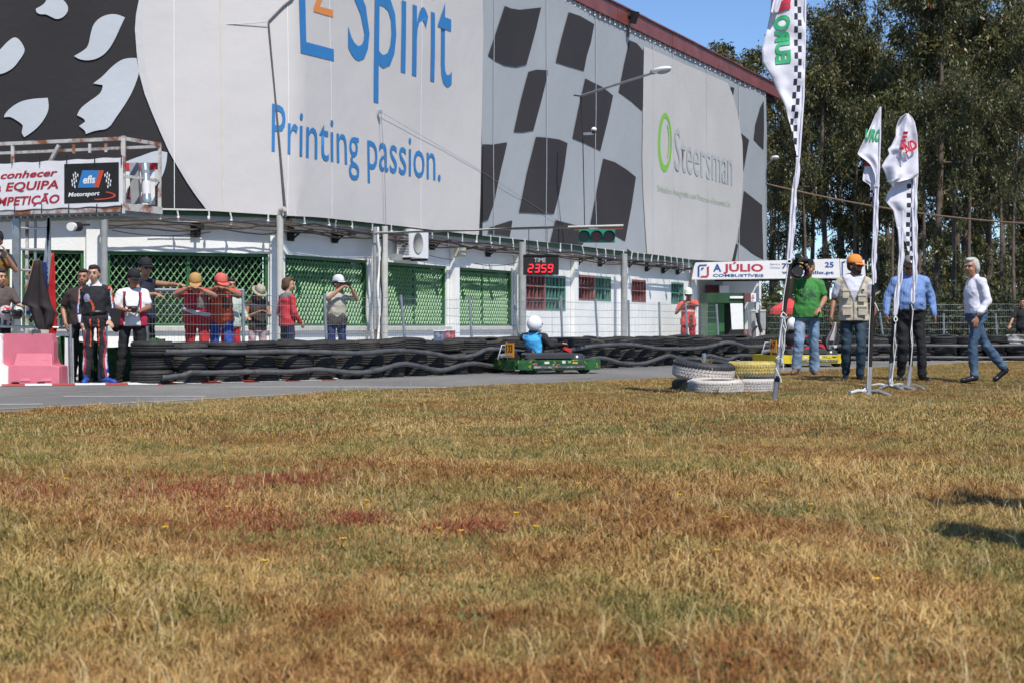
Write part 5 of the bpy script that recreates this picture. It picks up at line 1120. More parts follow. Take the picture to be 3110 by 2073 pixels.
p3, J, k = person('heavy man in blue striped shirt and black trousers looking down behind the flag poles', (2764-CX)/F*23.6, 23.6, .05, 1.80, -88,
 dict(hea=(.07,-.035,1.60), nec=(.0,-.01,1.46), face=(.85,-.05,-.5), LS=(0,.205,1.39), RS=(0,-.205,1.39), LE=(-.05,.31,1.16), LW=(.03,.33,.92), RE=(-.05,-.31,1.16), RW=(.03,-.34,.93), LH=(0,.10,.92), LK=(.05,.14,.50), LA=(.0,.17,.09), LT=(.15,.21,.035), RK=(.02,-.10,.50), RA=(-.12,-.10,.10), RT=(.02,-.14,.035)),
 skin=2, hair='grey', glasses=True, top=('long tuck collar', m_), bot=('slim', kb), shoe=M_shoeb, build=1.16, belly=.05)
m = MB(); m.lathe([(.200,-.02),(.205,-.02),(.205,.02),(.200,.02)], Matrix.Translation(Vector((.015,0,.985))*k) @ Matrix.Diagonal((.86,1.02,1,1)), 24, closed=True); m.build('belt', M_shoeb, p3, world=False)
# silver haired man
M_ws = cloth_mat('white_shirt_cloth', (.70,.69,.78), .04)
p4, J, k = person('silver haired man in white shirt and blue jeans striding at the right', (2965-CX)/F*23.1, 23.1, .06, 1.735, -170,
 dict(hea=(.08,.02,1.615), nec=(.02,0,1.45), face=(.85,.5,-.03), che=(.01,0,1.26), LE=(-.06,.24,1.13), LW=(.12,.26,.91), LF=(.1,0,-1), RE=(-.12,-.22,1.14), RW=(-.08,-.26,.88), LH=(0,.095,.92), RH=(0,-.095,.92),
  LK=(.10,.10,.52), LA=(.08,.10,.09), LT=(.24,.12,.035), RK=(-.18,-.10,.54), RA=(-.48,-.10,.18), RT=(-.36,-.12,.045)), skin=1, hair='white', hairlen=1, glasses=False, top=('roll tuck collar', M_ws), bot=('slim', bj), shoe=M_shoeb, build=1.04, belly=.02)
band(p4, J['LW'].lerp(J['LE'],.03)*k, J['LW'].lerp(J['LE'],.12)*k, .034, M_black, 'watch')
m = MB(); m.lathe([(.185,-.02),(.19,-.02),(.19,.02),(.185,.02)], Matrix.Translation(Vector((.0,0,.985))*k) @ Matrix.Diagonal((.74,1.0,1,1)), 24, closed=True); m.build('belt', M_shoeb, p4, world=False)
m = MB()
for s_ in (-1,1): m.beam((J['hea']+Vector((.085,.075,.012))+Vector((-.25,.43,0))*s_*.045)*k, (J['hea']+Vector((.085,.075,.012))+Vector((-.25,.43,0))*s_*.13)*k, .012)
m.build('glasses', M_black, p4, world=False)
# man at the far right behind the tyres
p5, J, k = person('man in black T-shirt sitting behind the far tyre wall at the right edge', (3106-CX)/F*41, 41, .02, 1.5, -110, dict(LE=(.12,.26,1.16), LW=(.30,.22,1.02), RE=(.10,-.28,1.14), RW=(.30,-.34,.98)), skin=1, hair='dark', top=('shirt', cloth_mat('black_tshirt', (.015,.015,.016))), bot=('slim', kb), shoe=M_shoeb)

# ---- racing driver standing at the left
M_sb = cloth_mat('black_race_suit', (.014,.014,.018), .3); M_so = cloth_mat('orange_suit_trim', (.62,.10,.04)); M_sw = cloth_mat('white_suit_trim', (.62,.60,.66)); M_sv = cloth_mat('violet_suit_trim', (.30,.28,.42)); M_sbl = cloth_mat('blue_suit_trim', (.05,.08,.35))
def suit_top(c):
    ay = abs(c.y)
    if c.z > 1.455 and ay < .10: return 2
    if ay > .19 and c.z > 1.415: return 1
    q_ = .236+.012*math.sin(c.z*13)
    if q_ < ay < q_+.016 and c.z > 1.05: return 2
    if q_+.016 < ay < q_+.034 and c.z > 1.05: return 1 if c.z > 1.2 else 4
    if ay > .205 and c.z < 1.03 and c.z > .90: return 2
    d = math.hypot(c.y+.115, (c.z-1.27)*.8)
    if c.x > 0 and d < .05: return 3
    if c.x > 0 and abs(math.hypot(c.y+.17, c.z-1.12)-.155) < .016 and c.z > 1.02 and c.y > -.15: return 1
    return 0
def suit_bot(c):
    w_ = .15+.015*math.sin(c.z*14)
    if c.x > 0 and abs(abs(c.y)-.06) < .007 and c.z > .55: return 1
    if abs(abs(c.y)-w_) < .014 and c.z < .80: return 5
    if abs(abs(c.y)-w_-.03) < .014 and c.z < .85: return 2
    if abs(c.y) > w_+.04 and c.z < .75: return 4
    return 0
p6, J, k = person('racing driver in black orange and white suit with blue boots standing at the track edge', (290-CX)/F*24.1, 24.1, .01, 1.70, -84,
 dict(hea=(.03,-.02,1.635), face=(1,-.12,-.06), LE=(-.04,.235,1.14), LW=(.10,.20,.94), LF=(.6,.5,-.5), RE=(-.06,-.255,1.14), RW=(.04,-.20,.90), RK=(.03,-.10,.50), LK=(.03,.10,.50), LA=(.02,.14,.09), LT=(.13,.28,.035), RA=(0,-.13,.09), RT=(.15,-.14,.035)),
 skin=0, hair='dark', top=('suit tuck long collar', [M_sb, M_so, M_sw, M_sv, M_sbl], suit_top), bot=('suit slim', [M_sb, M_so, M_sw, M_sv, M_sbl, cloth_mat('crimson_suit_trim', (.40,.03,.06))], suit_bot), shoe=mat('blue_race_boot', (.02,.07,.36), .6, var=.2, scale=30, second=(.5,.5,.6), sec=(.66,.7), sscale=16), build=.98)
for S in 'LR': B = Body(); B.cap(J[S+'A']+Vector((0,0,.02)), J[S+'A']+Vector((0,0,.15)), .056, .062); emit(B, 'boot_shaft', mat('blue_race_boot'), p6, .013, k=k)
m = MB(); m.lathe([(.180,-.025),(.188,-.025),(.188,.025),(.180,.025)], Matrix.Translation(Vector((.0,0,1.06))*k) @ Matrix.Diagonal((.80,1.0,1,1)), 24, closed=True); m.build('waist_belt', M_black, p6, world=False)
q = placed(p6, Vector((.10,.30,1.0))*k); cb = thing('clipboard', 'black clipboard held by the racing driver', 'clipboard', q); m = MB(); m.box(q+Vector((0,0,.0)), (.17,.03,.22), Euler((0,.15,0)).to_matrix()); m.build('board', M_blackm, cb)
p7, J, k = person('dark haired man in dark T-shirt half hidden behind the racing driver', (246-CX)/F*24.6, 24.6, .01, 1.66, -70, dict(hea=(.05,.03,1.635), face=(1,-.3,0), RE=(-.08,-.27,1.14), RW=(.05,-.24,.92)), skin=1, hair='dark', top=('shirt', cloth_mat('dark_brown_tshirt', (.035,.022,.02))), bot=('slim', kb), shoe=M_shoeb)
# photographer in white shirt with red panels
M_wt = cloth_mat('white_tshirt', (.72,.71,.73), .04); M_rt = cloth_mat('crimson_panel', (.42,.02,.06))
def ph_rule(c): ay = abs(c.y+.0); return 1 if (.105+.10*(1.44-c.z)*.2 < ay < .145 and .96 < c.z < 1.42) or (ay > .13 and c.z < 1.1) else 0
p8, J, k = person('photographer in black cap and white T-shirt with crimson panels holding a camera', (402-CX)/F*24.5, 24.5, .01, 1.65, -78,
 dict(hea=(.06,.02,1.615), face=(.8,.6,-.22), LE=(.04,.26,1.17), LW=(.26,.10,1.10), LF=(.5,-.85,.2), RE=(.03,-.27,1.16), RW=(.27,-.08,1.12), RF=(.5,.8,.2), RK=(.05,-.15,.5), RA=(-.02,-.20,.09), RT=(.10,-.27,.035), LK=(.06,.17,.5), LA=(.03,.25,.09), LT=(.14,.33,.035)),
 skin=2, hair='dark', hat='cap', hatcol=cloth_mat('black_cap_cloth', (.012,.012,.014)), top=('shirt', [M_wt, M_rt], ph_rule), bot=('slim', kb), shoe=M_shoeb, build=1.12, belly=.06)
q = placed(p8, Vector((.31,.01,1.14))*k); pc_ = thing('photo_camera', 'black camera held by the photographer in the white T-shirt', 'camera', q); m = MB(); m.box(q, (.13,.08,.09)); m.build('camera_body', M_blackm, pc_).modifiers.new('b', 'BEVEL').width = .01
m = MB(); m.tube([q+Vector((.02,-.03,0)), q+Vector((.05,-.15,-.02))], .04, 12); m.build('lens', M_black, pc_)
m = MB()
for s_ in (-1, 1): m.tube([Vector((.0,s_*.09,1.46))*k, Vector((.155,s_*.12,1.34))*k, Vector((.22,s_*.10,1.2))*k, Vector((.30,s_*.05,1.16))*k], .010, 6)
m.build('camera_strap', M_blackm, p8, world=False)
bg_ = MB(); bg_.ell(Vector((-.0,-.25,.92))*k, (.11,.08,.13)); bg_.build('waist_bag', M_blackm, p8, world=False)
# pointing man behind
p9, J, k = person('man in black cap and sunglasses behind the rail pointing along the track', (436-CX)/F*25.6, 25.6, .02, 1.83, -40,
 dict(hea=(.05,.0,1.635), face=(.95,-.2,-.02), LS=(.02,.19,1.42), LE=(.26,.28,1.40), LW=(.50,.24,1.39), LF=(1,.0,.05), RS=(.04,-.17,1.40), RE=(.22,-.24,1.24), RW=(.42,-.10,1.25), RF=(.8,.5,-.3)), skin=1, hair='dark', hat='cap', hatcol=cloth_mat('black_cap_cloth'), glasses=True, top=('vest none', cloth_mat('navy_vest_cloth', (.012,.014,.03))), bot=('slim', kb), shoe=M_shoeb)
# marshals leaning on the rail
M_rs = cloth_mat('red_marshal_shirt', (.46,.02,.03)); M_ro = cloth_mat('red_overall', (.42,.015,.02)); M_os = cloth_mat('orange_shirt', (.62,.09,.03)); M_bo = cloth_mat('blue_overall', (.03,.07,.32))
def lean(face=(1,0,-.75), arms='both', dx=0.): 
    return dict(pel=(-.22,0,.95), che=(-.05,0,1.20), nec=(.09,0,1.36), hea=(.20,0,1.455), face=face, LS=(.07,.19,1.33), RS=(.07,-.19,1.33), LE=(.20,.31,1.27), LW=(.33,.09,1.37), LF=(.1,-1,.1), RE=(.20,-.30,1.29), RW=(.36,-.06,1.40), RF=(.1,1,.05), LH=(-.22,.095,.92), RH=(-.22,-.095,.92), LK=(-.16,.11,.5), RK=(-.2,-.11,.5), LA=(-.25,.12,.09), RA=(-.3,-.12,.09), LT=(-.1,.15,.035), RT=(-.14,-.15,.035))
def m7(c): return 1 if (c.x > 0 and .02 < c.y < .14 and 1.08 < c.z < 1.25) else 0
p10, J, k = person('marshal in red shirt and mustard cap leaning on the rail with crossed arms', (596-CX)/F*26.35, 26.35, .02, 1.79, -84, lean((1,.12,-.42)), skin=1, hair='dark', hat='cap', hatcol=cloth_mat('mustard_cap_cloth', (.45,.26,.09)), top=('shirt', [M_rs, cloth_mat('grey_print_patch', (.25,.22,.22), .5, scale=40)], m7), bot=('suit', M_ro), shoe=M_shoeb, build=1.1, belly=.05)
m = MB(); m.tube([Vector((-.1,.19,.98))*k, Vector((.02,.10,.99))*k, Vector((.04,-.06,1.03))*k, Vector((-.05,-.2,1.08))*k], .035, 8); m.build('tied_sleeve', cloth_mat('white_tied_sleeve', (.6,.6,.66)), p10, world=False)
p11, J, k = person('marshal in orange shirt and red cap leaning on the rail beside the red one', (672-CX)/F*26.5, 26.5, .02, 1.79, -82, lean((1,.45,-.30)), skin=2, hair='dark', hat='cap', hatcol=cloth_mat('coral_cap_cloth', (.62,.13,.10)), top=('shirt', [M_os, cloth_mat('dark_print_patch', (.10,.03,.02), .5, scale=40)], m7), bot=('suit', M_bo), shoe=M_shoeb, build=1.02)
p12, J, k = person('person in pale shirt and red trousers half hidden behind the orange marshal', (700-CX)/F*27.3, 27.3, .02, 1.60, -60, dict(RE=(.0,-.25,1.14), RW=(.2,-.2,1.05), LE=(.06,.24,1.12), LW=(.30,.20,1.05), LF=(1,0,-.1)), skin=1, hair='dark', top=('shirt long', [cloth_mat('pale_green_shirt', (.45,.55,.48))]), bot=('suit', M_ro), shoe=M_shoeb)
p13, J, k = person('girl in straw hat and dark sleeveless top looking at her phone behind the fence', (782-CX)/F*27.6, 27.6, .02, 1.50, -70,
 dict(hea=(.08,.02,1.60), face=(.85,.35,-.75), LE=(.05,.23,1.16), LW=(.27,.12,1.20), LF=(.4,-.6,.5), RE=(.03,-.23,1.12), RW=(.25,-.05,1.22), RF=(.5,.6,.3)), skin=1, hair='brown', hairlen=2, hat='brim', hatcol=cloth_mat('straw_hat_weave', (.38,.34,.25), .25, scale=40), top=('vest none', cloth_mat('dark_brown_top', (.045,.028,.022))), bot=('slim', cloth_mat('pink_grey_trousers', (.42,.30,.32))), shoe=M_shoeb, build=.92)
q = placed(p13, Vector((.33,.04,1.24))*k); ph = thing('mobile_phone', 'small dark phone held by the girl in the straw hat', 'phone', q); m = MB(); m.box(q, (.07,.015,.11), Euler((.5,0,0)).to_matrix()); m.build('phone_body', M_black, ph)
M_rh = cloth_mat('red_sweatshirt', (.48,.03,.04)); 
p14, J, k = person('boy in red sweatshirt seen from behind turning right next to the pipe column', (872-CX)/F*28.2, 28.2, .02, 1.63, 40,
 dict(hea=(.03,0,1.635), face=(.9,-.55,0), LE=(-.03,.24,1.12), LW=(.10,.20,.93), RE=(.0,-.24,1.12), RW=(.16,-.20,.95)), skin=0, hair='brown', hairlen=1, top=('hood long', [M_rh, cloth_mat('grey_hood', (.16,.16,.17))], lambda c: 1 if c.z > 1.40 and abs(c.y) < .17 else 0), bot=('slim', cloth_mat('navy_trousers', (.012,.014,.05))), shoe=M_shoeb, build=.95)
p15, J, k = person('man in beige T-shirt and white cap taking a photograph behind the fence', (1022-CX)/F*28.6, 28.6, .02, 1.67, -60,
 dict(hea=(.04,.03,1.625), face=(1,.35,.02), LE=(.10,.36,1.34), LW=(.20,.20,1.54), LF=(.3,-.5,.6), RE=(.20,-.24,1.36), RW=(.27,-.0,1.56), RF=(.3,.9,.3)), skin=1, hair='dark', hat='cap', hatcol=cloth_mat('pale_cap_cloth', (.60,.60,.62)), glasses=True,
 top=('shirt', [cloth_mat('beige_tshirt', (.42,.39,.31)), cloth_mat('dark_shirt_hem', (.06,.05,.045))], lambda c: 1 if c.z < 1.06+.03*math.sin(c.y*30) else 0), bot=('slim', cloth_mat('navy_jeans', (.02,.035,.11))), shoe=M_shoeb, belly=.03)
q = placed(p15, Vector((.30,.10,1.62))*k); ph = thing('compact_camera', 'small black camera held up by the man in the beige T-shirt', 'camera', q); m = MB(); m.box(q, (.11,.05,.07)); m.tube([q+Vector((0,-.02,0)), q+Vector((.03,-.07,0))], .025, 10); m.build('camera_body', M_blackm, ph)
M_mo = cloth_mat('orange_red_bib', (.72,.10,.07)); M_md = cloth_mat('dark_bib_panel', (.16,.03,.03))
p16, J, k = person('far marshal in orange bib and red trousers with his hands at the fence post', (2090-CX)/F*38.6, 38.6, .02, 1.67, -88,
 dict(hea=(.03,0,1.63), face=(1,0,-.1), LE=(.12,.20,1.36), LW=(.22,.02,1.42), LS=(0,.19,1.43), RE=(.03,-.30,1.17), RW=(.20,-.12,1.40), RF=(.2,.8,.5), LF=(.1,-1,.1)), skin=2, hair='dark', hat='cap', hatcol=cloth_mat('white_green_cap', (.70,.74,.62)), glasses=True,
 top=('shirt', [M_mo, M_md, M_whitep], lambda c: (1 if (abs(c.y-.02) < .05 and c.z > 1.33) or (c.z < 1.13 and -.0 < c.y < .1 and c.x > 0) else (2 if 1.20 < c.z < 1.24 and c.x > 0 else 0))), bot=('suit', M_ro), shoe=M_shoeb)
m = MB(); m.tube([Vector((.13,.22,1.37))*k, Vector((.1,.50,1.36))*k], .034, 10); 
ar = Body(); ar.cap((.02,.2,1.42), (.06,.34,1.38), .05, .042); ar.cap((.06,.34,1.38), (.05,.58,1.37), .042, .028); ar.ell((.05,.63,1.365), (.03,.06,.025))
# two men at the left frame edge
p17, J, k = person('man in grey brown T-shirt with crossed arms at the left edge', (-2-CX)/F*25.0, 25.0, .02, 1.68, -60,
 dict(hea=(.05,.0,1.625), face=(.95,.35,-.1), LE=(.09,.30,1.15), LW=(.25,.03,1.10), LF=(.1,-1,0), RE=(.09,-.28,1.13), RW=(.26,.02,1.05), RF=(.1,1,0)), skin=0, hair='dark', top=('shirt', cloth_mat('grey_brown_tshirt', (.10,.075,.07))), bot=('slim', kb), shoe=M_shoeb)
band(p17, J['LW'].lerp(J['LE'],.10)*k, J['LW'].lerp(J['LE'],.20)*k, .036, mat('turquoise_band', (.05,.45,.60), .5), 'wristband')
p18, J, k = person('man in black cap and brown shirt standing higher at the left edge', (-12-CX)/F*25.9, 25.9, .45, 1.84, -60,
 dict(hea=(.03,0,1.635), face=(.9,-.4,0), LE=(.12,.26,1.2), LW=(.22,.10,1.42), LF=(.1,-.3,1), RE=(.1,-.25,1.15), RW=(.22,-.1,1.35)), skin=1, hair='dark', hat='cap', hatcol=cloth_mat('black_cap_cloth'), top=('shirt', [cloth_mat('dark_navy_sleeve', (.02,.03,.05)), cloth_mat('brown_orange_shirt', (.20,.09,.02))], lambda c: 1 if abs(c.y) < .17 and c.z < 1.38 else 0), bot=('slim', kb), shoe=M_shoeb)
pf = thing('wooden_platform', 'low platform under the man at the left frame edge', 'platform', (placed(p18, Vector((0,0,0))).x, 25.9, 0)); m = MB(); m.box((p18.location.x, 25.9, .22), (.8,.7,.44)); m.build('platform_box', M_conc, pf)
hq = P(18, 950, 24.5); hm = thing('race_helmet', 'white red and black race helmet held at the left edge', 'helmet', hq)
for i, (x, y) in enumerate(((18, 950), (52, 948))):
    hh = hm if i == 0 else thing('race_helmet', 'black and white race helmet beside the other at the left edge', 'helmet', P(x, y, 24.5))
    c = P(x, y, 24.5); m = MB(); m.ell(c, (.11,.14,.11), nu=16, nv=12); m.build('shell', mat('helmet_print_%d' % i, (.55,.5,.5) if i == 0 else (.06,.05,.05), .25, var=.2, scale=10, second=(.5,.03,.02) if i == 0 else (.6,.6,.6), sec=(.5,.54), sscale=9), hh)
    m = MB(); m.ell(c+Vector((.03,-.08,.01)), (.08,.08,.035), nu=14, nv=8); m.build('visor', M_black, hh)

# ---------------------------------------------------------------- karts
def kart(label, num, X, Y, yaw, main, side_m, dlabel, suit, hcol, helm_yaw=0.):
    t_ = thing('racing_kart', label, 'go kart', (X, Y, 0), 'karts racing on the track', rz=R(yaw)); L_ = lambda o: o
    def bld_(mb, n, m, par=t_): return mb.build(n, m, par, world=False)
    m = MB(); m.box((.0,0,.07), (1.35,.56,.03)); bld_(m, 'floor_tray', M_grayp)
    for s_ in (-1, 1): m = MB(); m.tube([(-.62,s_*.22,.09),(.5,s_*.22,.09),(.66,s_*.16,.10)], .016, 8); bld_(m, 'frame_tube', M_grayp)
    # wheels
    for fx, sy_, r, w_ in ((.56,.50,.125,.13),(.56,-.50,.125,.13),(-.50,.52,.14,.18),(-.50,-.52,.14,.18)):
        Mt = Matrix.Translation((fx, sy_, r)) @ Matrix.Rotation(R(90), 4, 'X')
        m = MB(); m.lathe([(.07,-w_/2),(r*.9,-w_/2),(r,-w_/2+.02),(r,w_/2-.02),(r*.9,w_/2),(.07,w_/2)], Mt, 24, closed=True); wh = bld_(m, 'wheel', mat('slick_tyre', (.013,.013,.013), .7, var=.2))
        m = MB(); m.lathe([(.0,-w_/2+.02),(.065,-w_/2+.03),(.072,-w_/2),(.072,w_/2),(.065,w_/2-.03),(0,w_/2-.02)], Mt, 16); m.build('rim', M_galv, wh, world=False)
    def plate(pts, z0, z1, th, n, m_, bev=.02):
        mb = MB(); v0 = [Vector((x, y, z0)) for x, y in pts]; N = len(pts); inner = []
        mb.tube([(x, y, (z0+z1)/2) for x, y in pts], th, 8)
        for i in range(N-1):
            a, b = Vector(pts[i]).to_3d(), Vector(pts[i+1]).to_3d(); d = (b-a).normalized(); nn_ = Vector((-d.y, d.x, 0))*th
            mb.add([a+nn_+Vector((0,0,z0)), b+nn_+Vector((0,0,z0)), b+nn_*1.1+Vector((0,0,z1-.02)), a+nn_*1.1+Vector((0,0,z1-.02)), a-nn_+Vector((0,0,z0)), b-nn_+Vector((0,0,z0)), b-nn_+Vector((0,0,z1)), a-nn_+Vector((0,0,z1))], [(0,1,2,3),(5,4,7,6),(3,2,6,7),(1,0,4,5),(0,3,7,4),(1,5,6,2)], False)
        return bld_(mb, n, m_)
    ys = .60
    for s_ in (-1, 1): plate([(-.60,s_*(ys-.02)),(-.50,s_*(ys+.05)),(.46,s_*(ys+.05)),(.58,s_*(ys-.02))][::s_], .075, .25, .045, 'side_pod', side_m)
    plate([(-.60,.60),(-.78,.58),(-.82,.3),(-.82,-.3),(-.78,-.58),(-.60,-.60)], .08, .25, .05, 'rear_bumper', side_m)
    plate([(.52,-.60),(.74,-.60),(.90,-.38),(.95,0),(.90,.38),(.74,.60),(.52,.60)], .07, .245, .05, 'front_bumper', main)
    plate([(-.52,-.705),(.48,-.705)], .11, .15, .012, 'guard_strip', mat('kart_guard_strip', (.10,.10,.10), .5, var=.4, scale=25, second=(.35,.34,.36), sec=(.5,.6)))
    m = MB(); m.box((.45,0,.40), (.03,.34,.28), Euler((0,-.6,0)).to_matrix()); m.box((.62,0,.20), (.25,.30,.04)); o = bld_(m, 'front_panel', M_black); o.modifiers.new('b', 'BEVEL').width = .02
    B = Body(); B.loft([((-.12,0,.09), Vector((0,1,0)), .20, Vector((1,0,0)), .20), ((-.14,0,.25), Vector((0,1,0)), .22, Vector((1,0,0)), .20), ((-.25,0,.36), Vector((0,1,0)), .19, Vector((1,0,0)), .09), ((-.28,0,.42), Vector((0,1,0)), .14, Vector((1,0,0)), .06)]); emit(B, 'seat', M_black, t_, .014)
    m = MB(); m.box((-.36,.40,.27), (.34,.20,.24)); o = bld_(m, 'engine', M_blackm); o.modifiers.new('b', 'BEVEL').width = .03
    m = MB(); m.tube([(-.5,.38,.33),(-.74,.3,.30)], .04, 12); bld_(m, 'exhaust', M_galv)
    m = MB(); m.box((-.12,-.44,.31), (.95,.26,.13)); o = bld_(m, 'engine_cover', mat('dark_smoked_plastic', (.05,.05,.052), .25)); o.modifiers.new('b', 'BEVEL').width = .03
    m = MB(); m.lathe([(.0,.04),(.10,.035),(.16,.0),(.17,-.10)], Matrix.Translation((.42,-.46,.32)), 16); bld_(m, 'wheel_guard', mat('dark_smoked_plastic'))
    rs_ = random.Random(int(num))
    for i in range(9):
        x_ = -.48+i*.11; c_ = rs_.choice(((.6,.6,.6),(.5,.45,.05),(.04,.04,.05),(.4,.08,.06),(.25,.35,.2))); m = MB(); m.box((x_, -.703, .19+rs_.uniform(-.03,.03)), (rs_.uniform(.04,.10), .004, rs_.uniform(.02,.05))); bld_(m, 'sticker', mat('sticker_%d' % i, c_, .5, var=.5, scale=40))
    m = MB(); m.box((.36,-.25,.42), (.15,.06,.06), Euler((0,.4,0)).to_matrix()); bld_(m, 'red_bracket', M_red)
    m = MB(); Ms = Matrix.Translation((.36,0,.48)) @ Matrix.Rotation(R(-50), 4, 'Y'); pts = [Ms @ Vector((.13*math.cos(a), .15*math.sin(a), 0)) for a in np.linspace(0, 2*math.pi, 20, endpoint=False)]; m.tube(pts, .014, 8, closed=True); m.tube([Ms @ Vector((0,0,0)), (.45,0,.12)], .015, 8); bld_(m, 'steering_wheel', M_black)
    m = MB(); m.tube([(-.80,-.22,.24),(-.82,-.22,.56)], .012, 6); m.tube([(-.80,.22,.24),(-.72,.22,.5),(-.5,.24,.5)], .012, 6); bld_(m, 'rear_hoop', M_galv)
    # number plate on the rear, facing back
    rot = R(helm_yaw); pm = mat('orange_number_plate', (.68,.27,.015), .5, var=.05); c = Vector((-.80,-.30,.42)); un_ = Vector((math.sin(rot), -math.cos(rot), 0)); nn_ = Vector((-math.cos(rot), -math.sin(rot), 0))
    m = MB(); m.pbox(c-un_*.105-Vector((0,0,.125)), un_*.21, (0,0,.25), -nn_*.012); np_ = bld_(m, 'number_plate', pm)
    m = MB(); add_text(m, num, c+nn_*.003+Vector((0,0,-.035)), un_, (0,0,1), width=.15, cap=.125, align='c', bold=.03); m.build('number', M_blackm, np_, world=False)
    m = MB(); m.pbox(c-un_*.07-Vector((0,0,.10))+nn_*.002, un_*.14, (0,0,.03), nn_*.002); m.build('plate_strip', M_grayp, np_, world=False)
    # driver
    d, J, k = person(dlabel, 0, 0, 0, 1.72, yaw, dict(pel=(-0.090,0,.23), che=(-0.160,0,.52), nec=(-0.190,0,.72), hea=(-0.170,0,.875), face=(1,.25,-.05), LS=(-0.330,.155,.66), RS=(-0.060,-.17,.66), LE=(0.020,.29,.50), RE=(0.020,-.29,.50), LW=(0.290,.16,.53), RW=(0.290,-.16,.53), LF=(0.800,-.3,.1), RF=(0.800,.3,.1), LH=(-0.060,.10,.20), RH=(-0.060,-.10,.20), LK=(0.320,.20,.36), RK=(0.320,-.20,.36), LA=(0.630,.14,.15), RA=(0.630,-.14,.15), LT=(0.740,.14,.27), RT=(0.740,-.14,.27)),
      skin=1, hat='helmet', hatcol=hcol, top=('suit tuck long collar', suit[0], suit[1]), bot=('suit slim', suit[2]), shoe=M_shoeb, build=1.08)
    d.location = (X, Y, 0)
    return t_
M_kg = mat('green_kart_plastic', (.014,.085,.02), .45, var=.5, scale=7, second=(.25,.30,.05), sec=(.56,.6), sscale=6)
M_ky = mat('yellow_kart_plastic', (.62,.48,.02), .4, var=.15, scale=7, second=(.12,.10,.03), sec=(.66,.7), sscale=8)
bk_ = cloth_mat('bright_blue_suit', (.06,.38,.72), .08)
def st(c):
    fw = (c.x+.19)*.77+c.y*.64; lt = -(c.x+.19)*.64+c.y*.77
    return 1 if (fw < .06 and abs(lt) < .185 and c.z > .33 and c.z < .69) or (c.z >= .67 and math.hypot(c.x+.19, c.y) < .11) else 0
kart('green racing kart with orange plate 133 driving right along the track', '133', (1650-CX)/F*29.6, 29.6, 24, M_kg, M_kg, 'kart driver in white helmet and bright blue backed suit', ([M_sb, bk_], st, M_sb), mat('white_helmet_shell', (.78,.78,.80), .25, var=.03), 22)
kart('yellow racing kart with orange plate 67 further down the track', '67', (2432-CX)/F*34.6, 34.6, 18, M_ky, M_ky, 'kart driver in white helmet and black red suit behind the cameraman', ([M_sb, M_rs], lambda c: 1 if (abs(c.y) > .17 and c.z > .62) or (c.z < .45 and c.x < -.08) else 0, M_rs), mat('white_helmet_shell'), 14)
# ---------------------------------------------------------------- two unseen onlookers added just outside the frame to cast shadows on the grass
person('unseen onlooker in white T-shirt added outside the right frame edge as shadow caster', 2.66, 6.72, 0, 1.74, 100, dict(LE=(.1,.33,1.2), LW=(.2,.28,1.42)), top=('shirt', M_wt), bot=('slim', bj), shoe=M_shoeb, vox=.016)
person('unseen onlooker in beige T-shirt added nearer outside the right frame edge as shadow caster', 2.30, 5.60, 0, 1.74, 80, dict(RE=(.1,-.33,1.2), RW=(.2,-.28,1.42)), top=('shirt', mat('beige_tshirt')), bot=('slim', kb), shoe=M_shoeb, vox=.016)

flush()
# ---------------------------------------------------------------- old painted tyres on the grass
def painted(seed, m): return tyre_mesh(.385, .128, .23, seg=40, mats=m)
def paint_mat(name, col, split=None, second=(.05,.05,.05), sec=(.55,.68)):
    return mat(name, col, .75, var=.10, scale=9, bump=.8, bscale=35, second=second, sec=sec, sscale=5)
M_pt1 = mat('white_black_painted_rubber', (.56,.54,.50), .75, var=.1, scale=9, bump=.8, bscale=35, second=(.05,.048,.045), sec=(.60,.68), sscale=6)
def tread(name, R_, h, loc, rot, mats, label, zsplit=None, group='old painted tyres on the grass'):
    t_ = thing('painted_tyre', label, 'tyre', loc, group); t_.rotation_euler = rot
    me = tyre_mesh(R_, h, R_*.6, seg=44, name='carcass', mats=mats[0]); o = link('carcass', me, t_)
    if len(mats) > 1:
        me.materials.append(mats[1])
        for p in me.polygons:
            if zsplit(p.center): p.material_index = 1
    mb = MB(); n = 54       # tread blocks in relief
    for k in range(n):
        for j, (z, tw) in enumerate(((-.5,.25),(-.17,-.25),(.17,.25),(.5,-.25))):
            a = 2*math.pi*(k+.25*j)/n; ca, sa = math.cos(a), math.sin(a); rad = Vector((ca, sa, 0)); tan = Vector((-sa, ca, 0)); c = rad*(R_+.001)+Vector((0,0,z*h)); e1 = tan*(math.pi*R_/n*.80)+Vector((0,0,tw*h*.35)); e2 = Vector((0,0,h*.135))
            mb.add([c-e1-e2-rad*.01, c+e1-e2-rad*.01, c+e1+e2-rad*.01, c-e1+e2-rad*.01, c-e1-e2+rad*.005, c+e1-e2+rad*.005, c+e1+e2+rad*.005, c-e1+e2+rad*.005], [(4,5,6,7),(0,1,5,4),(1,2,6,5),(2,3,7,6),(3,0,4,7)], False)
            mb.mi[-5:] = [1 if (len(mats) > 1 and zsplit(c)) else 0]*5
    o = mb.build('tread_block', mats, t_, world=False); tag(o, kind='stuff'); return t_
M_wt1 = mat('chipped_white_paint', (.55,.50,.45), .75, var=.12, scale=9, bump=.7, bscale=35, second=(.10,.09,.085), sec=(.60,.70), sscale=5)
M_wt2 = mat('reddish_white_paint', (.50,.46,.43), .75, var=.12, scale=9, bump=.7, bscale=35, second=(.22,.09,.08), sec=(.56,.70), sscale=5)
M_yt = mat('faded_yellow_paint', (.50,.38,.11), .75, var=.2, scale=9, bump=.7, bscale=35, second=(.30,.27,.15), sec=(.52,.66), sscale=7)
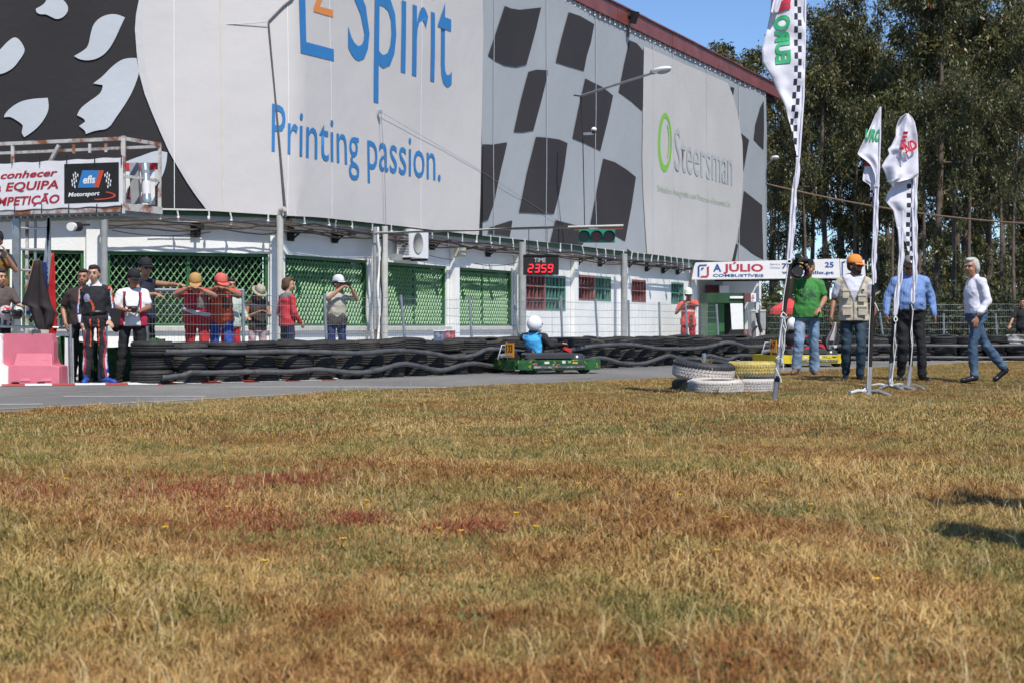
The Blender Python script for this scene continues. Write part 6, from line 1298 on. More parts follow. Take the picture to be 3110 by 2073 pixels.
M_yg = mat('grey_green_bare_rubber', (.17,.16,.12), .85, var=.25, scale=9, bump=.7, bscale=35)
M_bt = mat('bare_black_rubber', (.035,.037,.04), .65, var=.3, scale=9, bump=.5, bscale=35, second=(.4,.39,.37), sec=(.66,.70), sscale=7)
YTt = 21.2; tp = lambda x, y, Y=YTt: P(x, y, Y)
tread('t', .40, .125, tp(2138,1122,21.3), (R(5),R(5.5),0), [M_wt1, M_bt], 'large old tyre half black half white, topmost left of the heap', lambda c: c.z > .045+.012*noise.noise((c.x*20, c.y*20, 0)))
tread('t', .345, .085, tp(2174,1170,20.6), (R(2),R(-1),.4), [M_wt1], 'chipped white tyre lying lowest in front of the heap', None)
tread('t', .345, .10, tp(2276,1171,21.2), (0,R(.5),.8), [M_wt2], 'white tyre with reddish stains under the yellow one', None)
tread('t', .34, .115, tp(2284,1123,21.4), (0,0,.3), [M_yt, M_yg], 'faded yellow tyre on top at the right of the heap', lambda c: c.z < -.03)
tread('t', .33, .09, tp(2118,1170,21.8), (0,0,0), [M_bt], 'bare black tyre mostly hidden at the lower left of the heap', None)
for x, y0, y1, l in ((2138,1072,1100,'inside the black and white tyre'),(2240,1092,1104,'in front of the yellow tyre')):
    st_ = thing('stake', 'short grey metal stake sticking up '+l, 'stake', tp(x, 1140)); m = MB(); a = tp(x,y0,21.3); m.tube([(a.x,a.y,.1),(a.x,a.y,a.z)], .028, 10); m.build('tube', M_galv, st_)
# ---------------------------------------------------------------- feather flags
M_fl = mat('white_flag_cloth', (.72,.71,.78), .9, var=.04, scale=4, bump=.35, bscale=8); M_fk = mat('black_flag_print', (.02,.02,.035), .6); M_fg = mat('green_flag_print', (.04,.40,.16), .6); M_fr = mat('red_flag_print', (.62,.03,.06), .6)
def flagmat_shadow(): pass
def feather(label, pole, Y, rows, check, Yf=None, cols=18, fold=.05, seed=0, sleeve=None, base=None):
    """pole: px polyline base->top; rows: (y, xl, xr); check: (offset1, offset2, size px, y0, y1, leans)"""
    b = P(pole[0][0], 0, Y); b.z = gzz(b.x, b.y); t_ = thing('feather_flag', label, 'flag', b, 'feather flags on the grass')
    return t_
def flagsheet(t_, rows, Y, spec, name='sail', fold=.05, nf=2.0, seed=0, thick=.004, xs=None, dy=6.0, mats=None):
    """rows (y,xl,xr) px; spec(x_off_from_right, y) -> material index; built with fine rows"""
    mb = MB(); ys = np.arange(rows[0][0], rows[-1][0]+.1, dy); Yv = list(ys)
    def at(y):
        for a, b in zip(rows, rows[1:]):
            if y <= b[0]: q = (y-a[0])/(b[0]-a[0]); return lerp(a[1], b[1], q), lerp(a[2], b[2], q)
        return rows[-1][1:]
    N = 24; info = []
    def disp(u_, w_, y): return fold*math.sin(u_*nf*math.pi*2+y*.012+seed)*(.3+.7*(1-u_))*min(1, w_/60)+.035*noise.noise((u_*2.5, y*.02, seed))
    def dpx(x, y): xl, xr = at(y); w_ = max(.5, xr-xl); return Y-Y0F(t_)+disp((x-xl)/w_, w_, y)
    if name in ('sail', 'upper_fold'): KF[t_.name] = dpx
    for y in Yv:
        xl, xr = at(y); w_ = max(.5, xr-xl); offs = xs(w_) if xs else [w_*(1-c/N) for c in range(N+1)]
        for o in offs:
            u_ = 1-o/w_; p = P(xr-o, y, Y); p.y += disp(u_, w_, y); mb.v.append(tuple(p)); info.append((o, y))
    M = len(xs(100) if xs else range(N+1))
    for r in range(len(Yv)-1):
        for c in range(M-1):
            a = r*M+c; mb.f.append((a, a+M, a+M+1, a+1)); o = (info[a][0]+info[a+1][0])/2; mb.mi.append(spec(o, Yv[r]+dy/2) if spec else 0); mb.sf.append(True)
    ob = mb.build(name, mats or [M_fl, M_fk, M_fg, M_fr], t_); s_ = ob.modifiers.new('s', 'SOLIDIFY'); s_.thickness = thick; return ob
KF = {}
def Y0F(t): return 0.
def flag_text(t_, txt, m, Y, org, u, v, wpx, cpx, bold=.06, name='lettering', off=.012):
    k = Y/F; mb = MB(); vs, fs = text_geo(txt, 0, bold); off = .075 if txt in ('ND', 'EIII') else off; x0 = min(q[0] for q in vs); x1 = max(q[0] for q in vs)
    bm = bmesh.new(); bv = []
    for q in vs:
        a = (q[0]-x0)/(x1-x0)*wpx; b = q[1]/CAP*cpx; bv.append(bm.verts.new((org[0]+u[0]*a+v[0]*b, org[1]+u[1]*a+v[1]*b, 0)))
    for f in fs: bm.faces.new([bv[i] for i in f])
    bx = [w.co.x for w in bv]; by = [w.co.y for w in bv]
    for ax, lo, hi in ((0, min(bx), max(bx)), (1, min(by), max(by))):
        for c in np.arange(math.ceil(lo/4)*4, hi, 4): bmesh.ops.bisect_plane(bm, geom=bm.verts[:]+bm.edges[:]+bm.faces[:], plane_co=((c,0,0) if ax == 0 else (0,c,0)), plane_no=((1,0,0) if ax == 0 else (0,1,0)), dist=.0001)
    bm.verts.index_update()
    for w in bm.verts: x, y = w.co.x, w.co.y; p = P(x, y, Y); p.y = KF[t_.name](x, y)-off; mb.v.append(tuple(p))
    for f in bm.faces: mb.f.append(tuple(w.index for w in f.verts)); mb.mi.append(0); mb.sf.append(False)
    bm.free()
    mb.build(name, m, t_)
def checker(o, y, o1, s, h, y0, ph=0):
    c = int((o-o1)//s); 
    if c not in (0, 1) or o < o1: return 0
    return 1 if (int((y-y0)//h)+c+ph) % 2 == 0 else 0
def pole_part(t_, pts, Y, r, m, name='pole'):
    mb = MB(); mb.tube([P(x, y, Y) for x, y in pts], r, 10); return mb.build(name, m, t_)
def ropes(t_, pts, Y, r=.006, name='cord'):
    mb = MB(); mb.tube([P(x, y, Y-.05-.02*(i % 2)) for i, (x, y) in enumerate(pts)], r, 6); return mb.build(name, M_rope, t_)
M_al = mat('silver_pole', (.45,.45,.46), .35, .5)
Y1 = 18.2; f1 = feather('tallest feather flag with black checks and green lettering rising out of the frame', [(2355,1222)], Y1, None, None)
xs1 = lambda w_: [w_*(1-c/12)+43*(c/12) if w_ > 44 else w_*(1-c/12*(1-min(1, 43/w_)))-0 for c in range(12)]+[min(w_, q) for q in (43, 38, 32.5, 27, 21.5, 16, 10.5, 5.5, 0)]
r1 = [(-330,2400,2452),(-250,2365,2450),(-120,2350,2447),(0,2343,2444),(45,2340,2445),(90,2331,2445),(148,2315,2445),(190,2316,2445),(240,2345,2443),(311,2377,2438),(378,2400,2432),(449,2415,2430),(478,2421,2427)]
def sp1(o, y):
    if o > 33: return 0
    return 1 if (o < 32.5 and o > 10.5 and (int((y-0)//20)+(0 if o > 21.5 else 1)) % 2 == 0) else 0
flagsheet(f1, r1, Y1, sp1, xs=xs1, dy=5, fold=.03, nf=1.5)
rr = r1[-1]; flagsheet(f1, [(478,2419,2428),(620,2406,2417),(790,2393,2404)], Y1, None, name='sleeve', fold=0, thick=.02)
flag_text(f1, 'EURO', M_fg, Y1, (2358,197), (-.03,-1), (1,-.16), 146, 41, .05); flag_text(f1, 'IN', M_fr, Y1, (2364,37), (.06,-1), (1,-.22), 70, 32, .05)
flagsheet(f1, [(-60,2352,2384),(0,2350,2374),(36,2342,2364),(44,2352,2358)], Y1-.06, None, name='folded_corner', fold=.02)
pole_part(f1, [(2400,790),(2386,910),(2379,960)], Y1, .026, M_blackm); pole_part(f1, [(2379,960),(2366,1090),(2358,1148)], Y1, .028, M_al); pole_part(f1, [(2361,1140),(2359,1158)], Y1, .032, M_blackm, 'pole_joint'); pole_part(f1, [(2359,1158),(2351,1224)], Y1, .030, mat('dull_steel_pole', (.26,.26,.27), .4, .5), 'ground_spike'); pole_part(f1, [(2399,800),(2417,560),(2428,470),(2440,300),(2445,100),(2448,-330)], Y1, .012, M_fl, 'upper_pole')
mb = MB(); mb.tube([P(2397+7*math.cos(a), 795+6*math.sin(a), Y1-.03) for a in np.linspace(0, 6.28, 12)[:-1]], .009, 6, closed=True); mb.build('ring', M_rope, f1)
for q in ([(2394,805),(2388,850),(2380,900),(2376,945)], [(2376,950),(2371,962),(2381,968),(2389,958),(2378,948),(2372,956),(2384,972),(2391,964)], [(2378,965),(2372,1000),(2366,1050),(2368,1056),(2377,1048),(2376,1085),(2364,1090),(2356,1086),(2366,1080)], [(2382,970),(2388,995),(2380,1025),(2386,1005),(2377,985),(2375,1030),(2381,1060),(2374,1090),(2380,1118)], [(2384,1000),(2382,1060),(2375,1075),(2378,1100),(2379,1120)], [(2356,1115),(2362,1130),(2372,1150),(2372,1160)], [(2344,1214),(2336,1221),(2350,1222),(2358,1224)]): ropes(f1, q, Y1)
# second flag
Y2 = 19.6; f2 = feather('small drooping feather flag with green letters left of the pair of flags', [(2637,1200)], Y2, None, None)
Z2 = lambda l: [(2580+x/3.92, 300+y/3.92) for x, y in l]
def rowsZ(L, R_): return [(300+y/3.92, 2580+a/3.92, 2580+b/3.92) for (y, a, b) in zip([q[0] for q in L], [q[1] for q in L], R_)]
ra = [(300+y/3.92, 2580+a/3.92, 2580+b/3.92) for y, a, b in ((100,360,372),(200,305,370),(300,262,368),(500,165,362),(660,92,366),(700,140,366),(740,200,368),(780,245,366),(830,275,362),(900,300,352),(1000,310,345),(1050,285,338),(1065,300,336))]
flagsheet(f2, ra, Y2, lambda o, y: 0, fold=.035, dy=4, nf=1.3); flag_text(f2, 'URO', M_fg, Y2, (2623,426), (1,.06), (.22,-1), 50, 33, .04)
flagsheet(f2, [(300+y/3.92, 2580+a/3.92, 2580+b/3.92) for y, a, b in ((745,190,215),(800,188,270),(900,165,300),(975,155,320),(1020,235,325),(1060,255,325),(1100,250,325),(1180,248,320),(1300,285,318),(1420,298,315))], Y2+.07, lambda o, y: (1 if (o > 4 and y > 578 and y < 625 and (int(y//15)+int(o//11)) % 2) else (3 if y < 505 and o > 3 else 0)), name='lower_fold', fold=.02, dy=4)
flagsheet(f2, [(560,2662,2668),(700,2655,2663),(860,2649,2657)], Y2, None, name='sleeve', fold=0, thick=.02)
pole_part(f2, [(2674,325),(2673,420),(2668,560),(2659,700),(2652,865)], Y2, .010, M_fl, 'upper_pole'); pole_part(f2, [(2654,865),(2649,960),(2642,1113)], Y2, .026, M_blackm); pole_part(f2, [(2643,1113),(2638,1200)], Y2, .027, M_al, 'lower_pole')
ropes(f2, [(2645,900),(2640,1000),(2635,1180)], Y2, .005); ropes(f2, [(2656,920),(2662,930),(2668,945)], Y2)
def feet(t_, c, Y, tips, ):
    for i, (x, y) in enumerate(tips):
        mb = MB(); a = P(c[0], c[1], Y); g = G(x, y); mid = a.lerp(g, .5)+Vector((0,0,.035)); mb.tube([a, mid, g+Vector((0,0,.02))], .022, 8); mb.build('foot', M_al if i else mat('pale_enamel', (.55,.54,.50), .5), t_)
    mb = MB(); a = P(c[0], c[1], Y); mb.tube([a+Vector((0,0,-.05)), a+Vector((0,0,.10))], .035, 10); mb.build('hub', M_al, t_)
feet(f2, (2638,1188), 20.2, [(2572,1200),(2706,1206),(2624,1176),(2634,1206)])
ropes(f2, [(2628,1178),(2618,1186),(2624,1194),(2640,1188),(2632,1200)], 20.1, .010)
# third and fourth flags
Y3 = 21.6; f3 = feather('plain white feather pole sleeve in front of the man in the blue shirt', [(2706,1176)], Y3, None, None)
f4 = feather('white feather flag with red letters and black checks right of the small one', [(2760,1172)], Y3+.5, None, None); Y4 = Y3+.5
flagsheet(f3, [(690,2729,2741),(770,2735,2746),(860,2724,2737),(960,2714,2725)], Y3, None, name='sleeve', fold=0, thick=.02)
pole_part(f3, [(2742,640),(2738,780),(2725,900),(2719,965)], Y3, .010, M_fl, 'upper_pole'); pole_part(f3, [(2716,968),(2711,1060),(2706,1102)], Y3, .027, M_blackm); pole_part(f3, [(2707,1100),(2703,1172)], Y3, .027, M_al, 'lower_pole')
mb = MB(); mb.tube([P(2720+5*math.cos(a), 970+7*math.sin(a), Y3-.04) for a in np.linspace(0, 6.28, 12)[:-1]], .009, 6, closed=True); mb.build('ring', M_rope, f3)
ropes(f3, [(2721,980),(2717,1020),(2722,1050),(2712,1120),(2709,1160),(2715,1166),(2704,1172),(2701,1162),(2712,1170)], Y3); ropes(f3, [(2718,985),(2714,1050),(2716,1100),(2708,1150)], Y3, .005)
ropes(f3, [(2706,1150),(2700,1158),(2712,1160),(2702,1168),(2711,1172)], Y3, .012)
feet(f3, (2704,1172), 22.4, [(2638,1176),(2742,1188),(2672,1184),(2776,1187)])
def sp4(o, y):
    if y < 530 or o < 5 or o > 33: return 0
    return 1 if (int((y-530)//14.6)+(0 if o > 19 else 1)) % 2 == 0 else 0
xs4 = lambda w_: [w_*(1-c/8)+33*(c/8) if w_ > 34 else w_ for c in range(8)]+[min(w_, q) for q in (33, 26, 19, 12, 5, 0)]
r4 = [(500,2730,2788),(530,2716,2788),(560,2712,2787),(590,2695,2786),(612,2690,2786),(640,2715,2785),(700,2726,2784),(740,2752,2782),(800,2768,2782)]
flagsheet(f4, r4, Y4, sp4, xs=xs4, fold=.02, dy=3.65, nf=1.2)
flagsheet(f4, [(300+y/3.92, 2580+a/3.92, 2580+b/3.92) for y, a, b in ((180,680,700),(220,610,740),(280,570,775),(350,552,788),(450,552,805),(560,505,812),(600,465,812),(660,485,815),(720,440,815),(800,395,818),(900,440,822),(960,460,760),(1000,480,560),(1060,515,525))], Y4-.10, lambda o, y: 0, name='upper_fold', fold=.07, dy=4, nf=1.6, seed=1.5)
flag_text(f4, 'ND', M_fr, Y4, (2740,470), (.92,-.40), (-.40,-.92), 44, 27, .05)
flag_text(f4, 'EIII', M_fr, Y4, (2731,462), (.26,-1), (-1,-.2), 56, 9, .05)
flagsheet(f4, [(520,2772,2786),(700,2774,2784),(800,2775,2786),(922,2671+98,2671+106)], Y4-.02, None, name='sleeve', fold=0, thick=.02)
pole_part(f4, [(2768,925),(2766,1020),(2766,1112)], Y4, .027, M_blackm); pole_part(f4, [(2766,1108),(2758,1172)], Y4, .027, M_al, 'lower_pole')
ropes(f4, [(2768,925),(2773,945),(2769,985),(2772,1040),(2766,1110)], Y4, .006); ropes(f4, [(2770,980),(2766,1010),(2770,1060),(2768,1050)], Y4, .006)
feet(f4, (2760,1172), 23.0, [(2700,1176),(2806,1184),(2735,1186),(2790,1178)])

# ---------------------------------------------------------------- eucalyptus trees
def leafmat(name, a, b, c):
    m = bpy.data.materials.new(name); m.use_nodes = True; n = m.node_tree; L = n.links; bs = n.nodes['Principled BSDF']; bs.inputs['Roughness'].default_value = .42
    g = n.nodes.new('ShaderNodeNewGeometry'); r = n.nodes.new('ShaderNodeValToRGB'); e = r.color_ramp.elements; e[0].color = a+(1,); e[1].color = b+(1,); q = e.new(.93); q.color = b+(1,); e[2].color = c+(1,); e[2].position = 1.0
    L.new(g.outputs['Random Per Island'], r.inputs[0]); nz = n.nodes.new('ShaderNodeTexNoise'); nz.inputs['Scale'].default_value = .35; nz.inputs['Detail'].default_value = 4; L.new(g.outputs['Position'], nz.inputs['Vector'])
    hs = n.nodes.new('ShaderNodeHueSaturation'); mr = n.nodes.new('ShaderNodeMapRange'); mr.inputs[1].default_value = .3; mr.inputs[2].default_value = .7; mr.inputs[3].default_value = .75; mr.inputs[4].default_value = 1.3
    L.new(nz.outputs['Fac'], mr.inputs[0]); L.new(mr.outputs[0], hs.inputs['Value']); L.new(r.outputs[0], hs.inputs['Color']); L.new(hs.outputs[0], bs.inputs['Base Color'])
    tr = n.nodes.new('ShaderNodeBsdfTranslucent'); L.new(hs.outputs[0], tr.inputs[0]); mx = n.nodes.new('ShaderNodeMixShader'); mx.inputs[0].default_value = .22; L.new(bs.outputs[0], mx.inputs[1]); L.new(tr.outputs[0], mx.inputs[2]); L.new(mx.outputs[0], n.nodes['Material Output'].inputs[0]); return m
M_leaf = leafmat('eucalyptus_leaves', (.022,.034,.010), (.15,.145,.05), (.26,.12,.04))
M_leafb = leafmat('shrub_leaves', (.02,.03,.010), (.08,.095,.03), (.14,.10,.04))
M_bark = mat('eucalyptus_bark', (.12,.09,.07), .85, var=.4, scale=2.5, bump=.6, bscale=12, second=(.27,.21,.16), sec=(.55,.72), sscale=1.2)
def leaf_mesh(name, centers, radii, per, size, rng, m, droop=.75):
    C_ = np.repeat(np.array(centers), per, 0); Rr = np.repeat(np.array(radii), per, 0); n = len(C_)
    d = rng.normal(size=(n, 3)); d /= np.linalg.norm(d, axis=1)[:, None]; r = rng.random(n)**.45; pos = C_+d*(r*1)[:, None]*Rr
    ax = rng.normal(size=(n, 3))*.6; ax[:, 2] -= droop; ax /= np.linalg.norm(ax, axis=1)[:, None]; sd = np.cross(ax, rng.normal(size=(n, 3))); sd /= np.linalg.norm(sd, axis=1)[:, None]
    L = (size*(.6+.8*rng.random(n)))[:, None]; w_ = L*.16
    V_ = np.stack([pos, pos+ax*L*.4+sd*w_, pos+ax*L, pos+ax*L*.4-sd*w_], 1).reshape(-1, 3)
    me = bpy.data.meshes.new(name); me.from_pydata(V_.tolist(), [], np.arange(4*n).reshape(-1, 4).tolist()); me.materials.append(m); me.update(); return me
def tree_variant(seed, H, base, spread, per=170, size=.27, lean=.5, nl=15):
    rng = np.random.default_rng(seed); rr_ = random.Random(seed); mb = MB(); top = Vector((rr_.uniform(-lean, lean), rr_.uniform(-lean, lean), H*.93))
    tr = [Vector((0,0,-.2))]
    for i in range(1, 9): t = i/8; tr.append(Vector((top.x*t*t+.18*math.sin(t*5+seed), top.y*t*t+.18*math.cos(t*4+seed)-.18, top.z*t)))
    mb.tube(tr, [.20*(1-i/8)**.8+.035 for i in range(9)], 8); cs, rs = [], []
    def pt(t): f = t*8; i = min(int(f), 7); return tr[i].lerp(tr[i+1], f-i)
    for i in range(nl):
        t = base+(1-base)*((i+.5)/nl)**.9; p = pt(t); a = rr_.uniform(0, 6.28); ln = spread*(1.15-.75*abs((t-base)/(1-base)-.25))*rr_.uniform(.6, 1.1); e = p+Vector((math.cos(a)*ln, math.sin(a)*ln, ln*rr_.uniform(.25, .9))); md = p.lerp(e, .5)+Vector((0,0,-.12*ln)); mb.tube([p, md, e], [.065*(1-t*.5), .04, .015], 5)
        for q in (.5, .75, 1.0, 1.12):
            c = p.lerp(e, q)+Vector((rr_.gauss(0,.35), rr_.gauss(0,.35), rr_.gauss(0,.3))); cs.append(tuple(c)); r_ = rr_.uniform(.45, .95); rs.append((r_, r_, r_*rr_.uniform(.9, 1.5)))
    for i in range(7): c = pt(1-.12*rr_.random())+Vector((rr_.gauss(0,.5), rr_.gauss(0,.5), rr_.uniform(-.3, 1.0))); cs.append(tuple(c)); rs.append((.6,.6,.75))
    for i in range(5): t = rr_.uniform(.15, base); p = pt(t); a = rr_.uniform(0, 6.28); e = p+Vector((math.cos(a), math.sin(a), .7))*rr_.uniform(.5, 1.6); mb.tube([p, e], [.03, .008], 4); cs.append(tuple(e)); rs.append((.4,.4,.6))
    o = mb.build('trunk', M_bark); tm = o.data; bpy.data.objects.remove(o)
    return tm, leaf_mesh('crown', cs, rs, per, size, rng, M_leaf)
VAR = [tree_variant(11, 19, .38, 2.9, nl=17), tree_variant(12, 19, .34, 2.5, nl=17), tree_variant(13, 19, .33, 3.0, nl=17), tree_variant(14, 19, .42, 2.3), tree_variant(15, 19, .56, 1.5, per=110, nl=10), tree_variant(16, 19, .24, 2.8)]
TR = [(2195,92,80,1.9,0,'crown rising alone over the dark red roof corner'),(2268,96,180,1.5,1,'behind the roof corner at the left of the flags'),(2335,90,232,1.1,2,'low crown filling the gap behind the tallest flag'),(2400,98,250,.6,3,None),(2462,84,120,.7,1,None),(2505,82,-30,.85,0,'whose narrow top rises beside the sky gap'),(2562,88,-80,.9,3,None),(2622,84,30,.7,1,None),(2692,96,110,.8,5,'closing the sky gap left of the big crowns'),(2790,80,-130,1.,2,None),(2850,78,-200,1.1,0,'with the biggest crown behind the man in the white shirt'),(2935,84,-140,1.,2,None),(3005,80,-60,1.,1,None),(3062,90,40,.8,5,None),(3150,76,-90,.9,2,'cut off by the right frame edge'),
 (2345,108,330,.5,4,None),(2430,112,240,.6,3,None),(2540,108,120,.8,2,None),(2605,110,150,.8,0,None),(2660,112,150,.8,2,None),(2722,106,110,.9,0,None),(2805,104,-20,1.,5,None),(2895,108,-20,1.,5,None),(2975,110,10,1.,2,None),(3045,108,110,.9,5,None),(3120,110,60,1.,5,None),
 (2372,80,420,.45,4,None),(2292,85,480,.4,4,None),(2440,78,300,.5,4,None),(2590,79,250,.5,4,None),(2655,77,330,.45,4,None),(2795,74,200,.5,4,None),(2885,73,150,.5,4,None),(2955,72,180,.5,4,None),(3030,74,260,.5,4,None),(3085,72,220,.5,4,None),(2718,73,300,.5,4,None)]
rt = random.Random(9); SEEN = set()
for i, (x, Y, yt, sp, v, l) in enumerate(TR):
    H = HC+(HY-yt)*Y/F; s = H/19.6; loc = ((x-CX)/F*Y, Y, 0)
    row = 'near row' if Y < 82 else ('middle row' if Y < 100 else 'back row')
    ref = ['green kiosk','gantry sign','tallest flag','cameraman','man in the orange cap','small flag','man in the blue shirt','pair of flags','man in the white shirt','right frame edge'][min(9, int((x-2130)/98))]
    lb = 'tall eucalyptus '+l if l else 'eucalyptus with %s crown in the %s behind the %s' % (['broad','slender','spreading','loose','small high','full low'][v], row, ref)
    lb = lb.replace('in the near row', 'in front row').replace('in the middle row', 'mid row').replace('in the back row', 'back row')
    if lb in SEEN: lb = lb.replace('behind the', 'right of the')
    if lb in SEEN: lb = lb.replace('right of the', 'well right of')
    SEEN.add(lb)
    t_ = thing('eucalyptus_tree', lb, 'tree', loc, 'eucalyptus trees', rz=rt.uniform(0, 6.28)); ws = s*(.58+.30*sp)
    t_.scale = (ws, ws, s); link('trunk', VAR[v][0], t_); link('crown', VAR[v][1], t_)
# undergrowth
rngs = np.random.default_rng(4)
def shrub_mesh(seed):
    rng = np.random.default_rng(seed); cs = [(rng.normal()*.8, rng.normal()*.5, .4+abs(rng.normal())*.7) for _ in range(22)]; return leaf_mesh('foliage', cs, [(.45,.45,.45)]*22, 110, .2, rng, M_leafb, .1)
SH = [shrub_mesh(21), shrub_mesh(22)]
for i in range(26):
    x = 2330+i*32+rt.uniform(-10, 10); Y = rt.uniform(62, 90); s = rt.uniform(.5, 1.05) if i % 4 else 1.4
    o = link('shrub', SH[i % 2], None, Vector(((x-CX)/F*Y, Y, 0))); o.scale = (s, s, s); o.rotation_euler = (0, 0, rt.uniform(0, 6)); tag(o, 'leafy undergrowth shrub at the foot of the eucalyptus trees', 'shrub', 'undergrowth shrubs')
# far wood closing the view low between the trunks on the right
rngw = np.random.default_rng(8); cs = []; rs = []
for i in range(260):
    x = rngw.uniform(2230, 3300); Y = rngw.uniform(125, 150); z = rngw.uniform(.3, 1.6) if x < 2650 else rngw.uniform(.5, 8.5)
    cs.append(((x-CX)/F*Y, Y, z)); rs.append((1.3, 1.3, 1.1))
o = link('far_wood', leaf_mesh('far_wood', cs, rs, 170, .55, rngw, M_leaf)); tag(o, kind='stuff')

# ---------------------------------------------------------------- grass
def tuft(name, n, h, wd, spread, seed, lean, m, segs=2):
    r = random.Random(seed); mb = MB()
    for i in range(n):
        a = r.uniform(0, 6.28); d = spread*math.sqrt(r.random()); p = Vector((math.cos(a)*d, math.sin(a)*d, -.005)); hh = h*r.uniform(.45, 1.15); a2 = r.uniform(0, 6.28); ln = lean*r.uniform(.1, 1.3)*hh
        t = Vector((math.cos(a2), math.sin(a2), 0)); sdv = Vector((-t.y, t.x, 0)) if r.random() < .5 else Vector((r.uniform(-1,1), r.uniform(-1,1), 0)).normalized(); w_ = wd*r.uniform(.6, 1.3)
        q1 = p+Vector((0,0,hh*.55))+t*ln*.35; q2 = p+Vector((0,0,hh*(1-.25*lean)))+t*ln
        mb.add([p-sdv*w_/2, p+sdv*w_/2, q1+sdv*w_*.4, q1-sdv*w_*.4, q2], [(0,1,2,3),(3,2,4)], False)
    me = bpy.data.meshes.new(name); me.from_pydata(mb.v, [], mb.f); me.materials.append(m); me.update(); return bpy.data.objects.new(name, me)
def scatter(name, src, pts, sc, kind='stuff'):
    me = bpy.data.meshes.new(name); me.from_pydata(pts, [], []); n = len(pts); rg_ = np.random.default_rng(len(pts))
    at = me.attributes.new('rot', 'FLOAT_VECTOR', 'POINT'); rv = np.zeros((n, 3), 'f'); rv[:, 2] = rg_.random(n)*6.28; rv[:, :2] = rg_.normal(size=(n, 2))*.12; at.data.foreach_set('vector', rv.ravel())
    at = me.attributes.new('scl', 'FLOAT', 'POINT'); at.data.foreach_set('value', np.array(sc, 'f'))
    o = link(name, me); tag(o, kind='stuff'); ng = bpy.data.node_groups.new(name, 'GeometryNodeTree'); ng.interface.new_socket('Geometry', in_out='INPUT', socket_type='NodeSocketGeometry'); ng.interface.new_socket('Geometry', in_out='OUTPUT', socket_type='NodeSocketGeometry')
    N = ng.nodes; gi, go = N.new('NodeGroupInput'), N.new('NodeGroupOutput'); ip = N.new('GeometryNodeInstanceOnPoints'); oi = N.new('GeometryNodeObjectInfo'); oi.inputs[0].default_value = src
    na = N.new('GeometryNodeInputNamedAttribute'); na.data_type = 'FLOAT_VECTOR'; na.inputs[0].default_value = 'rot'; nb_ = N.new('GeometryNodeInputNamedAttribute'); nb_.data_type = 'FLOAT'; nb_.inputs[0].default_value = 'scl'
    ng.links.new(gi.outputs[0], ip.inputs['Points']); ng.links.new(oi.outputs['Geometry'], ip.inputs['Instance']); ng.links.new(na.outputs[0], ip.inputs['Rotation']); ng.links.new(nb_.outputs[0], ip.inputs['Scale']); ng.links.new(ip.outputs[0], go.inputs[0])
    md = o.modifiers.new('scatter', 'NODES'); md.node_group = ng; return o
rg = np.random.default_rng(77)
def field(y0, y1, dens, margin=1.16, jit=0):
    A = .311*margin*(y1*y1-y0*y0); n = int(A*dens); Y = np.sqrt(rg.random(n)*(y1*y1-y0*y0)+y0*y0); X = (rg.random(n)*2-1)*.311*margin*Y; out = []
    for x, y in zip(X, Y):
        if y < pl(x, EDGE)-.03-.25*abs(noise.noise((x*1.3, y*1.3, 5))): out.append((x, y, .012+gzz(x, y)))
    return out
def wblade(name, stops):
    m = bpy.data.materials.new(name); m.use_nodes = True; n = m.node_tree; g = n.nodes.new('ShaderNodeNewGeometry'); r = n.nodes.new('ShaderNodeValToRGB'); e = r.color_ramp.elements; e[0].color = stops[0]+(1,); e[1].color = stops[-1]+(1,)
    for i, c in enumerate(stops[1:-1]): q = e.new((i+1)/(len(stops)-1)); q.color = c+(1,)
    n.links.new(g.outputs['Random Per Island'], r.inputs[0]); n.links.new(r.outputs[0], n.nodes['Principled BSDF'].inputs['Base Color']); n.nodes['Principled BSDF'].inputs['Roughness'].default_value = .7; return m
M_gb_ = wblade('green_blades', [(.05,.075,.02),(.12,.14,.035),(.24,.23,.07)]); M_rb = wblade('sorrel_blades', [(.15,.02,.012),(.26,.035,.018),(.28,.12,.045)]); M_yb = wblade('straw_blades', [(.42,.28,.10),(.62,.47,.22),(.70,.58,.34)])
T1 = tuft('grass_tuft', 46, .050, .0025, .10, 1, .8, M_blade); T2 = tuft('grass_tuft', 46, .032, .0030, .10, 2, 1.4, M_blade); T3 = tuft('grass_tuft', 58, .040, .0048, .14, 3, .8, M_blade); T4 = tuft('weed_tuft', 24, .036, .006, .08, 4, 1.0, M_gb_); T5 = tuft('sorrel_tuft', 14, .055, .0045, .09, 5, .7, M_rb); T6 = tuft('straw_stalks', 5, .13, .0022, .05, 6, .8, M_yb)
for y0, y1, d, srcs in ((3.1,7,900,(T1,T2)),(7,12,560,(T1,T2)),(12,19,200,(T3,T2)),(19,38,110,(T3,))):
    for s_ in srcs:
        pts = field(y0, y1, d/len(srcs)); scatter('dry_grass', s_, pts, [ (.7+.6*rg.random())*(.62 if p[1] > 19 else (.85 if p[1] > 12 else 1))*(.75+.9*max(0, noise.noise((p[0]*.8, p[1]*.5, 9))+.2)) for p in pts])
pts = [p for y0, y1, d in ((3.1,8,130),(8,16,60),(16,36,16)) for p in field(y0, y1, d) if noise.noise((p[0]*1.1, p[1]*.6, 2)) > .02+.18*(p[1] > 16)]
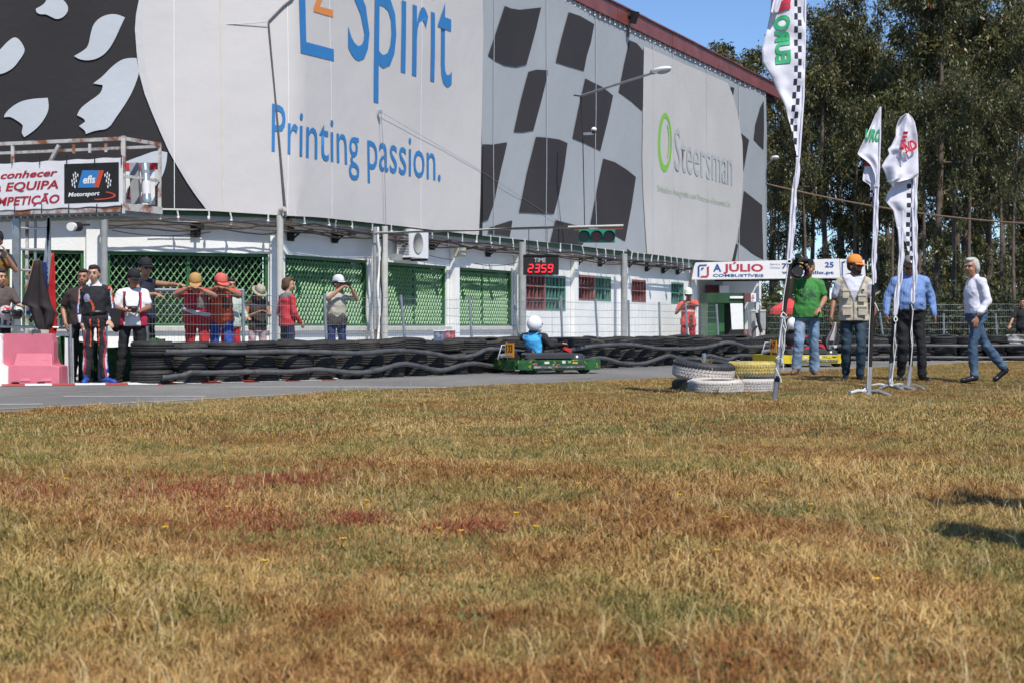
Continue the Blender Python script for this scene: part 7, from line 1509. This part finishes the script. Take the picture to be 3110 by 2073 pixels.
scatter('green_weeds', T4, pts, [.55+.6*rg.random() for p in pts])
pts = [p for y0, y1, d in ((3.1,9,34),(9,22,12)) for p in field(y0, y1, d) if noise.noise((p[0]*.9, p[1]*.5, 31)) > -.1]
scatter('tall_straw', T6, pts, [.5+.7*rg.random() for p in pts])
red = []
for x0, x1, y0, y1, n in ((476,748,1485,1540,420),(782,1060,1458,1492,260),(1075,1360,1404,1438,260),(600,884,1554,1635,260),(1048,1142,1580,1608,110),(1333,1600,1600,1635,200),(0,190,1492,1560,180),(300,470,1500,1560,60),(1900,2100,1470,1520,60),(200,900,1440,1660,140)):
    for _ in range(n):
        x, y = rg.normal((x0+x1)/2, (x1-x0)/2.6), rg.normal((y0+y1)/2, (y1-y0)/2.8); p = G(x, y); red.append((p.x, p.y, .012+gzz(p.x, p.y)))
scatter('red_sorrel', T5, red, [.6+.5*rg.random() for p in red])
# tufts growing among the painted tyres and a few yellow flowers
for x, y, Y, n, l in ((2240,1150,20.6,16,'beside the yellow tyre'),(2150,1096,21.2,12,'inside the black and white tyre'),(2070,1172,20.4,12,'at the left foot of the tyre heap'),(2172,1196,19.9,10,'in front of the lowest white tyre')):
    s_ = tuft('grass_clump', n*2, .17, .009, .05, x, 1.0, M_gb_ if y > 1150 else M_blade); C.objects.link(s_); p = P(x, y, Y); s_.location = (p.x, p.y, max(.0, p.z-.06)); tag(s_, 'small clump of green grass growing '+l, 'grass clump', 'grass clumps at the tyre heap')
fm = mat('yellow_petals', (.75,.48,.02), .6); mb = MB()
for _ in range(70):
    Y = rg.uniform(5, 16); X = rg.uniform(-.31, .31)*Y; c = Vector((X, Y, .065+gzz(X, Y)))
    for k in range(6): a = k*1.047; e = Vector((math.cos(a), math.sin(a), .35))*.016; sd_ = Vector((-math.sin(a), math.cos(a), 0))*.006; mb.add([c, c+e*.6+sd_, c+e, c+e*.6-sd_], [(0,1,2,3)], False)
    mb.beam(c-Vector((0,0,.06)), c, .0025)
tag(mb.build('yellow_wildflowers', fm), kind='stuff')
